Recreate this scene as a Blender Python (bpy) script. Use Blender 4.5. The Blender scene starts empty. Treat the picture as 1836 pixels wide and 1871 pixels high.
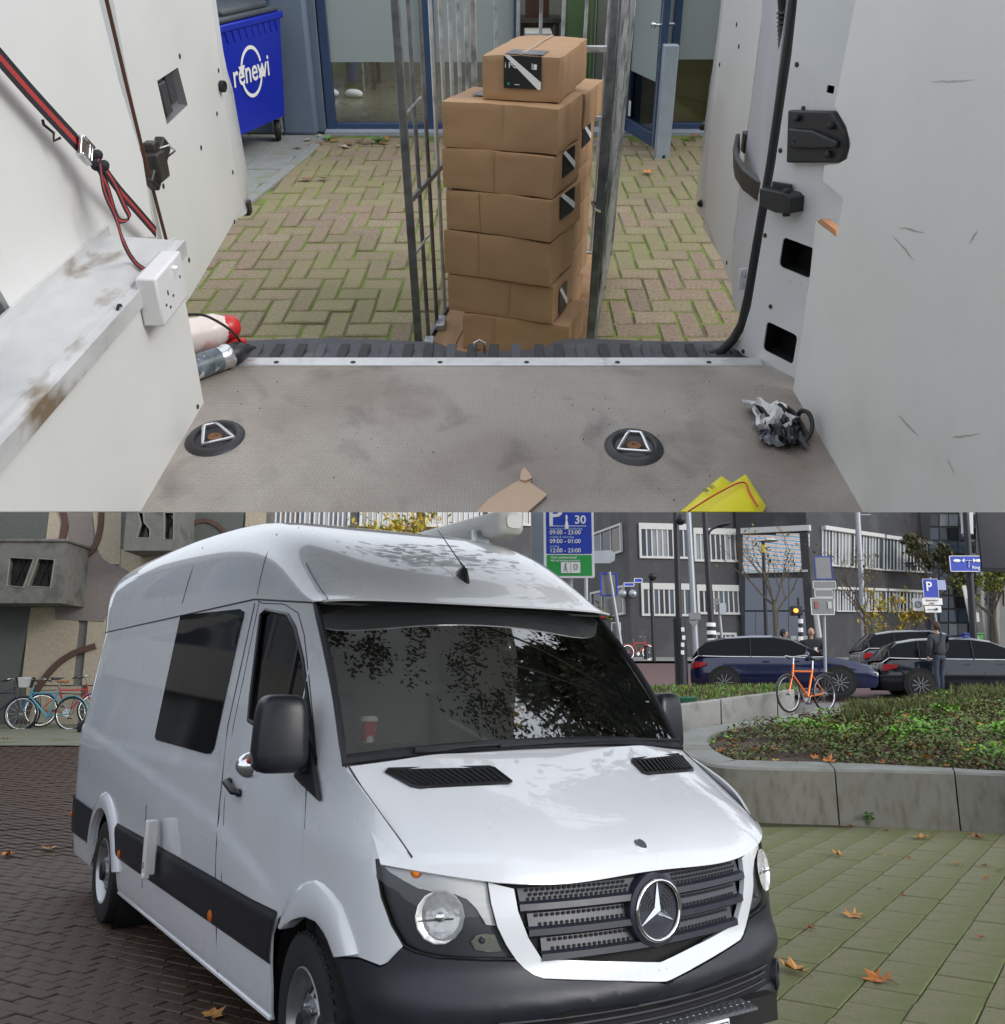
import bpy, bmesh, math, random
from mathutils import Vector as V, Matrix, noise as MN
R = math.radians
sc = bpy.context.scene
col = sc.collection
random.seed(7)

# ------------------------------------------------------------------ camera, sky, sun, exposure
CAMZ, PITCH, FPX, PPX, PPY = 1.651, R(12.946), 1750.0, 918.0, 850.0
cam = bpy.data.cameras.new('camera')
camo = bpy.data.objects.new('camera', cam)
col.objects.link(camo)
camo.location = (0, 0, CAMZ)
TILT = R(22)      # the sky's zenith lies between the up directions of the two places that meet in this picture
camo.rotation_euler = (R(90) + PITCH - TILT, 0, 0)
cam.sensor_fit = 'HORIZONTAL'
cam.sensor_width = 36.0
cam.lens = FPX / 1836 * 36
cam.shift_y = -(935.5 - PPY) / 1836
cam.clip_start = 0.05
cam.clip_end = 2000
sc.camera = camo

SUN_AZ, SUN_EL = R(124), R(29)          # azimuth clockwise from +Y (the way the camera looks)
w = bpy.data.worlds.new('World')
sc.world = w
w.use_nodes = True
wn = w.node_tree
wn.nodes.clear()
sky = wn.nodes.new('ShaderNodeTexSky')
sky.sky_type = 'NISHITA'
sky.sun_disc = False
sky.sun_elevation = SUN_EL
sky.sun_rotation = SUN_AZ
sky.air_density = 1.0
sky.dust_density = 2.0
sky.ozone_density = 1.0
hsv = wn.nodes.new('ShaderNodeHueSaturation')     # cloud cover greys the blue
hsv.inputs['Saturation'].default_value = 0.30
bgn = wn.nodes.new('ShaderNodeBackground')
bgn.inputs['Strength'].default_value = 0.15
wo = wn.nodes.new('ShaderNodeOutputWorld')
wn.links.new(sky.outputs[0], hsv.inputs['Color'])
cld = wn.nodes.new('ShaderNodeMix')                # even cloud deck in front of the blue
cld.data_type = 'RGBA'
cld.inputs[0].default_value = 0.80
cld.inputs[7].default_value = (4.7, 5.0, 5.5, 1)
wn.links.new(hsv.outputs[0], cld.inputs[6])
wn.links.new(cld.outputs[2], bgn.inputs['Color'])
wn.links.new(bgn.outputs[0], wo.inputs['Surface'])
sun = bpy.data.lights.new('sun', 'SUN')
sun.energy = 0.95
sun.angle = R(24)
sun.color = (1.0, 0.97, 0.92)
suno = bpy.data.objects.new('sun', sun)
col.objects.link(suno)
sd = V((math.sin(SUN_AZ) * math.cos(SUN_EL), math.cos(SUN_AZ) * math.cos(SUN_EL), math.sin(SUN_EL)))
suno.rotation_euler = (-sd).to_track_quat('-Z', 'Y').to_euler()
suno.location = sd * 40
vs = sc.view_settings
vs.view_transform = 'Standard'
vs.look = 'None'
vs.gamma = 1.0
vs.exposure = 0.76
vs.use_curve_mapping = False

# ------------------------------------------------------------------ the two places: yard set (T) and street set (B)
THT = math.atan2(1056, 1750)
TM = Matrix.Translation((0, 0, CAMZ)) @ Matrix.Rotation(PITCH + THT - TILT, 4, 'X')
BM = Matrix.Translation((0, 0, CAMZ)) @ Matrix.Rotation(-TILT, 4, 'X') @ Matrix.Translation((0, 0, -CAMZ))
ct, st_ = math.cos(THT), math.sin(THT)
cp, sp = math.cos(PITCH), math.sin(PITCH)


def tray(u, v):
    a, b = (u - PPX) / FPX, (v - PPY) / FPX
    return V((a, ct - b * st_, -st_ - b * ct))


def tz(u, v, z):
    d = tray(u, v); return d * (z / d.z)


def tx(u, v, x):
    d = tray(u, v); return d * (x / d.x)


def ty(u, v, y):
    d = tray(u, v); return d * (y / d.y)


def bray(u, v):
    a, b = (u - PPX) / FPX, (v - PPY) / FPX
    return V((a, cp + b * sp, sp - b * cp))


def by(u, v, y):
    d = bray(u, v); return V((0, 0, CAMZ)) + d * (y / d.y)


def bz(u, v, z):
    d = bray(u, v); return V((0, 0, CAMZ)) + d * ((z - CAMZ) / d.z)


# the yard set ends at a sectioned edge (the collage line); normal of that section in yard coordinates
_b = (936 - PPY) / FPX
CUT_N = -(V((0, st_, ct)) + _b * V((0, ct, -st_)))     # outward (below the line)

# ------------------------------------------------------------------ materials
MATS = {}


def mat(name, c, rough=.5, metal=0., var=.12, scale=6., bump=0., bscale=60., coat=0., c2=None, c2s=2.5, c2lo=.5, c2hi=.65,
        emit=0., spec=None, stretch=None, rvar=.1, sub=0.):
    if name in MATS: return MATS[name]
    m = bpy.data.materials.new(name); m.use_nodes = True
    t = m.node_tree; N = t.nodes; L = t.links
    p = N['Principled BSDF']
    tc = N.new('ShaderNodeTexCoord')
    co = tc.outputs['Object']
    if stretch:
        mp = N.new('ShaderNodeMapping'); mp.inputs['Scale'].default_value = stretch
        L.new(co, mp.inputs[0]); co = mp.outputs[0]
    n1 = N.new('ShaderNodeTexNoise'); n1.inputs['Scale'].default_value = scale; n1.inputs['Detail'].default_value = 6
    n1.inputs['Roughness'].default_value = .65
    L.new(co, n1.inputs['Vector'])
    cr = N.new('ShaderNodeValToRGB')
    e = cr.color_ramp.elements
    e[0].position = .25; e[1].position = .75
    e[0].color = tuple(max(0, x * (1 - var)) for x in c) + (1,)
    e[1].color = tuple(min(1, x * (1 + var)) for x in c) + (1,)
    L.new(n1.outputs[0], cr.inputs[0])
    out = cr.outputs[0]
    if c2:
        n2 = N.new('ShaderNodeTexNoise'); n2.inputs['Scale'].default_value = c2s; n2.inputs['Detail'].default_value = 5
        L.new(co, n2.inputs['Vector'])
        r2 = N.new('ShaderNodeMapRange'); r2.inputs[1].default_value = c2lo; r2.inputs[2].default_value = c2hi
        L.new(n2.outputs[0], r2.inputs[0])
        mx = N.new('ShaderNodeMix'); mx.data_type = 'RGBA'
        L.new(r2.outputs[0], mx.inputs[0]); L.new(out, mx.inputs[6]); mx.inputs[7].default_value = tuple(c2) + (1,)
        out = mx.outputs[2]
    L.new(out, p.inputs['Base Color'])
    mr = N.new('ShaderNodeMapRange')
    mr.inputs[3].default_value = max(0, rough - rvar); mr.inputs[4].default_value = min(1, rough + rvar)
    L.new(n1.outputs[0], mr.inputs[0]); L.new(mr.outputs[0], p.inputs['Roughness'])
    p.inputs['Metallic'].default_value = metal
    p.inputs['Coat Weight'].default_value = coat
    p.inputs['Coat Roughness'].default_value = .03
    if spec is not None: p.inputs['Specular IOR Level'].default_value = spec
    if sub: p.inputs['Subsurface Weight'].default_value = sub
    if emit:
        p.inputs['Emission Color'].default_value = tuple(c) + (1,); p.inputs['Emission Strength'].default_value = emit
    if bump:
        nb = N.new('ShaderNodeTexNoise'); nb.inputs['Scale'].default_value = bscale; nb.inputs['Detail'].default_value = 4
        L.new(co, nb.inputs['Vector'])
        bp = N.new('ShaderNodeBump'); bp.inputs['Strength'].default_value = bump; bp.inputs['Distance'].default_value = .01
        L.new(nb.outputs[0], bp.inputs['Height']); L.new(bp.outputs[0], p.inputs['Normal'])
    MATS[name] = m
    return m


def glass(name, tint=(.9, .95, .95), refl=.10, milk=0., milkc=(.75, .8, .8), wavy=0.):
    """thin pane: clear or frosted film"""
    if name in MATS: return MATS[name]
    m = bpy.data.materials.new(name); m.use_nodes = True
    t = m.node_tree; N = t.nodes; L = t.links; N.clear()
    o = N.new('ShaderNodeOutputMaterial')
    tr = N.new('ShaderNodeBsdfTransparent'); tr.inputs[0].default_value = tuple(tint) + (1,)
    gl = N.new('ShaderNodeBsdfGlossy'); gl.inputs['Roughness'].default_value = .02
    fr = N.new('ShaderNodeFresnel'); fr.inputs[0].default_value = 1.52
    ad = N.new('ShaderNodeMath'); ad.operation = 'ADD'; ad.inputs[1].default_value = refl; ad.use_clamp = True
    L.new(fr.outputs[0], ad.inputs[0])
    mx = N.new('ShaderNodeMixShader'); L.new(ad.outputs[0], mx.inputs[0]); L.new(tr.outputs[0], mx.inputs[1]); L.new(gl.outputs[0], mx.inputs[2])
    out = mx.outputs[0]
    if wavy:
        tc = N.new('ShaderNodeTexCoord')
        nz = N.new('ShaderNodeTexNoise'); nz.inputs['Scale'].default_value = 1.6
        L.new(tc.outputs['Object'], nz.inputs['Vector'])
        bp = N.new('ShaderNodeBump'); bp.inputs['Strength'].default_value = wavy; bp.inputs['Distance'].default_value = .05
        L.new(nz.outputs[0], bp.inputs['Height']); L.new(bp.outputs[0], gl.inputs['Normal'])
    if milk:
        df = N.new('ShaderNodeBsdfDiffuse'); df.inputs[0].default_value = tuple(milkc) + (1,)
        tl = N.new('ShaderNodeBsdfTranslucent'); tl.inputs[0].default_value = tuple(milkc) + (1,)
        ms = N.new('ShaderNodeMixShader'); ms.inputs[0].default_value = .35
        L.new(df.outputs[0], ms.inputs[1]); L.new(tl.outputs[0], ms.inputs[2])
        m2 = N.new('ShaderNodeMixShader'); m2.inputs[0].default_value = milk
        L.new(out, m2.inputs[1]); L.new(ms.outputs[0], m2.inputs[2]); out = m2.outputs[0]
    L.new(out, o.inputs[0])
    MATS[name] = m
    return m


# ------------------------------------------------------------------ mesh collector
def axes(d):
    d = d.normalized()
    a = V((0, 0, 1)) if abs(d.z) < .9 else V((1, 0, 0))
    x = d.cross(a).normalized(); return x, d.cross(x).normalized()


class MB:
    def __init__(s): s.v = []; s.f = []; s.m = []; s.mi = 0
    def add(s, vs_, fs):
        n = len(s.v); s.v += [V(x) for x in vs_]
        for f in fs: s.f.append([i + n for i in f]); s.m.append(s.mi)
        return s
    def box(s, lo, hi, M=None):
        (a, b, c), (d, e, f) = lo, hi
        P = [V(x) for x in ((a, b, c), (d, b, c), (d, e, c), (a, e, c), (a, b, f), (d, b, f), (d, e, f), (a, e, f))]
        if M is not None: P = [M @ p for p in P]
        return s.add(P, [(0, 3, 2, 1), (4, 5, 6, 7), (0, 1, 5, 4), (1, 2, 6, 5), (2, 3, 7, 6), (3, 0, 4, 7)])
    def hexa(s, P):
        return s.add(P, [(0, 3, 2, 1), (4, 5, 6, 7), (0, 1, 5, 4), (1, 2, 6, 5), (2, 3, 7, 6), (3, 0, 4, 7)])
    def bar(s, a, b, wx, wy, up=None):
        """rectangular bar from a to b"""
        a, b = V(a), V(b); d = (b - a).normalized()
        x, y = axes(d)
        if up is not None:
            y = (V(up) - d * d.dot(V(up))).normalized(); x = y.cross(d)
        P = []
        for q in (a, b):
            for i, j in ((-1, -1), (1, -1), (1, 1), (-1, 1)): P.append(q + x * wx * i / 2 + y * wy * j / 2)
        return s.add(P, [(0, 3, 2, 1), (4, 5, 6, 7), (0, 1, 5, 4), (1, 2, 6, 5), (2, 3, 7, 6), (3, 0, 4, 7)])
    def tube(s, pts, r, n=8, closed=False, cap=True):
        pts = [V(p) for p in pts]; k = len(pts)
        rr = r if isinstance(r, (list, tuple)) else [r] * k
        rings = []; x = None
        for i, p in enumerate(pts):
            if closed: d = pts[(i + 1) % k] - pts[i - 1]
            else: d = pts[min(i + 1, k - 1)] - pts[max(i - 1, 0)]
            d = d.normalized()
            if x is None: x, y = axes(d)
            else:
                x = (x - d * d.dot(x)).normalized(); y = d.cross(x)
            rings.append([p + (x * math.cos(2 * math.pi * j / n) + y * math.sin(2 * math.pi * j / n)) * rr[i] for j in range(n)])
        fs = []
        for i in range(k if closed else k - 1):
            a, b = i * n, ((i + 1) % k) * n
            for j in range(n): fs.append((a + j, a + (j + 1) % n, b + (j + 1) % n, b + j))
        if cap and not closed: fs += [tuple(range(n))[::-1], tuple(range((k - 1) * n, k * n))]
        return s.add([p for q in rings for p in q], fs)
    def lathe(s, c, ax, prof, n=24, cap=True):
        """prof: (radius, height along ax)"""
        c, ax = V(c), V(ax).normalized(); x, y = axes(ax); P = []
        for r, h in prof:
            for j in range(n):
                a = 2 * math.pi * j / n; P.append(c + ax * h + (x * math.cos(a) + y * math.sin(a)) * r)
        fs = []
        for i in range(len(prof) - 1):
            for j in range(n): fs.append((i * n + j, i * n + (j + 1) % n, (i + 1) * n + (j + 1) % n, (i + 1) * n + j))
        if cap: fs += [tuple(range(n))[::-1], tuple(range((len(prof) - 1) * n, len(prof) * n))]
        return s.add(P, fs)
    def prism(s, poly, d):
        """poly: planar 3D loop, d: extrusion vector"""
        n = len(poly); d = V(d); P = [V(p) for p in poly] + [V(p) + d for p in poly]
        return s.add(P, [tuple(range(n))[::-1], tuple(range(n, 2 * n))] + [(i, (i + 1) % n, n + (i + 1) % n, n + i) for i in range(n)])
    def grid(s, rows):
        n = len(rows[0]); fs = []
        for i in range(len(rows) - 1):
            for j in range(n - 1): fs.append((i * n + j, i * n + j + 1, (i + 1) * n + j + 1, (i + 1) * n + j))
        return s.add([p for r in rows for p in r], fs)
    def ell(s, c, rx, ry, rz, n=12, k=8, M=None):
        c = V(c); P = []; fs = []
        for i in range(k + 1):
            a = math.pi * i / k
            for j in range(n):
                b = 2 * math.pi * j / n
                q = V((rx * math.sin(a) * math.cos(b), ry * math.sin(a) * math.sin(b), rz * math.cos(a)))
                P.append(c + (M @ q if M is not None else q))
        for i in range(k):
            for j in range(n): fs.append((i * n + j, (i + 1) * n + j, (i + 1) * n + (j + 1) % n, i * n + (j + 1) % n))
        return s.add(P, fs)
    def build(s, name, m, parent=None, smooth=40, bevel=0, cut=False, solid=0, subd=0, org=None, norm=True, weld=False, seg=2, out=None):
        if out is not None:
            norm = False; t = 0; out = V(out)
            for f in s.f: t += (s.v[f[1]] - s.v[f[0]]).cross(s.v[f[2]] - s.v[f[0]]).dot(out)
            if t < 0: s.f = [f[::-1] for f in s.f]
        o0 = ORG.get(parent.name, V((0, 0, 0))) if parent is not None else (V(org) if org is not None else V((0, 0, 0)))
        me = bpy.data.meshes.new(name)
        me.from_pydata([tuple(p) for p in s.v], [], s.f)
        bm = bmesh.new(); bm.from_mesh(me)
        if len(set(s.m)) > 1:
            bm.faces.ensure_lookup_table()
            for f, i in zip(bm.faces, s.m): f.material_index = i
        bmesh.ops.remove_doubles(bm, verts=bm.verts, dist=1e-5 if not weld else weld)
        if norm: bmesh.ops.recalc_face_normals(bm, faces=bm.faces)
        if cut:
            r = bmesh.ops.bisect_plane(bm, geom=bm.verts[:] + bm.edges[:] + bm.faces[:], plane_co=(0, 0, 0), plane_no=CUT_N, clear_outer=True)
            ed = [e for e in r['geom_cut'] if isinstance(e, bmesh.types.BMEdge)]
            if cut == 'fill': bmesh.ops.holes_fill(bm, edges=ed)
        if o0.length: bmesh.ops.translate(bm, verts=bm.verts, vec=-o0)
        bm.to_mesh(me); bm.free()
        for mm in (m if isinstance(m, (list, tuple)) else [m]): me.materials.append(mm)
        if smooth:
            for p in me.polygons: p.use_smooth = True
            me.set_sharp_from_angle(angle=R(smooth))
        o = bpy.data.objects.new(name, me); col.objects.link(o)
        ORG[o.name] = o0
        if parent is not None: o.parent = parent
        elif org is not None: o.location = o0
        if bevel:
            b = o.modifiers.new('bevel', 'BEVEL'); b.width = bevel; b.segments = seg; b.limit_method = 'ANGLE'; b.angle_limit = R(35)
        if solid:
            b = o.modifiers.new('solid', 'SOLIDIFY'); b.thickness = solid; b.offset = -1
            if smooth:
                b = o.modifiers.new('split', 'EDGE_SPLIT'); b.split_angle = R(max(smooth, 30)); b.use_edge_sharp = True
        if subd:
            b = o.modifiers.new('sub', 'SUBSURF'); b.levels = subd; b.render_levels = subd
        return o


ORG = {}


def tag(o, label, cat, group=None, kind=None):
    if label: o['label'] = label
    if cat: o['category'] = cat
    if group: o['group'] = group
    if kind: o['kind'] = kind
    return o


def thing(name, label, cat, loc=(0, 0, 0), group=None, top=False, rz=0, local=False):
    """an Empty at the base of a thing; its parts are built in set coordinates (or local ones)"""
    o = bpy.data.objects.new(name, None); col.objects.link(o)
    o.empty_display_size = .1
    tag(o, label, cat, group)
    ORG[o.name] = V((0, 0, 0)) if local else V(loc)
    mw = Matrix.Translation(V(loc)) @ Matrix.Rotation(rz, 4, 'Z')
    o.matrix_world = (TM if top else BM) @ mw
    return o


def single(mb, name, m, label, cat, loc, top=False, group=None, kind=None, **k):
    o = mb.build(name, m, None, org=loc, **k)
    tag(o, label, cat, group, kind)
    o.matrix_world = (TM if top else BM) @ Matrix.Translation(V(loc))
    return o


def copy_tree(o, parent=None):
    c = o.copy(); col.objects.link(c); c.parent = parent
    for ch in [x for x in o.children]: copy_tree(ch, c)
    return c


def text(body, size, M, m, parent, name='lettering', ext=.0015, bold=.0, align='CENTER', sx=1., tag_=None):
    """flat lettering as a mesh part; M maps text plane (x right, y up) to set coordinates"""
    cu = bpy.data.curves.new(name, 'FONT'); cu.body = body; cu.size = size; cu.align_x = align; cu.align_y = 'CENTER'
    cu.extrude = ext; cu.offset = bold * size; cu.resolution_u = 3
    o = bpy.data.objects.new(name, cu)
    me = o.to_mesh()
    me2 = me.copy(); o.to_mesh_clear()
    bpy.data.objects.remove(o); bpy.data.curves.remove(cu)
    o0 = ORG.get(parent.name, V((0, 0, 0)))
    me2.transform(Matrix.Translation(-o0) @ M @ Matrix.Diagonal((sx, 1, 1, 1)))
    me2.materials.clear(); me2.materials.append(m); me2.name = name
    oo = bpy.data.objects.new(name, me2); col.objects.link(oo); oo.parent = parent
    return oo


def frame(o, x, y):
    """matrix with origin o, x axis, y axis (made orthogonal)"""
    x = V(x).normalized(); z = x.cross(V(y)).normalized(); y = z.cross(x)
    return Matrix(((x.x, y.x, z.x, o[0]), (x.y, y.y, z.y, o[1]), (x.z, y.z, z.z, o[2]), (0, 0, 0, 1)))


def lerp(a, b, t): return a + (b - a) * t


def interp(x, tab):
    """piecewise smooth table lookup, tab = [(x, y)...]"""
    if x <= tab[0][0]: return tab[0][1]
    for (a, p), (b, q) in zip(tab, tab[1:]):
        if x <= b: return p + (q - p) * (x - a) / (b - a)
    return tab[-1][1]


def cr_interp(x, tab):
    """Catmull-Rom table lookup"""
    n = len(tab)
    if x <= tab[0][0]: return tab[0][1]
    if x >= tab[-1][0]: return tab[-1][1]
    for i in range(n - 1):
        if x <= tab[i + 1][0]:
            x1, y1 = tab[i]; x2, y2 = tab[i + 1]; h = x2 - x1
            m1 = (y2 - tab[i - 1][1]) / (x2 - tab[i - 1][0]) if i > 0 else (y2 - y1) / h
            m2 = (tab[i + 2][1] - y1) / (tab[i + 2][0] - x1) if i + 2 < n else (y2 - y1) / h
            t = (x - x1) / h
            return (2 * t**3 - 3 * t**2 + 1) * y1 + (t**3 - 2 * t**2 + t) * h * m1 + (-2 * t**3 + 3 * t**2) * y2 + (t**3 - t**2) * h * m2

# ================================================================== YARD SET (upper picture): open rear of a delivery van, yard, glass front
ZF, ZG = -1.10, -1.78


def sheet(outer, holes=()):
    """2D polygon with holes -> (verts2d, faces)"""
    bm = bmesh.new()
    for lp in [outer] + list(holes):
        vs_ = [bm.verts.new((p[0], p[1], 0)) for p in lp]
        for i in range(len(vs_)): bm.edges.new((vs_[i], vs_[(i + 1) % len(vs_)]))
    bmesh.ops.triangle_fill(bm, use_beauty=True, use_dissolve=False, edges=bm.edges[:], normal=(0, 0, 1))
    bm.verts.index_update()
    r = [(v.co.x, v.co.y) for v in bm.verts], [[v.index for v in f.verts] for f in bm.faces]
    bm.free(); return r


def slab(mb, outer, holes, fn, th):
    """sheet mapped by fn(a, b) and extruded by vector th"""
    P, Fs = sheet(outer, holes); n = len(P); th = V(th)
    A = [V(fn(*p)) for p in P]
    mb.add(A + [a + th for a in A], [f for f in Fs] + [[i + n for i in f][::-1] for f in Fs])
    k = 0
    for lp in [outer] + list(holes):
        for i in range(len(lp)):
            j = (i + 1) % len(lp); a = V(fn(*lp[i])); b = V(fn(*lp[j])); mb.add([a, b, b + th, a + th], [(0, 1, 2, 3)])
    return mb


def rrect(x0, y0, x1, y1, r, n=4):
    P = []
    for cx, cy, a0 in ((x1 - r, y1 - r, 0), (x0 + r, y1 - r, 90), (x0 + r, y0 + r, 180), (x1 - r, y0 + r, 270)):
        for i in range(n + 1):
            a = R(a0 + 90 * i / n); P.append((cx + r * math.cos(a), cy + r * math.sin(a)))
    return P


m_panel = mat('white_lining_board', (.68, .68, .66), .42, var=.04, scale=3, c2=(.45, .43, .39), c2s=1.6, c2lo=.62, c2hi=.95, bump=.02, bscale=90)
m_vanw = mat('white_van_paint', (.62, .63, .64), .3, var=.03, coat=.6, c2=(.55, .53, .5), c2s=4, c2lo=.66, c2hi=.9)
m_jamb = mat('lilac_grey_jamb', (.50, .49, .53), .4, var=.08, scale=3)
m_black = mat('black_plastic', (.018, .018, .02), .42, var=.3, bump=.05, bscale=200)
m_rubber = mat('black_rubber', (.012, .012, .014), .6, var=.3, bump=.1, bscale=80)
m_sill = mat('grey_black_sill', (.045, .047, .055), .55, var=.25, c2=(.10, .10, .10), c2s=8, c2lo=.55, c2hi=.8, bump=.1, bscale=150)
m_alu = mat('worn_aluminium', (.60, .60, .60), .42, .25, var=.12, scale=14, c2=(.22, .16, .10), c2s=6, c2lo=.625, c2hi=.70, stretch=(1, .5, 1), bump=.05, bscale=30)
m_strip = mat('aluminium_trim', (.60, .60, .60), .4, .55, var=.12, scale=25, c2=(.35, .33, .3), c2s=12, c2lo=.6, c2hi=.75)
m_steel = mat('bright_steel', (.75, .75, .77), .22, 1., var=.08)
m_galv = mat('galvanised_steel', (.42, .45, .48), .45, .7, var=.25, scale=30, c2=(.22, .22, .24), c2s=10)
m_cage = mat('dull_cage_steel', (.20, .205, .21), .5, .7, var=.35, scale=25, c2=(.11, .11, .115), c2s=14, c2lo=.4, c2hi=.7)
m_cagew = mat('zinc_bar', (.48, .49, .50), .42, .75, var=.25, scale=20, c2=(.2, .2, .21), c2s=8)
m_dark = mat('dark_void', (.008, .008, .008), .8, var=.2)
m_screw = mat('dark_screw', (.05, .045, .04), .5, .6)
m_card = mat('brown_cardboard', (.42, .25, .13), .72, var=.10, scale=3, c2=(.32, .19, .10), c2s=2.2, c2lo=.45, c2hi=.75, bump=.10, bscale=9, stretch=(1, 1, 1))
m_card2 = mat('pale_card_scrap', (.47, .335, .235), .75, var=.06, bump=.05)
m_tape = mat('brown_tape', (.375, .235, .13), .4, var=.06)
m_lblk = mat('black_label', (.012, .012, .014), .3, var=.2)
m_white = mat('white_print', (.82, .82, .82), .45, var=.03)
m_red = mat('red_plastic', (.55, .02, .02), .35, var=.1)
m_redweb = mat('red_webbing', (.40, .035, .03), .8, var=.2, bump=.3, bscale=300)
m_blkweb = mat('black_webbing', (.012, .010, .018), .75, var=.3, bump=.3, bscale=300)
m_yel = mat('yellow_film', (.72, .64, .012), .38, var=.05, scale=4, bump=.15, bscale=12)
m_blue = mat('blue_bin_plastic', (.008, .022, .38), .38, var=.08, scale=4, bump=.03)
m_lid = mat('dark_grey_lid', (.06, .07, .08), .5, var=.2)
m_bgrey = mat('blue_grey_cladding', (.14, .18, .25), .5, var=.08, scale=2, c2=(.12, .16, .22), c2s=2)
m_bframe = mat('dark_blue_frame', (.035, .065, .14), .4, var=.1)
m_thresh = mat('blue_grey_threshold', (.30, .33, .38), .6, var=.15, scale=10)
m_clear = glass('clear_pane', (.93, .95, .94), .04)
m_frost = glass('frosted_pane', (.9, .93, .93), .05, milk=.78, milkc=(.52, .58, .58))
m_roomf = mat('room_floor', (.16, .15, .11), .25, var=.2, scale=3)
m_roomw = mat('room_wall', (.30, .31, .27), .8, var=.1, scale=1)
m_green = mat('green_column', (.10, .17, .07), .5, var=.1)
m_wood = mat('wood_board', (.30, .17, .08), .6, var=.35, scale=3, stretch=(9, .7, 1), bump=.2, bscale=10)
m_tile = mat('grey_kerb_tile', (.24, .25, .24), .8, var=.15, scale=14, c2=(.20, .22, .13), c2s=5, c2lo=.5, c2hi=.75, bump=.3, bscale=80)


def floor_mat():
    m = mat('antislip_floor', (.36, .325, .29), .6, var=.16, scale=4, c2=(.24, .20, .17), c2s=2.2, c2lo=.42, c2hi=.68)
    t = m.node_tree; N = t.nodes; L = t.links; p = N['Principled BSDF']
    tc = N.new('ShaderNodeTexCoord'); mp = N.new('ShaderNodeMapping'); mp.inputs['Scale'].default_value = (1, .70, 1)
    L.new(tc.outputs['Object'], mp.inputs[0])
    sx = N.new('ShaderNodeSeparateXYZ'); L.new(mp.outputs[0], sx.inputs[0])
    hs = []
    for k in (0, 1):
        ml = N.new('ShaderNodeMath'); ml.operation = 'MULTIPLY'; ml.inputs[1].default_value = 2 * math.pi / .0056
        L.new(sx.outputs[k], ml.inputs[0])
        sn = N.new('ShaderNodeMath'); sn.operation = 'SINE'; L.new(ml.outputs[0], sn.inputs[0]); hs.append(sn)
    mn = N.new('ShaderNodeMath'); mn.operation = 'MAXIMUM'; L.new(hs[0].outputs[0], mn.inputs[0]); L.new(hs[1].outputs[0], mn.inputs[1])
    bp = N.new('ShaderNodeBump'); bp.inputs['Strength'].default_value = .5; bp.inputs['Distance'].default_value = .0015
    L.new(mn.outputs[0], bp.inputs['Height']); L.new(bp.outputs[0], p.inputs['Normal'])
    # wire imprint is darker between the ridges; dark scuffs
    lk = p.inputs['Base Color'].links[0].from_socket
    mr = N.new('ShaderNodeMapRange'); mr.inputs[1].default_value = -.2; mr.inputs[2].default_value = .9; mr.inputs[3].default_value = .80; mr.inputs[4].default_value = 1.05
    L.new(mn.outputs[0], mr.inputs[0])
    nz = N.new('ShaderNodeTexNoise'); nz.inputs['Scale'].default_value = 7; nz.inputs['Detail'].default_value = 9; nz.inputs['Distortion'].default_value = .6
    L.new(mp.outputs[0], nz.inputs['Vector'])
    m2 = N.new('ShaderNodeMapRange'); m2.inputs[1].default_value = .55; m2.inputs[2].default_value = .78; m2.inputs[3].default_value = 1; m2.inputs[4].default_value = .5
    L.new(nz.outputs[0], m2.inputs[0])
    mu = N.new('ShaderNodeMath'); mu.operation = 'MULTIPLY'; L.new(mr.outputs[0], mu.inputs[0]); L.new(m2.outputs[0], mu.inputs[1])
    mx = N.new('ShaderNodeVectorMath'); mx.operation = 'SCALE'; L.new(lk, mx.inputs[0]); L.new(mu.outputs[0], mx.inputs['Scale'])
    L.new(mx.outputs[0], p.inputs['Base Color'])
    return m


m_floor = floor_mat()
m_bounce0 = mat('pale_floor_pan', (.76, .76, .76), .6, var=.05, scale=2)

# ------------------------------------------------------------------ the van whose load bay we look out of
bay = thing('delivery_van', 'white van seen from its load bay, both rear doors open onto the yard', 'van', (0, 2.0, ZF), top=True)
MB().box((-.95, .9, ZF - .03), (.76, 2.337, ZF)).build('load_floor', m_floor, bay, cut='fill')
MB().box((-1.0, .9, ZF - .09), (.80, 2.36, ZF - .035)).build('floor_pan', m_bounce0, bay, cut='fill')  # added white underside that bounces light down onto the street van
ts = MB().box((-.73, 2.337, ZF - .02), (.70, 2.386, ZF + .004)).build('trim_strip', m_strip, bay, bevel=.003)
for u in (505, 645, 804, 962, 1128, 1295):
    p = tz(u, 662, ZF + .004)
    MB().lathe(p, (0, 0, 1), [(.007, -.002), (.007, .0015), (.004, .003)], 10).build('screw', m_screw, ts)
# black ribbed sill, dipped in the middle
rows = []
for yy, zz in ((2.386, -.002), (2.40, -.006), (2.50, -.02), (2.58, -.03), (2.64, -.07), (2.645, -.2)):
    r = []
    for i in range(41):
        x = -.78 + i * 1.50 / 40
        dip = 0
        if yy > 2.45: dip = -.035 * (1 / (1 + math.exp(-(x + .16) * 60)) - 1 / (1 + math.exp(-(x - .14) * 60)))
        r.append((x, yy + (.012 * math.sin(x * 9) if yy > 2.55 else 0), ZF + zz + dip))
    rows.append(r)
sill = MB().grid(rows).build('rear_sill', m_sill, bay)
for i in range(23):
    x = -.70 + i * .0605 + random.uniform(-.004, .004)
    MB().box((x, 2.395, ZF - .012), (x + .027, 2.50, ZF - .0095 + .004)).build('sill_rib', m_rubber if i % 3 else m_sill, sill, bevel=.003)
q = tz(876, 640, ZF - .01)
MB().tube([q + V((-.014, 0, -.01)), q + V((-.014, 0, .022)), q + V((0, 0, .03)), q + V((.014, 0, .022)), q + V((.014, 0, -.01))], .0035, 8).build('lock_striker', m_steel, sill)

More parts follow.
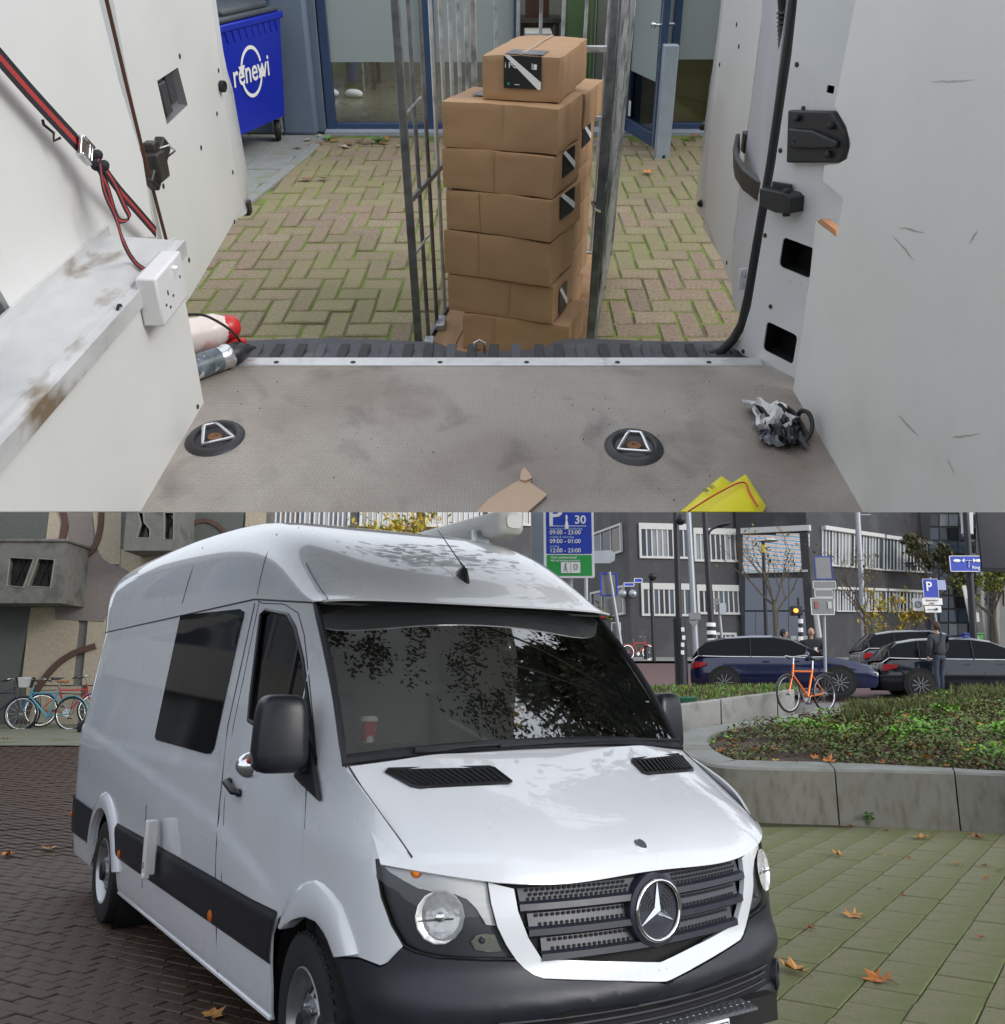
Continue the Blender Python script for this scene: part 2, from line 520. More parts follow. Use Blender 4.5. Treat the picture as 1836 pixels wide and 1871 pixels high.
# right lining board with its cut-outs, on the plane x = .742
edge = [(1568, -90), (1563, 0), (1525, 195), (1545, 228), (1554, 262), (1548, 290), (1530, 300), (1506, 302), (1503, 330), (1541, 362), (1528, 434), (1490, 405), (1478, 520), (1450, 706)]
P2 = [(tx(u, v, .742).y, tx(u, v, .742).z) for u, v in edge]
P2 += [(P2[-1][0], ZF), (.8, ZF), (.8, P2[0][1])]
lin = slab(MB(), P2, [], lambda a, b: (.742, a, b), (.012, 0, 0)).build('side_lining', m_panel, bay, cut='fill', smooth=0)
for (u0, v0, u1, v1) in ((1640, 415, 1690, 425), (1632, 432, 1672, 478), (1640, 758, 1680, 800), (1740, 800, 1790, 792), (1730, 838, 1745, 870), (1770, 445, 1786, 420), (1700, 150, 1780, 145)):
    a, b = tx(u0, v0, .7415), tx(u1, v1, .7415); mb = MB(); dn_ = V((0, (b - a).z, -(b - a).y)).normalized(); n_ = 7; rows = []
    for k in range(n_ + 1):
        t = k / n_; c = lerp(a, b, t) + dn_ * random.uniform(-.0015, .0015); h = .0022 * math.sin(math.pi * min(1, t + .04)) * random.uniform(.4, 1.2) + .0002; rows.append([c - dn_ * h, c + dn_ * h])
    mb.grid(rows)
    mb.build('scuff_mark', mat('scuff_grey', (.40, .39, .36), .6, var=.3), lin, cut=True)
MB().prism([tx(1493, 405, .7435), tx(1528, 432, .7435), tx(1526, 420, .7435), tx(1500, 400, .7435)], (.02, 0, 0)).build('torn_edge', mat('raw_wood', (.45, .22, .10), .8), lin)

# pressed steel rear pillar on the right
PA, PB = V((.80, 2.20, 0)), V((.668, 2.43, 0))
pn = -V((PB.y - PA.y, -(PB.x - PA.x), 0)).normalized()


def tp(u, v):
    d = tray(u, v); t = PA.dot(pn) / d.dot(pn); p = d * t
    return ((p - PA).dot((PB - PA).normalized()), p.z)


ppt = lambda a, b: PA + (PB - PA).normalized() * a + V((0, 0, b))
outer = [tp(u, v) for u, v in ((1640, -90), (1466, -90), (1446, 100), (1416, 300), (1390, 450), (1372, 560), (1355, 615), (1325, 660), (1318, 672))] + [(.27, ZF - .01), (-.02, ZF - .01)]
holes = []
for u0, v0, u1, v1, r in ((1395, 598, 1455, 655, .012), (1425, 442, 1486, 500, .012), (1510, 156, 1524, 171, .003)):
    a0, b0 = tp(u0, (v0 + v1) / 2)[0], tp((u0 + u1) / 2, v1)[1]; a1, b1 = tp(u1, (v0 + v1) / 2)[0], tp((u0 + u1) / 2, v0)[1]
    holes.append([(x, y) for x, y in rrect(min(a0, a1), b0, max(a0, a1), b1, r)])
pil = slab(MB(), outer, holes, ppt, pn * -.004).build('rear_pillar', m_vanw, bay, smooth=0)
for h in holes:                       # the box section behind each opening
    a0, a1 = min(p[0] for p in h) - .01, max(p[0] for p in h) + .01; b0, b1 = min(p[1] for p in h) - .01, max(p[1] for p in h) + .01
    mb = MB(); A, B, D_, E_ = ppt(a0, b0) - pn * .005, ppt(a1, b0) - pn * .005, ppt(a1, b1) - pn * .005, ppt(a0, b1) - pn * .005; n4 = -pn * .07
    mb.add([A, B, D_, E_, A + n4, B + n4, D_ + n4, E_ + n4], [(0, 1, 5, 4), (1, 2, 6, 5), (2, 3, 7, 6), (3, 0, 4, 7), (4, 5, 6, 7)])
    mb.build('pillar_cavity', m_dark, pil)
pw = lambda u, v, o=.0: ppt(*tp(u, v)) + pn * o
for u, v in ((1456, 118), (1426, 275), (1398, 430), (1408, 560), (1358, 642), (1468, 198)):
    MB().lathe(pw(u, v), pn, [(.006, -.002), (.006, .002), (.003, .003)], 8).build('plug', m_screw, pil)
# black bumper bracket
mb = MB()
br = [pw(u, v, .0) for u, v in ((1450, 200), (1530, 202), (1552, 240), (1553, 272), (1545, 296), (1447, 296))]
mb.prism(br, pn * .02)
mb.prism([pw(1458, 232, .02), pw(1500, 236, .02), pw(1545, 255, .02), pw(1545, 268, .02), pw(1500, 270, .02), pw(1458, 268, .02)], pn * .012)
bk = mb.build('latch_bracket', m_black, bay, bevel=.004)
for u, v in ((1470, 253), (1533, 228), (1528, 280), (1470, 214)):
    MB().lathe(pw(u, v, .03), pn, [(.008, -.012), (.008, .001), (.005, .003)], 10).build('bolt', m_rubber, bk)
# rubber door seal round the opening
sl = [ty(u, v, 2.455) for u, v in ((1462, -90), (1450, 20), (1437, 110), (1409, 300), (1383, 450), (1368, 540), (1356, 592), (1340, 620))] + [tz(1318, 642, ZF - .01), tz(1296, 650, ZF - .015)]
MB().tube(sl, .013, 10).build('door_seal', m_rubber, bay)
# jamb strip behind the seal
jb = [ty(1452, -90, 2.47), ty(1386, 450, 2.47), ty(1362, 570, 2.47), V((.84, 3.36, -1.20)), V((.842, 3.36, -.6)), V((.842, 3.36, -.16))]
jj = [ty(1350, 570, 2.75), ty(1340, 545, 2.9)]
MB().add([jb[0], jb[1], jb[2], jj[0], jj[1], ty(1338, 480, 3.1), tx(1392, 60, .83), tx(1398, -90, .83)], [(0, 1, 2, 3, 4, 5, 6, 7)]).build('door_jamb', m_jamb, bay, solid=.004)
hp = MB().prism([ty(u, v, 2.66) for u, v in ((1351, 490), (1370, 488), (1367, 527), (1347, 530))], (0, -.006, 0)).build('hinge_plate', m_vanw, bay, bevel=.003)
for v in (500, 517): MB().lathe(ty(1359, v, 2.654), (0, -1, 0), [(.008, 0), (.008, .004), (.004, .005)], 10).build('bolt', m_steel, hp)
# curved check strap
ck = [(1352, 262, 3.28), (1348, 285, 3.15), (1352, 305, 2.98), (1366, 326, 2.82), (1390, 344, 2.66), (1415, 355, 2.53), (1432, 361, 2.45)]
rows = []
for u, v, y in ck:
    a, b = ty(u, v - 19, y), ty(u, v + 19, y); dn = V((-.02, -.02, 0)); rows.append([a, b, b + dn, a + dn, a])
MB().grid(rows).build('check_strap', m_black, bay, bevel=.004)
mb = MB()
mb.prism([pw(u, v, .045) for u, v in ((1412, 340), (1462, 350), (1470, 358), (1468, 386), (1440, 384), (1411, 372))], pn * -.045)
mb.tube([pw(1455, 342, .03), pw(1453, 392, .03)], .010, 10)
mb.prism([pw(u, v, .006) for u, v in ((1416, 330), (1452, 336), (1452, 350), (1414, 344))], pn * .004)
mb.build('strap_clevis', m_black, bay, bevel=.003)
MB().box((.80, 3.26, ty(1352, 262, 3.28).z - .03), (.84, 3.31, ty(1352, 262, 3.28).z + .035)).build('strap_anchor', m_black, bay, bevel=.004)
# cable bellows at the top of the pillar
pts = [ty(1432, -40, 2.5), ty(1433, 0, 2.5), ty(1436, 40, 2.5), ty(1438, 78, 2.52), ty(1434, 105, 2.56)]
fine = []
for i in range(40):
    t = i / 39 * 4; k = min(int(t), 3); fine.append(lerp(pts[k], pts[k + 1], t - k))
MB().tube(fine, [.016 + (.006 if i % 2 else 0) * (1 if i > 14 else 0) - .008 * max(0, i - 30) / 9 for i in range(40)], 10).build('cable_bellows', m_rubber, bay)

# open rear door on the right
DR = slab(MB(), [(3.37, -.16), (4.0, -.16), (3.99, -.75), (3.93, -1.10), (3.88, -1.155), (3.27, -1.245), (3.37, -1.10)], [], lambda a, b: (.83, a, b), (.012, 0, 0)).build('rear_door', m_panel, bay, smooth=0)
for u, v in ((1350, 85), (1346, 45), (1328, 480), (1315, 118)):
    MB().lathe(tx(u, v, .83), (-1, 0, 0), [(.008, -.002), (.008, .002), (.004, .003)], 8).build('screw', m_screw, DR)
rows = []
for z in [-.16, -.35, -.5, -.6, -.68, -.75, -.85, -.95, -1.02, -1.08, -1.14, -1.18]:
    k = interp(z, [(-1.18, .15), (-1.12, .2), (-1.0, .16), (-.9, .17), (-.75, .13), (-.66, .12), (-.55, .05), (-.3, .04), (-.16, .04)])
    rows.append([(.838, 3.80, z), (.836, 3.95, z), (.826, 4.0, z), (.83, 4.0 + k * .6, z), (.87, 4.0 + k, z), (.95, 4.0 + k * .9, z)])
MB().grid(rows).build('door_shell', m_vanw, DR)
MB().box((.842, 3.30, -1.23), (.90, 3.98, -.16)).build('door_shell', m_vanw, DR, bevel=.01)
for v, u in ((232, 1283), (372, 1280)):
    p = tx(u, v, .826); MB().lathe(p, (-.5, -1, 0), [(.014, -.03), (.014, .004), (.008, .010)], 12).build('door_buffer', m_rubber, DR)

# open rear door on the left, with recessed handle
hz = [tx(u, v, -1.1) for u, v in ((287, 148), (325, 123), (343, 192), (305, 228))]
hole = [(p.y, p.z) for p in hz]
outer = [(2.97, -.14), (4.03, -.14), (4.03, -.62), (4.10, -1.00), (4.02, -1.16), (3.60, -1.20), (3.20, -1.235), (3.05, -1.235)]
DL = slab(MB(), outer, [hole], lambda a, b: (-1.1, a, b), (-.012, 0, 0)).build('rear_door', m_panel, bay, smooth=0)
c = sum(hz, V((0, 0, 0))) / 4
mb = MB(); inner = [lerp(p, c, .12) + V((-.03, 0, 0)) for p in hz]
mb.add(hz + inner, [(0, 1, 5, 4), (1, 2, 6, 5), (2, 3, 7, 6), (3, 0, 4, 7), (4, 5, 6, 7)])
hd = mb.build('handle_recess', mat('mid_grey_plastic', (.16, .16, .17), .5, var=.1), DL)
f4 = lambda s, t: lerp(lerp(hz[0], hz[1], s), lerp(hz[3], hz[2], s), t)
MB().prism([f4(.10, .10) + V((-.02, 0, 0)), f4(.36, .10) + V((-.02, 0, 0)), f4(.40, .88) + V((-.02, 0, 0)), f4(.12, .88) + V((-.02, 0, 0))], (.018, 0, 0)).build('door_handle', mat('dark_grey_handle', (.05, .05, .055), .4), hd, bevel=.005)
MB().prism([f4(.58, .08) + V((-.026, 0, 0)), f4(.88, .08) + V((-.026, 0, 0)), f4(.90, .80) + V((-.026, 0, 0)), f4(.60, .80) + V((-.026, 0, 0))], (.008, 0, 0)).build('grip_cup', mat('dark_grey_handle', (.05, .05, .055), .4), hd, bevel=.003)
for u, v in ((215, 71), (328, 103), (396, 208), (425, 315), (298, 340), (399, 129), (345, 475), (367, 270), (428, 405)):
    MB().lathe(tx(u, v, -1.1), (1, 0, 0), [(.009, -.002), (.009, .002), (.004, .003)], 8).build('screw', m_screw, DL)
rows = []
for z in [-.14, -.4, -.55, -.62, -.70, -.80, -.90, -1.0, -1.06, -1.12, -1.16, -1.19]:
    k = interp(z, [(-1.19, .05), (-1.15, .17), (-1.05, .24), (-.9, .20), (-.8, .17), (-.72, .16), (-.66, .12), (-.6, .03), (-.14, .02)])
    rows.append([(-1.112, 3.80, z), (-1.108, 3.98, z), (-1.095, 4.02, z), (-1.09, 4.02 + k * .55, z), (-1.12, 4.02 + k, z), (-1.2, 4.02 + k, z)])
DS = MB().grid(rows).build('door_shell', m_vanw, DL)
MB().box((-1.20, 3.0, -1.22), (-1.140, 4.0, -.14)).build('door_shell', m_vanw, DL, bevel=.01)
p = tx(408, 158, -1.085); MB().lathe(p, (1, -.3, 0), [(.022, -.01), (.022, .004), (.018, .006), (.016, .002)], 14).build('door_buffer', m_rubber, DL)
p = tx(449, 380, -1.10); MB().box((p.x - .02, p.y - .02, p.z - .03), (p.x + .02, p.y + .03, p.z + .03)).build('latch', m_screw, DL, bevel=.006)
# white strip and latch hook between left wall and door
MB().add([(-1.02, 2.52, -.1), (-1.02, 2.52, -1.2), (-1.09, 2.97, -1.2), (-1.09, 2.97, -.1)], [(0, 1, 2, 3)]).build('rear_pillar', m_vanw, bay, solid=.01)
p = tx(282, 298, -1.0)
mb = MB().box((p.x - .05, p.y - .05, p.z - .045), (p.x + .03, p.y + .03, p.z + .035))
mb.bar(p + V((.0, -.06, -.05)), p + V((.02, .05, .05)), .03, .05); mb.box((p.x - .02, p.y - .02, p.z + .03), (p.x + .015, p.y + .02, p.z + .06))
mb.build('door_latch', mat('dark_bronze_latch', (.05, .045, .04), .4, .4), bay, bevel=.005)
MB().tube([p + V((.02, .0, .04)), p + V((.05, .0, .05)), p + V((.06, .02, .03)), p + V((.03, .03, .01))], .003, 6).build('latch_wire', m_steel, bay)
MB().tube([tx(190, -20, -.955), tx(230, 150, -.97), tx(262, 280, -.99), tx(312, 470, -1.03)], .005, 6).build('door_edge_seal', mat('rust_red_edge', (.10, .035, .02), .7), bay)
# left lining board above the ledge
P2 = [(tx(u, v, -.925).y, tx(u, v, -.925).z) for u, v in ((180, -90), (188, 0), (222, 150), (262, 290), (281, 432))] + [(2.20, -.705), (1.705, -.705), (1.55, -.30), (1.50, -.02)]
LW = slab(MB(), P2, [], lambda a, b: (-.925 - (b + .7) * .02, a, b), (-.012, 0, 0)).build('side_lining', m_panel, bay, cut=True, smooth=0)
MB().box((-.99, 1.0, -.72), (-.955, 1.75, .0)).build('body_rib', m_galv, bay, cut=True)
for u, v in ((6, 500), (4, 535), (22, 553)): MB().lathe(tx(u, v, -.955), (1, 0, 0), [(.006, -.002), (.006, .003)], 8).build('rivet', m_screw, bay)
for u, v in ((80, 228),):
    a = tx(u, v, -.915); b = tx(98, 258, -.90)
    MB().tube([a + V((0, 0, .01)), a, lerp(a, b, .5) + V((.01, 0, 0)), b, b + V((.01, .012, .004))], .003, 6).build('wall_hook', m_screw, bay)
# boxed-in wheel arch with the aluminium ledge
BX = MB().box((-.93, .8, ZF - .01), (-.745, 2.128, -.722)).build('wheel_arch_box', m_panel, bay, cut='fill', bevel=.002)
p = tx(219, 568, -.744); MB().lathe(p, (1, 0, 0), [(.014, -.002), (.014, .002), (.011, .003), (.010, -.001)], 14).build('grommet', m_rubber, BX)
p = tx(361, 743, -.744); MB().lathe(p, (1, 0, 0), [(.006, -.002), (.006, .002)], 8).build('screw', m_screw, BX)
prof = [(-.925, -.675), (-.918, -.675), (-.918, -.7), (-.765, -.7), (-.763, -.694), (-.757, -.694), (-.755, -.7), (-.735, -.7), (-.735, -.735), (-.741, -.735), (-.741, -.712), (-.925, -.712)]
mb = MB(); rows = []
mb.prism([(x, 2.20 if x < -.8 else 2.17, z) for x, z in prof], (0, -1.3, 0))
mb.build('ledge', m_alu, bay, cut='fill', smooth=30)
# twin power socket on the box face
c = [tx(u, v, -.70) for u, v in ((285, 490), (318, 464), (335, 534), (296, 570))]
ym, yM = min(p.y for p in c), max(p.y for p in c); zb, zt = (c[2].z + c[3].z) / 2, (c[0].z + c[1].z) / 2
yM = max(yM, ym + .10); zt -= .012; zb = zt - .105
SK = MB().box((-.744, ym, zb), (-.70, yM + .03, zt)).build('socket_box', mat('white_socket', (.68, .67, .68), .35, var=.04), bay, bevel=.005)
for a, b, s1, s2 in ((.30, .52, .006, .010), (.18, .34, .008, .005), (.46, .36, .008, .005), (.30, .22, .008, .005), (.80, .55, .006, .006)):
    yy, zz = lerp(ym, yM + .03, a), lerp(zb, zt, b); MB().box((-.702, yy - s1 / 2, zz - s2 / 2), (-.6992, yy + s1 / 2, zz + s2 / 2)).build('socket_slot', m_dark, SK)
yy, zz = lerp(ym, yM + .03, .62), lerp(zb, zt, .74)
MB().prism([(-.70, yy - .008, zz - .014), (-.70, yy - .008, zz + .014), (-.691, yy - .008, zz + .012)], (0, .016, 0)).build('switch', m_white, SK)

# lashing points in the floor
for k, (u, v, rot) in enumerate(((393, 801, R(28)), (1158, 817, R(-8)))):
    p = tz(u, v, ZF); mb = MB()
    prof = [(.068, 0), (.062, .007), (.051, .010), (.046, .007), (.043, .002), (.0, .0015)]
    S = Matrix.Translation(p) @ Matrix.Diagonal((1, 1.25, 1, 1)) @ Matrix.Translation(-p)
    mb.lathe(p, (0, 0, 1), prof, 28, cap=False); mb.v = [S @ q for q in mb.v]
    lp = mb.build('lashing_point', m_black, bay)
    tri = [(-.036, -.030), (.036, -.030), (.014, .032), (-.014, .032)]
    pts = []
    for i in range(4):
        a, b, c = V(tri[i - 1]), V(tri[i]), V(tri[(i + 1) % 4])
        for t in (.78, 1.0): pts.append(lerp(a, b, t) if t < 1 else b * .97)
        pts.append(lerp(b, c, .22))
    Mr = Matrix.Rotation(rot, 3, 'Z')
    MB().tube([p + Mr @ V((x, y * 1.25, .012 + (.005 if y > 0 else 0))) for x, y in [(q[0], q[1]) for q in pts]], .0048, 8, closed=True).build('d_ring', m_steel, lp)
    MB().lathe(p + V((0, 0, .003)), (0, 0, 1), [(.018, 0), (.017, .003), (.007, .004), (.006, .001)], 14).build('bolt', mat('rusty_bolt', (.22, .11, .05), .7, .3, var=.4, scale=60), lp)

# ------------------------------------------------------------------ loose things in the load bay


def ribbon(path, wid, mats, name, parent, wdirs, nst=(0, .33, .67, 1)):
    mb = MB(); n = len(path)
    for k in range(3):
        mb.mi = 1 if k == 1 else 0; rows = []
        for i in range(n):
            wd = wdirs[i] if isinstance(wdirs, list) else wdirs; wd = V(wd).normalized()
            rows.append([path[i] + wd * wid * (nst[k] - .5), path[i] + wd * wid * (nst[k + 1] - .5)])
        mb.grid(rows)
    o = mb.build(name, mats, parent, solid=.002, smooth=60); return o


def smooth_path(pts, k=6):
    out = []; n = len(pts)
    for i in range(n - 1):
        p0, p1, p2, p3 = pts[max(i - 1, 0)], pts[i], pts[i + 1], pts[min(i + 2, n - 1)]
        for j in range(k):
            t = j / k
            out.append(.5 * ((2 * p1) + (p2 - p0) * t + (2 * p0 - 5 * p1 + 4 * p2 - p3) * t * t + (3 * p1 - p0 - 3 * p2 + p3) * t ** 3))
    out.append(pts[-1]); return out


wp = [tx(-30, 72, -.90), tx(60, 175, -.895), tx(150, 272, -.885)]
stp = thing('tie_down_strap', 'red and black webbing strap with buckle hanging on the left wall lining', 'strap', tx(150, 272, -.885), top=True)
up = V((0, .55, .8))
ribbon(smooth_path(wp), .036, [m_blkweb, m_redweb], 'webbing', stp, up)
p1 = smooth_path([tx(158, 280, -.88), tx(180, 298, -.87), tx(215, 345, -.875), tx(250, 385, -.88), tx(284, 424, -.885)])
ribbon(p1, .026, [m_blkweb, m_redweb], 'webbing', stp, up)
p2 = smooth_path([tx(178, 292, -.86), tx(205, 330, -.845), tx(226, 375, -.84), tx(236, 398, -.835), tx(222, 404, -.84), tx(212, 392, -.845), tx(196, 340, -.85), tx(180, 305, -.86)])
ribbon(p2, .020, [m_blkweb, m_redweb], 'webbing', stp, (0, 1, .25))
p3 = smooth_path([tx(182, 300, -.855), tx(190, 350, -.84), tx(212, 400, -.83), tx(226, 445, -.79), tz(242, 474, -.69), tz(262, 492, -.695), tx(292, 508, -.725)])
ribbon(p3, .016, [m_blkweb, m_redweb], 'tail', stp, (0, 1, .15))
c = tx(152, 275, -.88); A = (tx(178, 300, -.88) - tx(130, 250, -.88)).normalized(); Bv = V((1, 0, 0)); Cc = A.cross(Bv)
mb = MB(); Mb = Matrix((( A.x, Cc.x, Bv.x, c.x), (A.y, Cc.y, Bv.y, c.y), (A.z, Cc.z, Bv.z, c.z), (0, 0, 0, 1)))
mb.box((-.028, -.022, -.004), (.028, -.016, .014), Mb); mb.box((-.028, .016, -.004), (.028, .022, .014), Mb); mb.box((-.030, -.022, .002), (-.002, .022, .010), Mb); mb.box((.004, -.018, .006), (.012, .018, .013), Mb); mb.box((.018, -.018, .004), (.026, .018, .012), Mb)
mb.build('cam_buckle', m_steel, stp, bevel=.002)
mb = MB(); kc = tx(182, 296, -.86)
for i in range(5): mb.ell(kc + V((random.uniform(-.008, .008), random.uniform(-.014, .014), random.uniform(-.012, .012))), .012, .016, .012, 8, 6)
mb.build('knot', m_blkweb, stp)

a, b = tz(352, 676, ZF + .03), tz(418, 652, ZF + .03)
a.z = b.z = ZF + .033; ax = (b - a).normalized()
can = thing('spray_can', 'silver and black spray can lying by the wheel arch box', 'can', (a.x, a.y, ZF), top=True)
MB().lathe(a, ax, [(.026, -.05), (.032, -.045), (.032, (b - a).length - .012), (.034, (b - a).length - .010), (.034, (b - a).length), (.029, (b - a).length + .006)], 20).build('can_body', m_steel, can)
MB().lathe(a, ax, [(.0325, -.02), (.0325, (b - a).length - .03)], 20, cap=False).build('can_label', mat('can_label', (.10, .13, .15), .4, var=.9, scale=25, c2=(.5, .5, .52), c2s=30, c2lo=.55, c2hi=.6), can)
MB().lathe(b, ax, [(.029, .006), (.030, .02), (.024, .045), (.012, .06), (.008, .075)], 16).build('spray_cap', m_black, can)
MB().tube([b + ax * .02 + V((0, 0, .03)), b + ax * .06 + V((0, 0, .012)), b + ax * .085 + V((0, 0, -.005))], .004, 6).build('trigger', m_black, can)
pb = thing('plastic_bottle', 'crumpled white bottle with red cap lying beside the spray can', 'bottle', tz(380, 640, ZF), top=True)
a, b = tz(335, 620, ZF + .05), tz(398, 606, ZF + .05); b.z = a.z = ZF + .055; ax = (b - a).normalized()
mb = MB().lathe(a, ax, [(.03, -.08), (.046, -.07), (.05, 0), (.046, .05), (.05, (b - a).length * .7), (.044, (b - a).length), (.028, (b - a).length + .03)], 18)
for q in mb.v: q += MN.noise_vector(q * 28) * .009
mb.build('bottle_body', mat('milky_pink_plastic', (.72, .62, .58), .35, var=.12, scale=18, c2=(.65, .25, .22), c2s=12, c2lo=.55, c2hi=.68, sub=.1), pb)
mb = MB().lathe(b, ax, [(.034, .012), (.036, .03), (.03, .05), (.016, .062)], 16); mb.box((b.x - .03, b.y, b.z - .05), (b.x + .07, b.y + .02, b.z - .03))
mb.build('bottle_cap', m_red, pb, bevel=.004)
w0 = smooth_path([tz(340, 575, -.93), tz(372, 576, -.93), tz(405, 592, -.96), tz(428, 610, -1.0), tz(440, 626, -1.06)])
single(MB().tube(w0, .0035, 6), 'thin_cable', m_rubber, 'thin dark cable arching over the white bottle', 'cable', w0[0], top=True)


def crumple(c, sx, sy, h, seed, n=14):
    random.seed(seed); rows = []
    for i in range(n):
        r = []
        for j in range(n):
            a, b = i / (n - 1) - .5, j / (n - 1) - .5
            ed = 1 + .35 * MN.noise(V((a * 3 + seed, b * 3, 7)))
            z = abs(MN.noise(V((a * 3 + seed, b * 3, 0)))) * h * 1.1 + abs(MN.noise(V((a * 6, b * 6 + seed, 3)))) * h * .35 + .002
            r.append(V(c) + V((a * sx * ed + MN.noise(V((b * 6, seed, a))) * .02, b * sy * ed + MN.noise(V((a * 6, seed + 4, b))) * .03, z)))
        rows.append(r)
    return MB().grid(rows)


c = tz(1425, 790, ZF)
rub = thing('crumpled_packaging', 'crumpled black and white packaging scraps by the right lining', 'rubbish', c, top=True)
crumple(tz(1402, 765, ZF + .004), .085, .15, .05, 3).build('white_wrapper', mat('white_wrapper', (.66, .66, .66), .5, var=.1, c2=(.35, .2, .2), c2s=30, c2lo=.62, c2hi=.7), rub, smooth=20, solid=.001)
crumple(tz(1432, 788, ZF + .005), .075, .16, .045, 11).build('black_wrapper', m_lblk, rub, smooth=20, solid=.001)
crumple(tz(1412, 800, ZF + .004), .06, .08, .03, 23).build('grey_wrapper', mat('grey_wrapper', (.16, .17, .19), .4, var=.2), rub, smooth=20, solid=.001)
pts = smooth_path([tz(1440, 812, ZF + .006), tz(1470, 805, ZF + .01), tz(1484, 782, ZF + .03), tz(1478, 756, ZF + .05), tz(1462, 752, ZF + .04), tz(1458, 775, ZF + .01), tz(1475, 798, ZF + .008), tz(1455, 760, ZF + .02), tz(1438, 745, ZF + .015)])
MB().tube(pts, .0055, 8).build('cable_loop', m_rubber, rub)

random.seed(99); mb = MB()
for k in range(90):
    u, v = random.choice(((1160, 775), (1400, 720), (420, 700), (1300, 850), (700, 800), (1000, 750))); p = tz(u + random.gauss(0, 70), v + random.gauss(0, 35), ZF + .0015)
    if abs(p.x) < .70 and p.y < 2.26: mb.box(tuple(p - V((.0009, .0012, .001)) * random.uniform(.4, 1.5)), tuple(p + V((.0009, .0012, .0006)) * random.uniform(.4, 1.5)))
single(mb, 'floor_grit', mat('grit', (.12, .09, .07), .9, var=.6, scale=90), 'dark crumbs and grit scattered over the van floor', 'grit', (0, 2, ZF), top=True, kind='stuff', cut=True)
o = thing('cardboard_scrap', 'flat torn piece of pale cardboard on the van floor', 'cardboard', tz(940, 910, ZF), top=True)
pl = [(868, 940), (893, 914), (949, 879), (957, 884), (962, 872), (972, 876), (968, 884), (1000, 906), (962, 940), (930, 990), (850, 980)]
q = [tz(u, v, ZF + .004) for u, v in pl]
MB().prism(q, (0, 0, .004)).build('sheet', m_card2, o, cut='fill', smooth=0)
MB().prism([tz(u, v, ZF + .008) for u, v in ((949, 879), (953, 862), (958, 858), (966, 866), (972, 876), (960, 882))], (0, 0, .005)).build('torn_corner', m_card2, o, smooth=0)
yb = thing('yellow_mailer', 'glossy yellow printed mailing bags with a red line on the van floor', 'mailer', tz(1330, 915, ZF), top=True)


def leafsheet(corn, z, h, name, n=12):
    rows = []; A, B, C2, D2 = [tz(u, v, ZF + z) for u, v in corn]
    for i in range(n):
        r = []
        for j in range(n):
            s, t = i / (n - 1), j / (n - 1); p = lerp(lerp(A, B, s), lerp(D2, C2, s), t)
            p.z += h * math.sin(math.pi * s) ** .6 * math.sin(math.pi * t) ** .5 + MN.noise(p * 14) * .004
            r.append(p)
        rows.append(r)
    return MB().grid(rows)


leafsheet(((1215, 960), (1318, 872), (1335, 884), (1290, 960)), .006, .012, 'a').build('rear_bag', m_yel, yb, cut=True, solid=.002)
leafsheet(((1225, 962), (1362, 868), (1398, 925), (1380, 962)), .012, .022, 'b').build('front_bag', m_yel, yb, cut=True, solid=.002)
a, b, c = tz(1258, 934, ZF + .040), tz(1357, 881, ZF + .036), tz(1384, 925, ZF + .038)
MB().tube(smooth_path([a, lerp(a, b, .5) + V((0, 0, .006)), b, lerp(b, c, .5), c]), .0018, 6).build('red_line', m_red, yb, cut=True)
text('SE  02', .013, frame(tz(1296, 893, ZF + .026), V((1, .9, .05)), V((-.9, 1, 0))), m_lblk, yb, ext=.0004)

# ------------------------------------------------------------------ yard floor: herringbone bricks with moss in the joints
def yard_box(z0, z1): return MB().hexa([V(p) for p in ((-2.2, 3.0, z0), (1.2, 3.0, z0), (1.85, 8.32, z0), (-2.7, 8.32, z0), (-2.2, 3.0, z1), (1.2, 3.0, z1), (1.85, 8.32, z1), (-2.7, 8.32, z1))])


yard = single(yard_box(ZG - .12, ZG - .008), 'courtyard', mat('mossy_joint_sand', (.14, .20, .03), .95, var=.45, scale=5, c2=(.12, .10, .06), c2s=3.5, c2lo=.5, c2hi=.62, bump=.6, bscale=120), None, None, (0, 5, ZG), top=True, kind='structure')


m_base = mat('pale_base_slab', (.78, .78, .77), .7, var=.05, scale=2)
single(yard_box(ZG - .2, ZG - .125), 'base_slab', m_base, None, None, (0, 5, ZG - .2), top=True, kind='structure')  # added pale reflector: brightens the street van and its windscreen reflection from above


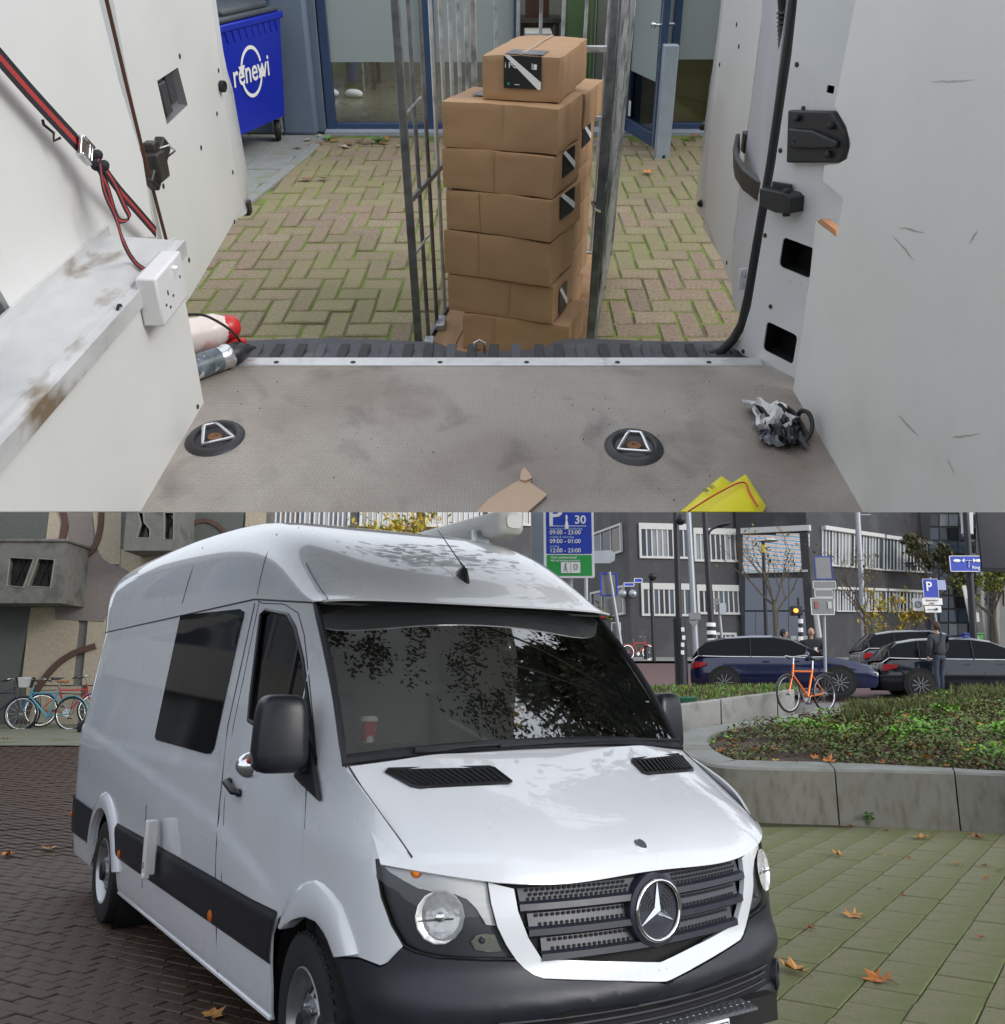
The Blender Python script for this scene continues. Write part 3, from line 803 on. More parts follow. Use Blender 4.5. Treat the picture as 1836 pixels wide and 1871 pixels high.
def brick_mat():
    m = mat('paving_brick', (.255, .205, .165), .85, var=.5, scale=45, bump=.5, bscale=160)
    t = m.node_tree; N = t.nodes; L = t.links; p = N['Principled BSDF']
    lk = p.inputs['Base Color'].links[0].from_socket
    oi = N.new('ShaderNodeObjectInfo')
    cr = N.new('ShaderNodeValToRGB'); e = cr.color_ramp.elements
    e[0].color = (.86, .80, .74, 1); e[1].color = (1.12, 1.10, .95, 1); n2 = e.new(.45); n2.color = (1.05, .92, .86, 1); n3 = e.new(.7); n3.color = (.95, .98, .72, 1)
    L.new(oi.outputs['Random'], cr.inputs[0])
    mx = N.new('ShaderNodeMix'); mx.data_type = 'RGBA'; mx.blend_type = 'MULTIPLY'; mx.inputs[0].default_value = 1
    L.new(lk, mx.inputs[6]); L.new(cr.outputs[0], mx.inputs[7])
    # moss creeping over the bricks in patches
    ge = N.new('ShaderNodeNewGeometry'); nz = N.new('ShaderNodeTexNoise'); nz.inputs['Scale'].default_value = 1.1; nz.inputs['Detail'].default_value = 8
    L.new(ge.outputs['Position'], nz.inputs['Vector'])
    n5 = N.new('ShaderNodeTexNoise'); n5.inputs['Scale'].default_value = 55; n5.inputs['Detail'].default_value = 3; L.new(ge.outputs['Position'], n5.inputs['Vector'])
    ad = N.new('ShaderNodeMath'); ad.operation = 'MULTIPLY_ADD'; ad.inputs[1].default_value = .55; L.new(n5.outputs[0], ad.inputs[0]); L.new(nz.outputs[0], ad.inputs[2])
    mr = N.new('ShaderNodeMapRange'); mr.inputs[1].default_value = .66; mr.inputs[2].default_value = 1.0; mr.inputs[4].default_value = .8; L.new(ad.outputs[0], mr.inputs[0])
    m3 = N.new('ShaderNodeMix'); m3.data_type = 'RGBA'; L.new(mr.outputs[0], m3.inputs[0]); L.new(mx.outputs[2], m3.inputs[6]); m3.inputs[7].default_value = (.22, .225, .085, 1)
    L.new(m3.outputs[2], p.inputs['Base Color'])
    return m


m_brick = brick_mat()
AX, AY = .105, .152
kerbx = lambda y: interp(y, [(5.4, -1.80), (6.18, -1.66), (7.67, -1.49), (8.3, -1.44)])
protos = []
for hz_ in (True, False):
    for k in range(4):
        wx, wy = (2 * AX, AY) if hz_ else (AX, 2 * AY); g = .0058
        random.seed(40 + k); mb = MB(); top_ = []
        for X, Y in ((-wx / 2 + g, -wy / 2 + g * 1.4), (wx / 2 - g, -wy / 2 + g * 1.4), (wx / 2 - g, wy / 2 - g * 1.4), (-wx / 2 + g, wy / 2 - g * 1.4)):
            top_.append(V((X + random.uniform(-.003, .003), Y + random.uniform(-.004, .004), 0)))
        ch = [V((p.x * (1 - .006 / (wx / 2)), p.y * (1 - .008 / (wy / 2)), .0)) for p in top_]
        lo = [p + V((0, 0, -.006)) for p in top_]; ba = [p + V((0, 0, -.05)) for p in top_]
        mb.add(ba + lo + ch, [(0, 1, 5, 4), (1, 2, 6, 5), (2, 3, 7, 6), (3, 0, 4, 7), (4, 5, 9, 8), (5, 6, 10, 9), (6, 7, 11, 10), (7, 4, 8, 11), (8, 9, 10, 11)])
        o = mb.build('brick', m_brick, None, smooth=0)
        me = o.data; bpy.data.objects.remove(o); protos.append(me)
ORG[yard.name] = V((0, 5, ZG))
cand = []
for i in range(-20, 18):
    for j in range(0, 33):
        s = (i - j) % 4
        if s == 0: c = V(((i + 1) * AX, 3.35 + (j + .5) * AY, ZG)); h = True
        elif s == 3: c = V(((i + .5) * AX, 3.35 + (j + 1) * AY, ZG)); h = False
        else: continue
        if c.x < kerbx(c.y) - .02 or c.x > 1.08 + (c.y - 3) * .118 or c.y > 8.2: continue
        if c.y < 5.4 and c.x < -1.75: continue
        pz = c.y * ct - c.z * st_; u = PPX + FPX * c.x / pz; v = PPY + FPX * (-c.y * st_ - c.z * ct) / pz
        vis = 200 < v < 640 and 330 < u < 1345 and not (840 < u < 1040)
        cand.append((-(1 if vis else 0), pz, c, h))
cand.sort(key=lambda q: (q[0], q[1]))
rest = MB()
random.seed(5)
for n, (a, b, c, h) in enumerate(cand):
    me = protos[(0 if h else 4) + random.randrange(4)]
    dz = random.uniform(-.005, .004); rot = random.uniform(-.012, .012)
    if n < 300:
        o = bpy.data.objects.new('brick', me); col.objects.link(o); o.parent = yard
        o.location = c - V((0, 5, ZG)) + V((0, 0, dz)); o.rotation_euler = (random.uniform(-.01, .01), random.uniform(-.012, .012), rot)
    else:
        Mx = Matrix.Translation(c + V((0, 0, dz))) @ Matrix.Rotation(rot, 4, 'Z')
        rest.add([Mx @ v.co for v in me.vertices], [tuple(p.vertices) for p in me.polygons])
o = rest.build('far_bricks', m_brick, yard, smooth=0); o['kind'] = 'stuff'
# kerb tiles under the waste container
kt = single(MB().box((-2.9, 5.9, ZG - .1), (-1.45, 8.32, ZG - .012)), 'kerb_pavement', m_tile, None, None, (-2, 7, ZG), top=True, kind='structure')
ORG[kt.name] = V((-2, 7, ZG))
for j in range(6):
    for i in range(4):
        y0 = 6.0 + j * .39; xr = kerbx(y0 + .2) - .085 - i * .30
        if xr < -2.75: continue
        MB().box((xr - .292, y0, ZG - .02), (xr, y0 + .38, ZG + .004 + random.uniform(-.003, .004))).build('paving_slab', m_tile, kt, bevel=.005, smooth=0)
for j in range(3):
    y0, y1 = 5.95 + j * .78, 5.95 + (j + 1) * .78 - .01
    MB().hexa([V(p) for p in ((kerbx(y0) - .075, y0, ZG - .05), (kerbx(y0) + .005, y0, ZG - .05), (kerbx(y1) + .005, y1, ZG - .05), (kerbx(y1) - .075, y1, ZG - .05), (kerbx(y0) - .075, y0, ZG + .014), (kerbx(y0) + .005, y0, ZG + .014), (kerbx(y1) + .005, y1, ZG + .014), (kerbx(y1) - .075, y1, ZG + .014))]).build('kerb_stone', m_tile, kt, bevel=.008, smooth=0)

# ------------------------------------------------------------------ roll cage and the parcels in it
CY0, CY1, CXL, CXR = 3.65, 4.95, -.345, .36
zb0 = -1.68
cg = thing('roll_cage', 'grey steel roll cage standing on the yard with parcels inside', 'trolley', (0, 4.3, ZG), top=True)
ztop = -.10


XL1, XR1 = -.13, .57          # the side frames stand askew: the left one swings in towards the back, the right one out


def sx(side, y): t = (y - CY0) / (CY1 - CY0); return lerp(CXL, XL1, t) if side < 0 else lerp(CXR, XR1, t)
def lean(x, z): return x + (x * .055) * (z - zb0)


def cbar(x, y, z0, z1, r, m, name, sq=False):
    mb = MB(); a, b = V((lean(x, z0), y, z0)), V((lean(x, z1), y, z1))
    if sq: mb.bar(a, b, r, r, (0, 1, 0))
    else: mb.tube([a, b], r, 8)
    mb.build(name, m, cg, bevel=.003 if sq else 0)


for s_ in (-1, 1):
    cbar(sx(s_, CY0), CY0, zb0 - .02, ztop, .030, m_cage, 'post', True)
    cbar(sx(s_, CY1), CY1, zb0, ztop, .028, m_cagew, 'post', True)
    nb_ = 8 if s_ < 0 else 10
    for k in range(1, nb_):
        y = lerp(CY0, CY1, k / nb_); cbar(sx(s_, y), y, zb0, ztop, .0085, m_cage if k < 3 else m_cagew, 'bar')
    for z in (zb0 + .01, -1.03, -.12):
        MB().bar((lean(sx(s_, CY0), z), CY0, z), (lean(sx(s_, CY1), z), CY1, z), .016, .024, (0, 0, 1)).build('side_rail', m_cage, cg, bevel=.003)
for k in range(1, 7): cbar(lerp(XL1, XR1, k / 7), CY1, zb0, ztop, .0085, m_cagew, 'bar')
for z in (zb0 + .01, -.98, -.12): MB().bar((lean(XL1, z), CY1, z), (lean(XR1, z), CY1, z), .02, .024, (0, 0, 1)).build('back_rail', m_cagew, cg, bevel=.003)
MB().bar((lean(XR1, -.66), CY1 - .02, -.66), (lean(.1, -.66), CY1 - .02, -.66), .03, .03).build('back_rail', m_cagew, cg, bevel=.004)
for z in (-.72, -1.25):
    a = V((lean(CXL, z), CY0, z)); MB().tube([a, a + V((.045, .14, .035)), a + V((.055, .16, .04))], .005, 6).build('tie_rod', m_cagew, cg)
a = V((lean(CXR, -1.06) - .0, CY0 - .02, -1.06)); MB().tube([a, a + V((-.02, -.01, .01)), a + V((-.03, .02, .03)), a + V((0, .04, .01))], .006, 8).build('hook', m_steel, cg)
pts = smooth_path([V((CXR + .06, CY0 + .1, -.80)), V((CXR + .06, CY0 + .06, -.95)), V((CXR + .04, CY0 + .03, -1.15)), V((CXR + .03, CY0 + .01, -1.4))])
MB().tube(pts, .004, 6).build('shackle_cord', m_cagew, cg)
MB().hexa([V(p) for p in ((CXL - .01, CY0 - .03, zb0 - .03), (CXR + .01, CY0 - .03, zb0 - .03), (XR1, CY1, zb0 - .03), (XL1, CY1, zb0 - .03), (CXL - .01, CY0 - .03, zb0 - .005), (CXR + .01, CY0 - .03, zb0 - .005), (XR1, CY1, zb0 - .005), (XL1, CY1, zb0 - .005))]).build('base_frame', m_cage, cg)
for k in range(6):
    a0, a1 = k / 6, (k + .97) / 6; y0, y1 = CY0, CY1 - .02
    q = [V((lerp(sx(-1, y) + .02, sx(1, y) - .02, a), y, zb0 - .005)) for a, y in ((a0, y0), (a1, y0), (a1, y1), (a0, y1))]
    MB().hexa(q + [p + V((0, 0, .019)) for p in q]).build('deck_board', m_wood, cg, bevel=.002)
for x, y in ((CXL + .05, CY0 + .1), (CXR - .05, CY0 + .1), (XL1 + .05, CY1 - .1), (XR1 - .05, CY1 - .1)):
    MB().lathe((x - .02, y, ZG + .06), (1, 0, 0), [(.05, 0), (.06, .008), (.06, .032), (.05, .04)], 16).build('castor_wheel', m_rubber, cg)
    MB().box((x - .028, y - .02, ZG + .06), (x + .028, y + .02, zb0 - .02)).build('castor_fork', m_galv, cg)
for y in (CY0 + .25, CY0 + .02):
    x = sx(-1, y); MB().box((x + .012, y, zb0 + .014), (x + .05, y + .12, zb0 + .04)).build('corner_bracket', m_galv, cg, bevel=.003)


def cardbox(fl, fr, zlo, zhi, depth, label, seed, lab=None, top_tape=False):
    """parcel: front-left and front-right bottom corners, heights, depth away from us"""
    random.seed(seed)
    fl, fr = V((fl.x, fl.y, zlo)), V((fr.x, fr.y, zlo)); ex = (fr - fl); W = ex.length; ex.normalize(); ey = V((-ex.y, ex.x, 0)) ; H = zhi - zlo
    o = thing('cardboard_box', label, 'box', fl + ex * W / 2 + ey * depth / 2, group='parcels stacked in the roll cage', top=True)
    nx, ny, nz = 20, 14, 12; P = lambda a, b, c: fl + ex * W * a + ey * depth * b + V((0, 0, H * c))
    mb = MB()
    fcs = [(lambda s, t: P(s, 0, t), nx, nz), (lambda s, t: P(1, s, t), ny, nz), (lambda s, t: P(1 - s, 1, t), nx, nz), (lambda s, t: P(0, 1 - s, t), ny, nz), (lambda s, t: P(s, t, 1), nx, ny), (lambda s, t: P(s, 1 - t, 0), nx, ny)]
    for fn, a, b in fcs: mb.grid([[fn(i / a, j / b) for i in range(a + 1)] for j in range(b + 1)])
    cen = P(.5, .5, .5)
    for q in mb.v:
        l = V(((q - cen).dot(ex) / W * 2, (q - cen).dot(ey) / depth * 2, (q.z - cen.z) / H * 2))
        # sagging edges, crushed corners
        e = sorted([abs(x) for x in l]); edge_ = max(0, e[1] - .9) * 10
        q += MN.noise_vector(q * 9 + V((seed, 0, 0))) * .0035 + MN.noise_vector(q * 26 + V((0, seed, 0))) * .0012
        q += (cen - q) * .010 * edge_ * (1 + MN.noise(q * 14 + V((0, seed, 0))))
        if l.z > .7: q.z += -.006 * (l.x * l.x) + .004 * MN.noise(q * 6)
        q.z -= .006 * (1 - l.x * l.x) * (1 if l.z < -.95 else 0) * 0
    mb.build('carton', m_card, o, smooth=28, weld=.002)
    if top_tape:
        n_ = 8; mb = MB().grid([[P(.47 + .05 * k, t / n_, 1.0) + V((0, 0, .002 + .004 * MN.noise(P(.5, t / n_, 1) * 6))) for k in (0, 1)] for t in range(n_ + 1)])
        mb.build('tape', m_tape, o)
    # folded flap seam on the front
    a_ = random.uniform(.25, .6)
    MB().add([P(a_, -.006, .02), P(a_ + .003, -.006, .02), P(a_ + random.uniform(-.01, .02), -.006, .98), P(a_ - .004, -.006, .98)], [(0, 1, 2, 3)]).build('flap_seam', m_tape, o, solid=.001)
    if lab:
        face, a0, a1, c0, c1 = lab
        Q = (lambda s, t: P(s, -.010, t)) if face == 'f' else (lambda s, t: P(1.012, s, t))
        L_ = MB().add([Q(a0, c0), Q(a1, c0), Q(a1, c1), Q(a0, c1)], [(0, 1, 2, 3)]).build('label', m_lblk, o, solid=.0008)
        off = (ey * -.002 if face == 'f' else ex * .002); g = lambda s, t: Q(lerp(a0, a1, s), lerp(c0, c1, t)) + off
        if face == 'f':
            MB().add([g(.0, 1.02), g(.16, 1.0), g(1.0, .22), g(1.0, .0), g(.93, -.02)], [(0, 1, 2, 3, 4)]).build('label_stripe', m_white, L_, solid=.0005)
            # label folded over onto the lid
            MB().add([P(a0, .02, 1.012), P(a1, .02, 1.012), P(a1, .22, 1.012), P(a0, .22, 1.012)], [(0, 1, 2, 3)]).build('label_fold', m_lblk, o, solid=.0008)
            text('i PG', .028, frame(g(.2, .70), ex, (0, 0, 1)), m_white, L_, ext=.0004)
            text('I', .030, frame(g(.76, .68), ex, (0, 0, 1)), m_white, L_, ext=.0004)
            MB().box((-.006, -.009, 0), (.006, .009, .0006), frame(g(.84, .68), ex, (0, 0, 1))).build('label_mark', m_white, L_)
            MB().lathe(g(.13, .14), -ey, [(.005, 0), (.005, .0006)], 10).build('label_dot', mat('teal_dot', (.02, .30, .20), .5), L_)
            MB().box((-.010, -.001, 0), (.010, .001, .0006), frame(g(.36, .12), ex, (0, 0, 1))).build('label_line', m_white, L_)
        else:
            MB().add([g(-.05, 1.0), g(.16, 1.03), g(1.03, .30), g(1.0, .05)], [(0, 1, 2, 3)]).build('label_stripe', m_white, L_, solid=.0005)
    return o, P


D0 = 3.75
lev = {}
zz = lambda u, v, d=D0: ty(u, v, d).z
z_A0, z_A1 = zz(808, 267), zz(808, 182)
z_B0 = zz(810, 343); z_C0 = zz(817, 417); z_D0 = zz(812, 498); z_E0 = zz(818, 566); z_T1 = z_A1 + .165
F = lambda u, v, z: tz(u, v, z)
zdeck = zb0 + .015
cardbox(F(844, 572, z_E0), F(1041, 593, z_E0), zdeck, z_E0 - .002, .30, 'bottom cardboard box of the front stack, resting on the cage deck', 1)
cardbox(F(818, 566, z_E0), F(1009, 592, z_E0), z_E0, z_D0 - .002, .30, 'cardboard box second from the bottom of the front stack', 2, ('s', .25, .62, .05, .75))
cardbox(F(812, 498, z_D0), F(1004, 525, z_D0), z_D0, z_C0 - .002, .31, 'cardboard box third from the bottom of the front stack, creased at its lower edge', 3)
cardbox(F(816, 417, z_C0), F(1006, 443, z_C0), z_C0, z_B0 - .002, .33, 'dented cardboard box in the middle of the front stack with a label on its side', 4, ('s', .25, .72, .40, 1.0))
cardbox(F(809, 343, z_B0), F(1010, 364, z_B0), z_B0, z_A0 - .002, .33, 'cardboard box fifth from the bottom of the front stack, label near its upper edge', 5, ('s', .30, .75, .35, .95))
oA, PA_ = cardbox(F(808, 267, z_A0), F(1019, 284, z_A0), z_A0, z_A1 - .002, .34, 'wide cardboard box directly under the topmost parcel of the front stack', 6)
MB().add([PA_(.17, .35, 1.014), PA_(.40, .35, 1.014), PA_(.40, .97, 1.014), PA_(.17, .97, 1.014)], [(0, 1, 2, 3)]).build('label', m_lblk, oA, solid=.0008)
fl_, fr_ = F(881, 181, z_A1), F(1021, 188, z_A1)
hT = zz(879, 98, fl_.y) - z_A1
cardbox(fl_, fr_, z_A1, z_A1 + hT, .55, 'topmost cardboard box, black front label with a white diagonal stripe', 7, ('f', .29, .77, .28, .99), True)
# back stack
bk = [(1044, 1067, 236, 169, 'top cardboard box of the rear stack, behind the tall front stack', None), (1040, 1050, 317, 0, 'cardboard box with a black side label, second from the top of the rear stack', ('s', .3, .75, .45, .98)), (1036, 1046, 388, 0, 'cardboard box third from the top of the rear stack', None), (1033, 1043, 463, 0, 'cardboard box fourth from the top of the rear stack', None), (1020, 1040, 528, 0, 'lower cardboard box of the rear stack, half hidden by the front one', None)]
zt = zz(1068, 169, 4.12)
for k, (u0, u1, vb, vt, lb, la) in enumerate(bk):
    z0 = zz(u1, vb, 4.12)
    b = tz(u1, vb, z0); a = b + V((-.33, .10, 0))
    cardbox(a, b, z0, zt - .002, .36, lb, 20 + k, la); zt = z0
b = tz(1036, 560, zt); cardbox(b + V((-.33, .10, 0)) + V((0, .1, 0)), b + V((0, .1, 0)), zdeck, zt - .002, .36, 'lowest cardboard box of the rear stack on the cage deck', 30)

# ------------------------------------------------------------------ waste container
zk = ZG + .004
nb, fb = tz(428, 252, zk + .20), tz(521, 210, zk + .20)
ex = (fb - nb); ex.z = 0; W = ex.length; ex.normalize(); ey = V((-ex.y, ex.x, 0)); Dp = .62
bn = thing('waste_container', 'blue wheeled waste container with white arrow logo beside the left door', 'bin', nb + ex * W / 2 + ey * Dp / 2 - V((0, 0, .20)), top=True)
hB = ty(520, 30, fb.y).z - (zk + .2)
Pb = lambda a, b, c, fl=0.: nb + ex * (W * a + (a - .5) * fl * 2 * c) + ey * (Dp * b + (b - .5) * fl * 2 * c) + V((0, 0, hB * c))
mb = MB(); rows = []
for c in (0, .06, .3, .6, .85, 1.0): rows.append([Pb(a, b, c, .035) for a, b in ((0, 0), (.25, -.004), (.5, -.006), (.75, -.004), (1, 0), (1, .5), (1, 1), (.5, 1), (0, 1), (0, .5), (0, 0))])
mb.grid(rows); mb.add([Pb(0, 0, 0), Pb(1, 0, 0), Pb(1, 1, 0), Pb(0, 1, 0)], [(0, 3, 2, 1)])
mb.build('tub', m_blue, bn, bevel=.012)
mb = MB()
for i in range(9): 
    a = .04 + i * .105; mb.prism([Pb(a, -.012, .99, .035), Pb(a + .08, -.012, .99, .035), Pb(a + .055, -.012, .90, .035), Pb(a + .04, -.012, .87, .035), Pb(a + .025, -.012, .90, .035)], ey * .01)
mb.build('rim_ribs', m_blue, bn)
z1 = hB
Mb = frame(nb + V((0, 0, hB)), ex, ey)
MB().box((-.06, -.05, -.015), (W + .06, Dp + .05, .035), Mb).build('rim', m_blue, bn, bevel=.01)
MB().box((-.03, -.03, .036), (W + .03, Dp + .03, .075), Mb).build('lid', m_lid, bn, bevel=.015)
MB().box((.08, .0, .07), (W - .08, Dp - .05, .12), Mb).build('lid_handle', m_lid, bn, bevel=.02)
for a in (.02, .98):
    for b in (.12, .88):
        c = Pb(a, b, 0); c.z = zk + .085
        wl = MB().lathe(c - V((.022, 0, 0)) , (1, .25, 0), [(.05, -.004), (.082, 0), (.085, .012), (.085, .034), (.08, .044), (.05, .046)], 20).build('castor_wheel', m_rubber, bn)
        MB().box((c.x - .035, c.y - .02, c.z - .02), (c.x - .022, c.y + .03, zk + .20)).box((c.x + .03, c.y - .02, c.z - .02), (c.x + .042, c.y + .03, zk + .20)).box((c.x - .04, c.y - .04, zk + .17), (c.x + .045, c.y + .05, zk + .2)).build('castor_fork', m_galv, bn)
logo = frame(Pb(.40, 0, .56, .035) - ey * .008 + V((0, 0, 0)), ex, V((0, 0, 1)) + ey * -.03)
text('renewi', .22, logo, m_white, bn, 'lettering', .0004, .012, sx=.95)
for s in (0, 1):
    mb = MB(); pts = []
    for i in range(15):
        a = R(15 + i * 10.5) + (math.pi if s else 0); pts.append((.0 + .155 * math.cos(a), .155 * math.sin(a) + (.012 if not s else -.012)))
    rows = [[logo @ V((x * (1 - .012 / .155), y * (1 - .012 / .155), 0)), logo @ V((x * (1 + .012 / .155), y * (1 + .012 / .155), 0))] for x, y in pts]
    mb.grid(rows); ex_, ey_ = pts[-1]; sg = -1 if s else 1
    mb.add([logo @ V((ex_ - .05, ey_ + .0 * sg, .001)), logo @ V((ex_ + .05, ey_ + .0 * sg, .001)), logo @ V((ex_ + .0, ey_ - .075 * sg, .001))], [(0, 1, 2)])
    mb.build('logo_arrow', m_white, bn, solid=.001)

# ------------------------------------------------------------------ glass front of the building
FY = 8.42
bf = thing('glass_building_front', 'blue grey office front with dark blue frames and half frosted glass', 'building', (0, FY, ZG), top=True)
fx = lambda u, v=150: ty(u, v, FY).x
fz = lambda v: ty(918, v, FY).z
TOPZ = -.18
def fbox(u0, u1, z0, z1, y0, y1, name, m, bev=.006): return MB().box((fx(u0), y0, z0), (fx(u1), y1, z1)).build(name, m, bf, bevel=bev)
fbox(250, 522, ZG, TOPZ, FY - .02, FY + .3, 'wall', m_bgrey)
fbox(512, 576, ZG, TOPZ, FY - .14, FY - .02, 'pilaster', m_bgrey, .03)
fbox(522, 588, ZG, TOPZ, FY, FY + .3, 'wall', m_bgrey)
zr = fz(226)
for u0, u1 in ((590, 606), (772, 796), (938, 950), (1112, 1128), (1222, 1236), (1318, 1334)): fbox(u0, u1, ZG + .02, TOPZ, FY, FY + .09, 'frame_post', m_bframe)
for u0, u1 in ((606, 772), (796, 938), (1236, 1318), (1128, 1222)):
    fbox(u0, u1, ZG + .02, zr, FY + .005, FY + .085, 'bottom_rail', m_bframe)
    zf = fz(115 if u0 < 1000 else 110)
    fbox(u0, u1, zf, TOPZ, FY + .04, FY + .046, 'frosted_pane', m_frost, 0)
    fbox(u0, u1, zr, zf, FY + .04, FY + .046, 'clear_pane', m_clear, 0)
fbox(588, 1340, ZG - .1, ZG + .025, FY - .10, FY + .1, 'threshold', m_thresh)
fbox(1334, 1350, ZG, TOPZ, FY, FY + .3, 'wall', m_bgrey)
fbox(250, 1350, TOPZ, TOPZ + .15, FY - .02, FY + .3, 'head_beam', m_bframe)
MB().box((-2.9, FY + .1, ZG - .06), (1.9, 11.2, ZG + .005)).build('room_floor', m_roomf, bf)
MB().box((-2.9, FY + .1, ZG - .12), (1.9, 11.2, ZG - .065)).build('bounce_sheet', m_base, bf)  # added pale underside, continues the light reflector beneath the room
MB().box((-2.9, 11.0, ZG), (1.9, 11.15, TOPZ + .1)).build('room_wall', m_roomw, bf)
for x in (-2.95, 1.85): MB().box((x, FY + .3, ZG), (x + .05, 11.0, TOPZ + .1)).build('room_wall', m_roomw, bf)
for u0, u1, y, m_ in ((1036, 1078, 10.5, m_green), (960, 1002, 10.7, mat('brown_door', (.07, .03, .015), .6)), (1090, 1120, 9.6, m_roomw), (1082, 1086, 9.5, m_green)):
    p0, p1 = ty(u0, 60, y).x, ty(u1, 60, y).x; MB().box((p0, y, ZG), (p1, y + .2, TOPZ + .1)).build('room_column', m_, bf)
MB().box((ty(955, 40, 11.5).x, 10.3, ZG), (ty(1000, 40, 11.5).x, 10.9, ZG + .55)).build('desk', mat('white_desk', (.5, .5, .46), .5), bf, bevel=.01)
for x0, y0 in ((-1.05, 10.6), (.3, 10.9), (1.45, 9.9)):
    mb = MB().box((x0 - .3, y0 - .25, ZG + .60), (x0 + .3, y0 + .25, ZG + .64))
    for dx in (-.26, .26):
        for dy in (-.2, .2): mb.box((x0 + dx - .02, y0 + dy - .02, ZG), (x0 + dx + .02, y0 + dy + .02, ZG + .6))
    mb.build('table', mat('dark_table', (.05, .045, .04), .5), bf)
MB().box((fx(1236) + .02, FY + .35, ZG), (fx(1318) + .1, FY + .4, fz(112))).build('tan_board', mat('tan_board', (.36, .27, .11), .7, var=.15), bf)
# open glass door leaf
h0, h1 = V((1.205, 7.705, 0)), V((1.035, 8.42, 0)); dd = (h1 - h0); dl = dd.length; dd.normalize(); dn = V((dd.y, -dd.x, 0))
Md = frame(V((h0.x, h0.y, ZG + .03)), dd, V((0, 0, 1)))
dh = TOPZ - ZG - .05
leaf = thing('glass_door', 'open glass door leaf with blue frame and steel handle at the yard entrance', 'door', (h0.x, h0.y, ZG), top=True)
for nm, a in (('stile', (0, 0, .07, dh)), ('stile', (dl - .07, 0, dl, dh)), ('bottom_rail', (.07, 0, dl - .07, .10)), ('top_rail', (.07, dh - .08, dl - .07, dh))):
    MB().box((a[0], a[1], -.025), (a[2], a[3], .025), Md).build(nm, m_bframe, leaf, bevel=.004)
MB().box((.02, .005, -.027), (.035, dh - .01, .027), Md).build('edge_strip', m_galv, leaf)
zfl = .47
MB().box((.07, zfl, -.003), (dl - .07, dh - .08, .003), Md).build('frosted_pane', m_frost, leaf)
MB().box((.07, .10, -.003), (dl - .07, zfl, .003), Md).build('clear_pane', m_clear, leaf)
hzz = ty(1186, 43, 7.8).z - ZG - .03
for s in (-1, 1):
    mb = MB(); mb.tube([Md @ V((.035, hzz, .025 * s)), Md @ V((.035, hzz, .07 * s)), Md @ V((.20 if s > 0 else .04, hzz, .075 * s))] if s > 0 else [Md @ V((.035, hzz, -.025)), Md @ V((.035, hzz, -.075))], .011, 8)
    if s < 0: mb.ell(Md @ V((.035, hzz, -.085)), .022, .022, .022)
    mb.build('handle', m_steel, leaf)
MB().lathe(Md @ V((.035, hzz - .09, .02)), Md.to_3x3() @ V((0, 0, 1)), [(.010, 0), (.010, .012)], 10).build('lock', m_steel, leaf)
MB().box((dl - .12, .12, -.005), (dl - .07, .24, -.0035), Md).build('sticker', m_white, leaf)
pb = tz(1210, 290, ZG)
MB_ = MB().box((pb.x - .055, pb.y, ZG - .02), (pb.x + .055, pb.y + .09, ty(1222, 83, pb.y).z))
mp_ = mat('pale_galvanised', (.38, .44, .53), .5, .35, var=.15, scale=8, c2=(.25, .27, .3), c2s=9, c2lo=.62, c2hi=.7)
po = thing('galvanised_post', 'pale galvanised square post protecting the open glass door', 'post', (pb.x, pb.y, ZG), top=True)
MB_.build('post_body', mp_, po, bevel=.006)
MB().lathe((pb.x + .01, pb.y, ZG + .015), (0, -1, 0), [(.012, -.001), (.012, .003)], 10).build('hole_plug', m_dark, po)
# seated person behind the frosted glass: shins and white shoes show below the film
ft = tz(642, 172, ZG + .03)
m_jean = mat('blue_jeans', (.02, .035, .13), .8, var=.2, scale=20)


def skin(name, verts, edges, radii, m, parent, root=0, subd=2):
    me = bpy.data.meshes.new(name); o0 = ORG[parent.name]
    me.from_pydata([tuple(V(v) - o0) for v in verts], edges, []); me.materials.append(m)
    o = bpy.data.objects.new(name, me); col.objects.link(o); o.parent = parent
    sk = o.modifiers.new('skin', 'SKIN'); sk.use_smooth_shade = True
    for i, d in enumerate(me.skin_vertices[0].data):
        r_ = radii[i]; d.radius = r_ if isinstance(r_, (tuple, list)) else (r_, r_); d.use_root = (i == root)
    if subd:
        sb = o.modifiers.new('sub', 'SUBSURF'); sb.levels = subd; sb.render_levels = subd
    return o


pe = thing('person', 'seated person in blue jeans and white shoes behind the frosted glass', 'person', (ft.x, ft.y, ZG), top=True)
hip = ft + V((-.12, .52, .50)); fl = V((ft.x, ft.y, ZG))
m_skin = mat('skin', (.46, .27, .19), .6, var=.08, sub=.1)
bv = [hip, hip + V((0, .02, .22)), hip + V((0, .04, .40)), hip + V((0, .03, .50)), hip + V((0, .0, .60)), hip + V((-.10, 0, -.02)), fl + V((-.26, .12, .50)), fl + V((-.24, .10, .10)), hip + V((.10, 0, -.02)), fl + V((.03, .06, .50)), fl + V((0, .06, .10)), hip + V((-.2, .03, .38)), hip + V((-.25, -.05, .15)), hip + V((-.15, -.28, .08)), hip + V((.2, .03, .38)), hip + V((.25, -.05, .15)), hip + V((.15, -.28, .08))]
be = [(0, 1), (1, 2), (2, 3), (3, 4), (0, 5), (5, 6), (6, 7), (0, 8), (8, 9), (9, 10), (2, 11), (11, 12), (12, 13), (2, 14), (14, 15), (15, 16)]
skin('body', bv, be, [.15, .14, .15, .06, .09, .10, .075, .05, .10, .075, .05, .06, .045, .03, .06, .045, .03], m_jean, pe)
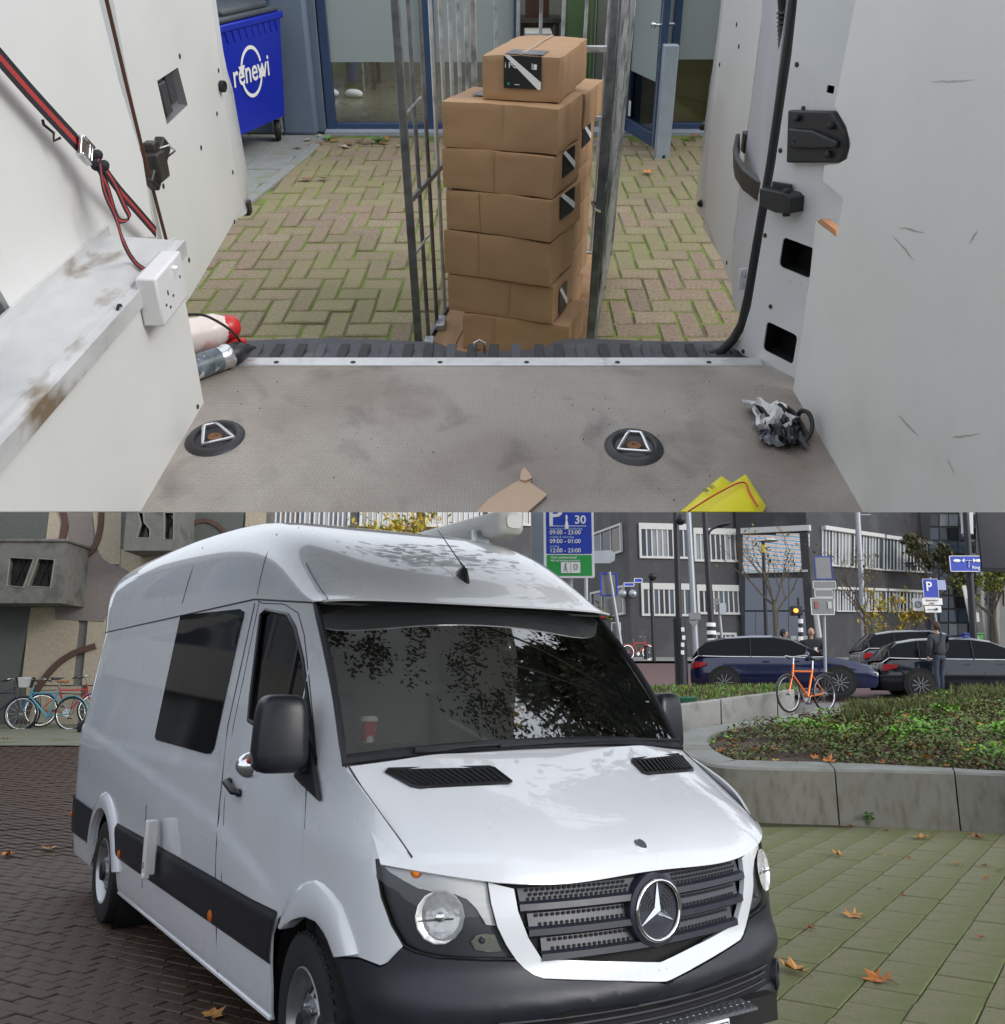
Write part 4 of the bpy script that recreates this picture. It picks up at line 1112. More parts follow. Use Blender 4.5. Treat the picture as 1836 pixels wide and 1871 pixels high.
for s in (fl + V((0, .03, .04)), fl + V((-.24, .07, .04))):
    mb = MB().ell(s + V((.03, -.07, .0)), .10, .055, .045, 12, 8, Matrix.Rotation(R(-20), 3, 'Z')); mb.v = [V((q.x, q.y, max(q.z, ZG + .006))) for q in mb.v]
    mb.build('shoe', mat('white_shoe', (.7, .7, .72), .5), pe)
ch = thing('office_chair', 'brown chair under the seated person behind the glass', 'chair', (hip.x, hip.y, ZG), top=True)
MB().box((hip.x - .25, hip.y - .22, hip.z - .19), (hip.x + .25, hip.y + .25, hip.z - .12)).build('seat', mat('brown_seat', (.20, .10, .05), .6), ch, bevel=.02)
MB().box((hip.x - .24, hip.y + .22, hip.z - .1), (hip.x + .24, hip.y + .28, hip.z + .4)).build('backrest', mat('brown_seat', (.20, .10, .05), .6), ch, bevel=.02)
for dx in (-.2, .2):
    for dy in (-.18, .2): MB().tube([(hip.x + dx, hip.y + dy, ZG), (hip.x + dx, hip.y + dy, hip.z - .19)], .015, 8).build('leg', m_galv, ch)

# leaves, litter and weeds along the threshold
LC = [(.30, .13, .04), (.22, .12, .07), (.40, .20, .05), (.16, .09, .05), (.45, .38, .30)]


def leaf_mesh(mb, c, s, ax_, tilt, lobes=5, curl=.25, N=None):
    """maple-like leaf, lying on plane with normal N"""
    Mx = (N or Matrix.Identity(3)) @ Matrix.Rotation(ax_, 3, 'Z') @ Matrix.Rotation(tilt, 3, 'X')
    P = [V((0, 0, 0))]; n = lobes * 2
    for i in range(n + 1):
        a = R(-150 + 300 * i / n); r = s * (1.0 if i % 2 == 0 else .60) * random.uniform(.85, 1.1) * (.75 + .25 * math.cos(a / 2))
        P.append(V((r * math.sin(a), r * math.cos(a), curl * r * r / s * random.uniform(.4, 1.2))))
    mb.add([V(c) + Mx @ p for p in P], [(0, i, i + 1) for i in range(1, n + 1)])


random.seed(12)
k = 0
ORD = 'leftmost second third fourth fifth sixth seventh eighth ninth tenth eleventh twelfth thirteenth fourteenth fifteenth rightmost'.split()
for k, (u, v, s, ci) in enumerate(sorted(((583, 262, .05, 1), (612, 258, .05, 0), (640, 262, .06, 1), (655, 258, .05, 3), (668, 262, .045, 1), (628, 268, .06, 4), (700, 262, .05, 0), (708, 254, .05, 0), (727, 266, .04, 4), (586, 248, .045, 4), (562, 256, .05, 4), (1255, 252, .05, 1), (1270, 248, .05, 0), (560, 328, .05, 1), (592, 326, .055, 1), (545, 270, .05, 1)))):
    mb = MB(); p = tz(u, v, ZG + .012); leaf_mesh(mb, p, s, random.uniform(0, 6), random.uniform(-.3, .3), 3)
    single(mb, 'dead_leaf', mat('leaf_%d' % ci, LC[ci], .75, var=.3, scale=40), '%s dead leaf, %s of the litter leaves lying across the yard' % (['rust brown', 'dull brown', 'tan', 'dark', 'pale'][ci], ORD[k] + (' from the left' if 0 < k < 15 else '')), 'leaf', p, top=True, group='litter leaves along the threshold', solid=.001)
mb = MB(); p = tz(1184, 315, ZG + .012); leaf_mesh(mb, p, .06, 1.2, .1)
single(mb, 'dead_leaf', mat('orange_leaf', (.55, .24, .07), .7, var=.2, scale=40), 'lone orange leaf on the bricks in front of the galvanised post', 'leaf', p, top=True, solid=.001)
m_weed = mat('weed_green', (.10, .26, .05), .6, var=.3, scale=30)
for u, v, s in ((690, 262, .11), (600, 258, .07)):
    mb = MB(); p = tz(u, v, ZG)
    for i in range(16):
        a = random.uniform(0, 6.28); d = V((math.cos(a), math.sin(a), 0)); l = s * random.uniform(.5, 1); sd_ = V((-d.y, d.x, 0)) * l * .16
        mb.add([p, p + d * l * .5 + V((0, 0, l * .5)) - sd_, p + d * l + V((0, 0, l * .55)), p + d * l * .5 + V((0, 0, l * .5)) + sd_], [(0, 1, 2, 3)])
    single(mb, 'weed', m_weed, 'green weed tuft growing %s' % ('at the threshold beside the roll cage' if s > .1 else 'below the blue grey pilaster'), 'weed', p, top=True)

# ================================================================== STREET SET (lower picture): the white van
from mathutils.bvhtree import BVHTree
VLOC, VRZ = V((.041, 4.645, 0)), R(-57.18)
VC = Matrix.Rotation(-VRZ, 3, 'Z') @ (V((0, 0, CAMZ)) - VLOC)       # the viewpoint in van coordinates (x forward, y to the van's left)


def vray(u, v): return Matrix.Rotation(-VRZ, 3, 'Z') @ bray(u, v)


def vplane(u, v, k, val):
    d = vray(u, v); return VC + d * ((val - VC[k]) / d[k])


WT = [(.18, .88), (.27, .945), (.35, .963), (.5, .978), (.72, .985), (.9, .988), (1.1, .984), (1.3, .972), (1.5, .947), (1.7, .918), (1.9, .890), (2.05, .868), (2.2, .848)]
XT = [(.15, .80), (.25, .88), (.33, .945), (.45, .972), (.53, .980), (.575, 1.012), (.61, 1.012), (.66, .985), (.71, .968), (.84, .968), (.95, .952), (1.0, .935), (1.06, .90), (1.12, .87), (1.4, .86)]


def sstep(a, b, x):
    t = max(0, min(1, (x - a) / (b - a))); return t * t * (3 - 2 * t)


def half_w(x, z):
    w_ = cr_interp(z, WT)
    w_ -= .062 * max(0, (x + .95) / 1.1) ** 1.6 * sstep(1.02, 1.34, z)
    zl = 1.16 + (x + 3.2) * -.085 if x < -1.2 else .99 - (x + 1.2) * .22      # pressed swage line
    if x < -.2: w_ += .012 * sstep(zl + .012, zl - .03, z) * sstep(zl - .40, zl - .12, z) * sstep(-.25, -.6, x)
    # shallow pressed field round the side window
    if x < -1.0: w_ -= .008 * sstep(1.22, 1.25, z) * sstep(2.06, 2.03, z) * sstep(-1.30, -1.34, x) * sstep(-5.05, -5.0, x)
    if x < -5.1: w_ -= (-5.1 - x) ** 2 * .8
    return w_


def side_pt(x, z, sgn=-1): return V((x, sgn * half_w(x, z), z))


def nose_pt(s, z, sgn=-1, off=0.):
    ph = math.pi / 2 * s ** 2.0
    X = cr_interp(z, XT) + off; W = half_w(0, z) + off
    x = X * max(0, math.sin(ph)) ** (2 / 5.3); y = W * max(0, math.cos(ph)) ** (2 / 1.7)
    y -= .05 * (max(0, x) / .7) * sstep(1.02, 1.34, z) * (1 if x < .7 else 1)
    return V((x, sgn * y, z))


HC = [(0, .952, .972), (.08, .938, 1.015), (.16, .905, 1.058), (.30, .83, 1.118), (.52, .66, 1.212), (.76, .46, 1.308), (1, .27, 1.388)]
HE = [(0, .610, 1.035), (.2, .545, 1.088), (.45, .44, 1.165), (.75, .29, 1.265), (1, .166, 1.343)]


def hood_pt(a, t):
    """a -1..1 across, t 0 front .. 1 cowl"""
    b = abs(a)
    cx, cz = cr_interp(t, [(q[0], q[1]) for q in HC]), cr_interp(t, [(q[0], q[2]) for q in HC])
    exx, ez = cr_interp(t, [(q[0], q[1]) for q in HE]), cr_interp(t, [(q[0], q[2]) for q in HE])
    wx = b ** 3.6; wz = b ** 2.6
    z = lerp(cz, ez, wz)
    if t < .4: z -= .014 * math.sin(math.pi * min(1, b / .95)) ** 2 * (1 - t / .4)
    z += .008 * math.exp(-((b - .62) / .14) ** 2) * sstep(0, .25, t)     # pressed ridge running down the bonnet
    return V((lerp(cx, exx, wx), a * lerp(.955, .905, t), z))


RT = [(-5.35, 2.45), (-5.25, 2.60), (-5.1, 2.665), (-4.5, 2.70), (-3, 2.695), (-2.0, 2.65), (-1.6, 2.61), (-1.25, 2.545), (-.95, 2.445), (-.70, 2.325), (-.50, 2.20), (-.38, 2.10), (-.30, 2.045)]


def roof_pt(x, ph, sgn=-1):
    """ph 0 at the gutter, 90 deg on the crown"""
    s, c = math.sin(ph), math.cos(ph)
    ze = interp(x, [(-1.2, 2.105), (-.40, 2.03)]); xx = x + .10 * s * sstep(-1.4, -.4, x)
    ye = half_w(x, min(ze, 2.10)) + .004
    zt = max(cr_interp(x, RT), ze + .004)
    k = sstep(-.36, -.95, x)
    pw_ = lerp(2 / 2.4, 2 / 5.0, k); py_ = lerp(2 / 5.0, 2 / 7.5, k)
    tum = 1 - .055 * max(s, 0) ** 1.5            # sides lean in
    return V((xx, sgn * ye * tum * max(c, 0) ** py_, ze + (zt - ze) * max(s, 0) ** pw_))


PHS = [R(90) * (.5 - .5 * math.cos(math.pi * i / 40)) for i in range(41)]


def ws_pt(a, t, off=0.):
    """windscreen: a -1..1 across, t 0 cowl .. 1 header"""
    b = abs(a) ** 2.2
    lo = V((lerp(.275, .164, b), a * .908, lerp(1.392, 1.345, b))); hi = V((lerp(-.315, -.402, b), a * .838, lerp(2.052, 2.03, b)))
    p = lerp(lo, hi, t); n = V((.76, 0, .65)); return p + n * (.035 * math.sin(math.pi * t) + off)


def fillmap(poly, holes, fn, step, mb=None):
    """planar polygon (with holes) cut into a grid and mapped by fn"""
    bm = bmesh.new()
    for lp in [poly] + list(holes):
        vs_ = [bm.verts.new((p[0], p[1], 0)) for p in lp]
        for i in range(len(vs_)): bm.edges.new((vs_[i], vs_[(i + 1) % len(vs_)]))
    bmesh.ops.triangle_fill(bm, use_beauty=True, use_dissolve=False, edges=bm.edges[:], normal=(0, 0, 1))
    sx_, sy_ = step if isinstance(step, tuple) else (step, step)
    for k, st in ((0, sx_), (1, sy_)):
        lo, hi = min(p[k] for p in poly), max(p[k] for p in poly); c = math.ceil(lo / st) * st
        while c < hi:
            no = (1, 0, 0) if k == 0 else (0, 1, 0); co = (c, 0, 0) if k == 0 else (0, c, 0)
            bmesh.ops.bisect_plane(bm, geom=bm.verts[:] + bm.edges[:] + bm.faces[:], plane_co=co, plane_no=no); c += st
    bm.normal_update()
    for f in bm.faces:
        if f.normal.z < 0: f.normal_flip()
    bm.verts.index_update()
    P = [fn(v.co.x, v.co.y) for v in bm.verts]
    mb = mb or MB()
    mb.add(P, [[v.index for v in f.verts] for f in bm.faces]); bm.free()
    return mb


class Surf:
    """reference surface made of a fine grid; features are laid onto it"""
    def __init__(s, rows):
        v, f = [], []; n = len(rows[0])
        for r in rows: v += [tuple(p) for p in r]
        for i in range(len(rows) - 1):
            for j in range(n - 1): f.append((i * n + j, i * n + j + 1, (i + 1) * n + j + 1, (i + 1) * n + j))
        s.t = BVHTree.FromPolygons(v, f)
    def hit(s, u, v, off=0.):
        d = vray(u, v); d.normalize(); p, n, i, q = s.t.ray_cast(VC, d)
        if p is None:
            p, n, i, q = s.t.find_nearest(VC + d * 4.2)
        if n.dot(d) > 0: n = -n
        return p + n * off


nose = Surf([[nose_pt(i / 60, .12 + j * .022) for i in range(61)] for j in range(60)] )
side = Surf([[side_pt(-5.3 + i * .07, .15 + j * .05) for i in range(80)] for j in range(42)])
both = Surf([[side_pt(-5.3 + i * .1, .12 + j * .04) for i in range(54)] + [nose_pt(i / 60, .12 + j * .04) for i in range(61)] for j in range(34)])
hoodS = Surf([[hood_pt(-1 + i / 20, j / 24) for i in range(41)] for j in range(25)])
wsS = Surf([[ws_pt(-1 + i / 16, j / 16) for i in range(33)] for j in range(17)])
roofS = Surf([[roof_pt(-.30 - j * .07, q, -1) for q in PHS] for j in range(72)])


def mirror(mb): mb.v = [V((p.x, -p.y, p.z)) for p in mb.v]; mb.f = [f[::-1] for f in mb.f]; return mb


class PMB(MB):
    """panel: faces turned outwards (towards the side it was laid from); no automatic flipping"""
    flip = 1
    def orient(s):
        t = 0
        for f in s.f:
            a, b, c = s.v[f[0]], s.v[f[1]], s.v[f[2]]; n = (b - a).cross(c - a); t += n.dot(VC - a)
        if t < 0: s.f = [f[::-1] for f in s.f]
        return s
    def build(s, *a, **k): k.setdefault('norm', False); return MB.build(s, *a, **k)


def laid(sf, px, off, step=9, holes=()): return fillmap(px, holes, lambda a, b: sf.hit(a, b, off), step, PMB()).orient()


m_paint = mat('white_gloss_paint', (.715, .74, .785), .28, var=.02, scale=2, coat=1.0, bump=.0, c2=(.69, .705, .735), c2s=1.2, c2lo=.4, c2hi=.9, rvar=.03)
m_blk = mat('black_trim', (.012, .013, .018), .45, var=.25, scale=8, bump=.06, bscale=220)
m_bump = mat('charcoal_bumper', (.018, .020, .028), .42, var=.25, scale=5, bump=.05, bscale=260, c2=(.03, .033, .042), c2s=2.2, c2lo=.45, c2hi=.7)
m_gril = mat('slate_grille', (.026, .029, .042), .38, var=.2, scale=10)
m_hold = mat('headlamp_grey', (.075, .085, .10), .4, var=.1)
m_chrome = mat('chrome', (.85, .86, .88), .08, 1., var=.04)
m_lampr = mat('lamp_reflector', (.80, .82, .84), .12, .9, var=.15, scale=22, bump=.12, bscale=26)
m_lampw = mat('ribbed_clear_lamp', (.90, .91, .92), .3, .0, var=.10, scale=5, bump=.12, bscale=60, stretch=(1, 1, 6))
m_amber = mat('amber_lens', (.55, .12, .01), .25, var=.1)
m_amber2 = mat('amber_bulb', (.75, .22, .03), .3, var=.2, scale=60)
m_pglass = mat('dark_privacy_glass', (.005, .006, .008), .06, var=.1, rvar=.02, spec=.45)
m_cover = glass('headlamp_cover', (.99, .99, .99), .0)
m_ws = glass('windscreen_glass', (.66, .70, .70), .32)
m_wsd = glass('door_glass', (.35, .38, .38), .04)
m_tyre = mat('tyre_rubber', (.014, .014, .015), .7, var=.3, bump=.2, bscale=90)
m_rim = mat('silver_steel_rim', (.42, .43, .45), .35, .8, var=.15, c2=(.12, .11, .10), c2s=12, c2lo=.6, c2hi=.75)
m_cab = mat('dark_cab_trim', (.022, .023, .026), .6, var=.2)
m_seat = mat('dark_seat_cloth', (.03, .032, .04), .85, var=.25, scale=40)
m_seam = mat('painted_seam_shade', (.05, .052, .055), .6)  # dark tubes in this colour paint the shade of the van's panel gaps

van = thing('camper_van', 'large white high roof camper van parked on the plaza', 'van', VLOC, rz=VRZ, local=True)

# dark inner shell behind all panel gaps
rows = [[nose_pt(i / 30, .24 + j * .06, -1, -.05) for i in range(31)] + [nose_pt(1 - i / 30, .24 + j * .06, 1, -.05) for i in range(1, 31)] for j in range(12)]
MB().grid(rows).build('front_carrier', m_dark, van, smooth=60)
# body sides with wheel arches and window openings
RW = -3.90
arc = lambda cx, cz, r, a0, a1, n: [(cx + r * math.cos(R(lerp(a0, a1, i / n))), cz + r * math.sin(R(lerp(a0, a1, i / n)))) for i in range(n + 1)]
dwin = [side.hit(u, v) for u, v in ((477, 1124), (486, 1115), (527, 1124), (540, 1148), (554, 1205), (571, 1332), (580, 1392), (455, 1316), (459, 1268))]
dwin = [(p.x, p.z) for p in dwin]
body = [(-5.34, .30)] + [(-4.42, .30)] + arc(RW, .345, .43, 176, 10, 14) + [(-3.44, .272), (-.40, .272), (-.37, .40)] + [(-.37, .50), (-.355, .62), (-.30, .69), (-.20, .745), (-.06, .80), (.04, .81), (.05, 1.0), (.06, 1.18), (.16, 1.22), (.19, 1.30), (.163, 1.343), (-.02, 1.58), (-.21, 1.81), (-.402, 2.03), (-.60, 2.052), (-1.2, 2.105), (-3, 2.105), (-5.28, 2.105), (-5.36, 1.4)]
for s in (-1, 1): fillmap(body, [dwin], lambda a, b: side_pt(a, b, s), (.09, .028)).build('body_side', m_paint, van, smooth=50, solid=.01, out=(0, s, 0))
for s in (-1, 1): fillmap(dwin, [], lambda a, b: side_pt(a, b, s) + V((0, -s * .012, 0)), (.2, .08)).build('door_window', m_wsd, van, smooth=60)
rows = [[side_pt(-5.34 if z < 1.4 else -5.34 + (z - 1.4) * .08, z, -1), side_pt(-5.36, z, 1)] for z in [.3, .6, 1, 1.4, 1.8, 2.1]]
rows += [[roof_pt(-5.35, R(a), -1), roof_pt(-5.35, R(a), 1)] for a in (15, 35, 55, 75, 90)]
MB().grid(rows).build('rear_face', m_paint, van, smooth=50)
# roof cap with its forehead
rows = []
xs_ = [-.30, -.33, -.36, -.40, -.45, -.52, -.60, -.70, -.82, -.95, -1.1, -1.25, -1.45, -1.7, -2.0, -2.4, -2.9, -3.4, -4, -4.5, -4.9, -5.1, -5.2, -5.28, -5.35]
for x in xs_:
    half = [roof_pt(x, q, -1) for q in PHS]; rows.append(half + [V((p.x, -p.y, p.z)) for p in half[-2::-1]])
roof = MB().grid(rows).build('roof', m_paint, van, smooth=70, solid=.01, out=(0, 0, 1))
for q in (((371, 1000), (350, 1045), (333, 1103)), ((506, 976), (486, 1018), (470, 1086)), ((545, 964), (560, 1031), (571, 1102))):
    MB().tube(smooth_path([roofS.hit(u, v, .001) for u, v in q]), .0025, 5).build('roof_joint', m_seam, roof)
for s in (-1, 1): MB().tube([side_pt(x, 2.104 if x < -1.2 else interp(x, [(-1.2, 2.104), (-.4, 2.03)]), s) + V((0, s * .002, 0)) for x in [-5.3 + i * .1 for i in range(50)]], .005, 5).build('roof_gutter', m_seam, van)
# rear door / sliding door seams on the near side
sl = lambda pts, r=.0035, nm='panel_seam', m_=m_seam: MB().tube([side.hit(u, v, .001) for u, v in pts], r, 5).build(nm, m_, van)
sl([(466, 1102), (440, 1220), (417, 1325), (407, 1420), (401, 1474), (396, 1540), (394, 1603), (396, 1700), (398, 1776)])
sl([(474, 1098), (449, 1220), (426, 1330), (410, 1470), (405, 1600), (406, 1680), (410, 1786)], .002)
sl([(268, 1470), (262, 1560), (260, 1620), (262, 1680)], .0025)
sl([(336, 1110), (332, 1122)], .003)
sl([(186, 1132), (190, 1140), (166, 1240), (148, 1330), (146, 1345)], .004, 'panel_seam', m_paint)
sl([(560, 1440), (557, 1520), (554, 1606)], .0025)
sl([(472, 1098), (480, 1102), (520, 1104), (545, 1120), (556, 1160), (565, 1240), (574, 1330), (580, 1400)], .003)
# dark side window
wpx = [(331, 1124), (440, 1113), (446, 1117), (444, 1130), (392, 1368), (386, 1377), (377, 1377), (287, 1352), (284, 1346)]
laid(side, wpx, .006, 12).build('side_window', m_pglass, van, smooth=60, solid=.004)
o_ = mirror(laid(side, wpx, .006, 12)).build('side_window', m_pglass, van, smooth=60, solid=.004)
# window rubber round the door window (near and far)
for s in (-1, 1): MB().tube([side_pt(a, b, s) for a, b in dwin], .012, 6, closed=True).build('window_rubber', m_blk, van)
MB().bar(side.hit(548, 1150, -.01), side.hit(510, 1330, -.01), .012, .03).build('window_divider', m_blk, van)
# black lower band, with amber side markers
bandp = [(-.365, .50), (-.36, .55), (-.335, .62), (-.30, .705), (-.30, .722), (-3.47, .722), (-3.47, .50)]
for s in (-1, 1):
    fillmap(bandp, [], lambda a, b: side_pt(a, b, s) + V((0, s * (.016 * sstep(.50, .53, b) * sstep(.722, .69, b) + .003), 0)), (.3, .015)).build('side_band', m_blk, van, smooth=60)
    fillmap([(-5.36, .47), (-4.34, .47), (-4.30, .60), (-4.27, .722), (-5.36, .75)], [], lambda a, b: side_pt(a, b, s) + V((0, s * .015, 0)), (.2, .03)).build('side_band', m_blk, van, smooth=60)
    MB().bar(side_pt(-3.44, .275, s), side_pt(-.42, .275, s), .02, .02).build('sill_edge', m_paint, van, bevel=.006)
for u, v in ((135, 1487), (223, 1560), (391, 1672)):
    p = side.hit(u, v, .018); MB().lathe(p, (0, -1, 0), [(.028, -.01), (.028, .004), (.02, .010), (.0, .012)], 16, cap=False).build('side_marker', m_amber, van)
# lamps glow through the far panel: parcel-shelf lights are reflections, so none here
MB().box((-5.42, -.93, .30), (-5.34, .93, .55)).build('rear_bumper', m_blk, van, bevel=.03)
MB().box((-5.37, -.985, 1.255), (-5.30, -.955, 1.345)).build('rear_hinge', m_blk, van, bevel=.01)
# white door catch on the near side
c = side.hit(278, 1510, .0); ca = side.hit(275, 1592, .0)
mb = MB().prism([c + V((-.05, 0, .0)), c + V((.035, 0, .0)), c + V((.035, 0, -.12)), c + V((-.02, 0, -.12))], (0, -.012, 0))
wc = mb.build('step_bracket', m_paint, van, bevel=.006)
c2 = vplane(272, 1548, 1, -1.06)
mb = MB().box((c2.x - .035, -1.085, c2.z - .15), (c2.x + .03, -1.02, c2.z + .15)); mb.box((c2.x - .02, -1.09, c2.z - .17), (c2.x + .03, -1.05, c2.z - .14))
mb.build('folding_handle', mat('white_plastic', (.66, .66, .64), .4, var=.06), wc, bevel=.008)
for k in range(3): MB().box((c2.x - .01, -1.0875, c2.z - .11 + k * .012), (c2.x + .02, -1.0852, c2.z - .105 + k * .012)).build('slot', m_dark, wc)

# bonnet
rows = [[hood_pt(-1 + i / 24, t) for i in range(49)] for t in [0, .02, .05, .08, .12, .16, .22, .3, .4, .5, .6, .7, .8, .9, .97]]
hood = MB().grid(rows).build('bonnet', m_paint, van, smooth=60, solid=.012, out=(0, 0, 1))
for s in (-1, 1):
    vp = [(705, 1412), (709, 1407), (893, 1403), (903, 1406), (934, 1430), (928, 1433), (768, 1441), (752, 1438)]
    mb = laid(hoodS, vp, .004, 20); mb = mb if s < 0 else mirror(mb)
    vent = mb.build('bonnet_vent', m_dark, hood, smooth=60, solid=.004)
    for k in range(15):
        t = k / 14; a = hoodS.hit(lerp(720, 890, t), lerp(1411, 1407, t), .007); b = hoodS.hit(lerp(765, 918, t), lerp(1437, 1428, t), .007)
        if s > 0: a.y, b.y = -a.y, -b.y
        MB().bar(a, b, .005, .010).build('vent_slat', m_blk, vent)
    lp = [hoodS.hit(u, v, .006) for u, v in vp]; lp = lp if s < 0 else [V((p.x, -p.y, p.z)) for p in lp]
    MB().tube(lp, .006, 6, closed=True).build('vent_frame', m_blk, vent)
p = hoodS.hit(1170, 1543, 0); n_ = V((.66, 0, .75))
bd = MB().lathe(p, n_, [(.026, -.004), (.026, .003), (.022, .005)], 24).build('bonnet_badge', m_chrome, hood)
MB().lathe(p + n_ * .0045, n_, [(.020, 0), (.019, .0015)], 24).build('badge_disc', mat('badge_dark', (.08, .09, .11), .3), bd)
# cowl and wipers
MB().grid([[ws_pt(-1 + i / 12, t, o) for i in range(25)] for t, o in ((-.03, .0), (.012, .012), (.04, .006))]).build('cowl_panel', m_blk, van, smooth=60, solid=.01)
fr_ = [ws_pt(-1 + i / 12, .0) for i in range(25)] + [ws_pt(1, k / 10) for k in range(1, 11)] + [ws_pt(1 - i / 12, 1) for i in range(1, 25)] + [ws_pt(-1, 1 - k / 10) for k in range(1, 10)]
MB().tube(fr_, .016, 6, closed=True).build('windscreen_rubber', m_blk, van)
MB().grid([[ws_pt(-1 + i / 16, j / 14) for i in range(33)] for j in range(15)]).build('windscreen', m_ws, van, smooth=80)
for pts in (((748, 1392), (800, 1375), (905, 1362), (1060, 1366)), ((930, 1374), (1040, 1375), (1130, 1362), (1232, 1357))):
    q = smooth_path([wsS.hit(u, v, .03) for u, v in pts], 4); wi = MB().tube(q, [.014 - .008 * i / len(q) for i in range(len(q))], 6).build('wiper', m_blk, van)
q = smooth_path([wsS.hit(u, v, .035) for u, v in ((760, 1388), (820, 1372), (930, 1370), (1010, 1374))], 4)
MB().tube(q, .008, 6).build('wiper', m_blk, van)

# front wings
for s in (-1, 1):
    q = [hoodS.hit(u, v, .001) for u, v in ((632, 1400), (660, 1438), (700, 1494), (730, 1534), (753, 1567))]; q = q if s < 0 else [V((p.x, -p.y, p.z)) for p in q]
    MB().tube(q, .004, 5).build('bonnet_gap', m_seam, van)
fend = [(554, 1606), (557, 1520), (561, 1452), (575, 1455), (592, 1466), (612, 1420), (629, 1399), (660, 1440), (700, 1495), (730, 1535), (753, 1568), (720, 1566), (687, 1570), (690, 1600), (697, 1640), (715, 1690), (737, 1728), (709, 1758), (697, 1763), (658, 1748), (622, 1746), (610, 1712), (590, 1680), (567, 1670), (540, 1680), (524, 1694), (536, 1660)]
fend = [(556, 1452)] + [(u, v) for u, v in fend if v != 1452 or u != 561]
for s in (-1, 1):
    mb = laid(both, fend, .005, 8); mb = mb if s < 0 else mirror(mb); wing = mb.build('front_wing', m_paint, van, smooth=60, solid=.01)
    fo = [(519, 1684), (527, 1647), (540, 1623), (560, 1608), (580, 1606), (600, 1616), (627, 1650), (646, 1700), (658, 1742)]; fi = [(622, 1746), (608, 1708), (590, 1682), (567, 1672), (545, 1678), (524, 1696)]
    n_ = len(fo); rows = []
    for k in range(13):
        t = k / 12; a_ = t * (len(fo) - 1); i0 = min(int(a_), len(fo) - 2); pa = (lerp(fo[i0][0], fo[i0 + 1][0], a_ - i0), lerp(fo[i0][1], fo[i0 + 1][1], a_ - i0))
        b_ = (1 - t) * (len(fi) - 1); j0 = min(int(b_), len(fi) - 2); pb_ = (lerp(fi[j0][0], fi[j0 + 1][0], b_ - j0), lerp(fi[j0][1], fi[j0 + 1][1], b_ - j0))
        r = []
        for q, off in ((0, .0), (.12, .022), (.5, .032), (.85, .034), (1, .028), (1.0, -.03)): r.append(both.hit(lerp(pa[0], pb_[0], q), lerp(pa[1], pb_[1], q), off))
        rows.append(r)
    mb = MB().grid(rows); mb = mb if s < 0 else mirror(mb); mb.build('arch_flare', m_paint, wing, smooth=60)
# rear arch flare
rows = []
for k in range(15):
    a = R(lerp(8, 172, k / 14)); r = []
    for rad, off in ((.545, .0), (.525, .022), (.48, .03), (.435, .03), (.43, -.03)):
        x, z = RW + rad * math.cos(a), .345 + rad * math.sin(a); r.append(side_pt(x, z) + V((0, -off, 0)))
    rows.append(r)
MB().grid(rows).build('arch_flare', m_paint, van, smooth=60)
rows2 = [[V((p.x, -p.y, p.z)) for p in r] for r in rows]; MB().grid(rows2).build('arch_flare', m_paint, van, smooth=60)
for x in (0, RW):
    for s in (-1, 1): MB().lathe((x, s * .55, .38), (0, s, 0), [(.44, 0), (.45, .38)], 28, cap=False).lathe((x, s * .55, .38), (0, s, 0), [(.0, 0), (.44, 0)], 28, cap=False).build('wheel_housing', m_dark, van)
MB().box((-5.3, -.86, .26), (-.42, .86, .40)).build('underbody', m_dark, van)

# headlamps
hlo = [(688, 1571), (720, 1567), (753, 1569), (800, 1583), (850, 1598), (891, 1611), (897, 1650), (908, 1692), (924, 1725), (941, 1752), (880, 1752), (800, 1748), (762, 1739), (738, 1727), (716, 1690), (698, 1640), (690, 1600)]
r6 = lambda *P: [(560 + x / 2.961, 1390 + y / 2.961) for x, y in P]
for s in (-1, 1):
    def ad(mb): return mb if s < 0 else mirror(mb)
    hl = ad(laid(both, hlo, -.022, 10)).build('headlamp', m_hold, van, smooth=60, solid=.02)
    ad(laid(both, r6((385, 545), (460, 532), (570, 540), (700, 580), (860, 622), (975, 655), (990, 760), (1030, 895), (975, 890), (920, 800), (870, 750), (800, 722), (700, 715), (600, 690), (520, 650), (440, 600)), -.012, 7)).build('indicator_lens', m_lampw, hl, smooth=60, solid=.004)
    pb_ = both.hit(760, 1592, -.006); mb = MB().ell(pb_, .020, .022, .022, 10, 8); ad(mb).build('indicator_bulb', m_amber2, hl)
    cc = both.hit(803, 1676, -.010); nf = V((.86, -.46, .12)).normalized()
    ad(MB().lathe(cc, nf, [(.086, .010), (.082, .012), (.070, .004), (.050, -.002), (.03, -.006), (.0, -.007)], 14, cap=False)).build('main_reflector', mat('lamp_bowl', (.90, .91, .92), .2, .35, var=.35, scale=40, bump=.25, bscale=40), hl, smooth=0)
    ad(MB().lathe(cc, nf, [(.018, -.008), (.018, .010), (.012, .014), (.0, .015)], 12, cap=False)).build('bulb_shield', m_chrome, hl)
    ad(MB().grid([[cc + nf * .008 + V((.25, .8, 0)).normalized() * (.07 * a) + V((0, 0, z)) for a in (-1, 0, 1)] for z in (-.012, -.006)])).build('reflector_step', m_hold, hl)
    ad(laid(both, r6((892, 985), (920, 948), (965, 940), (1020, 945), (1060, 1035), (985, 1040), (915, 1028)), -.012, 5)).build('side_reflector', m_lampr, hl, smooth=60)
    pb_ = both.hit(881, 1719, -.008); ad(MB().ell(pb_, .012, .012, .012, 10, 8)).build('side_bulb', m_hold, hl)
    ad(laid(both, hlo, .004, 8)).build('lens_cover', m_cover, hl, smooth=80)
    lp = [both.hit(u, v, .001) for u, v in hlo]; lp = lp if s < 0 else [V((p.x, -p.y, p.z)) for p in lp]
    MB().tube(lp, .005, 6, closed=True).build('lamp_seal', m_blk, hl)
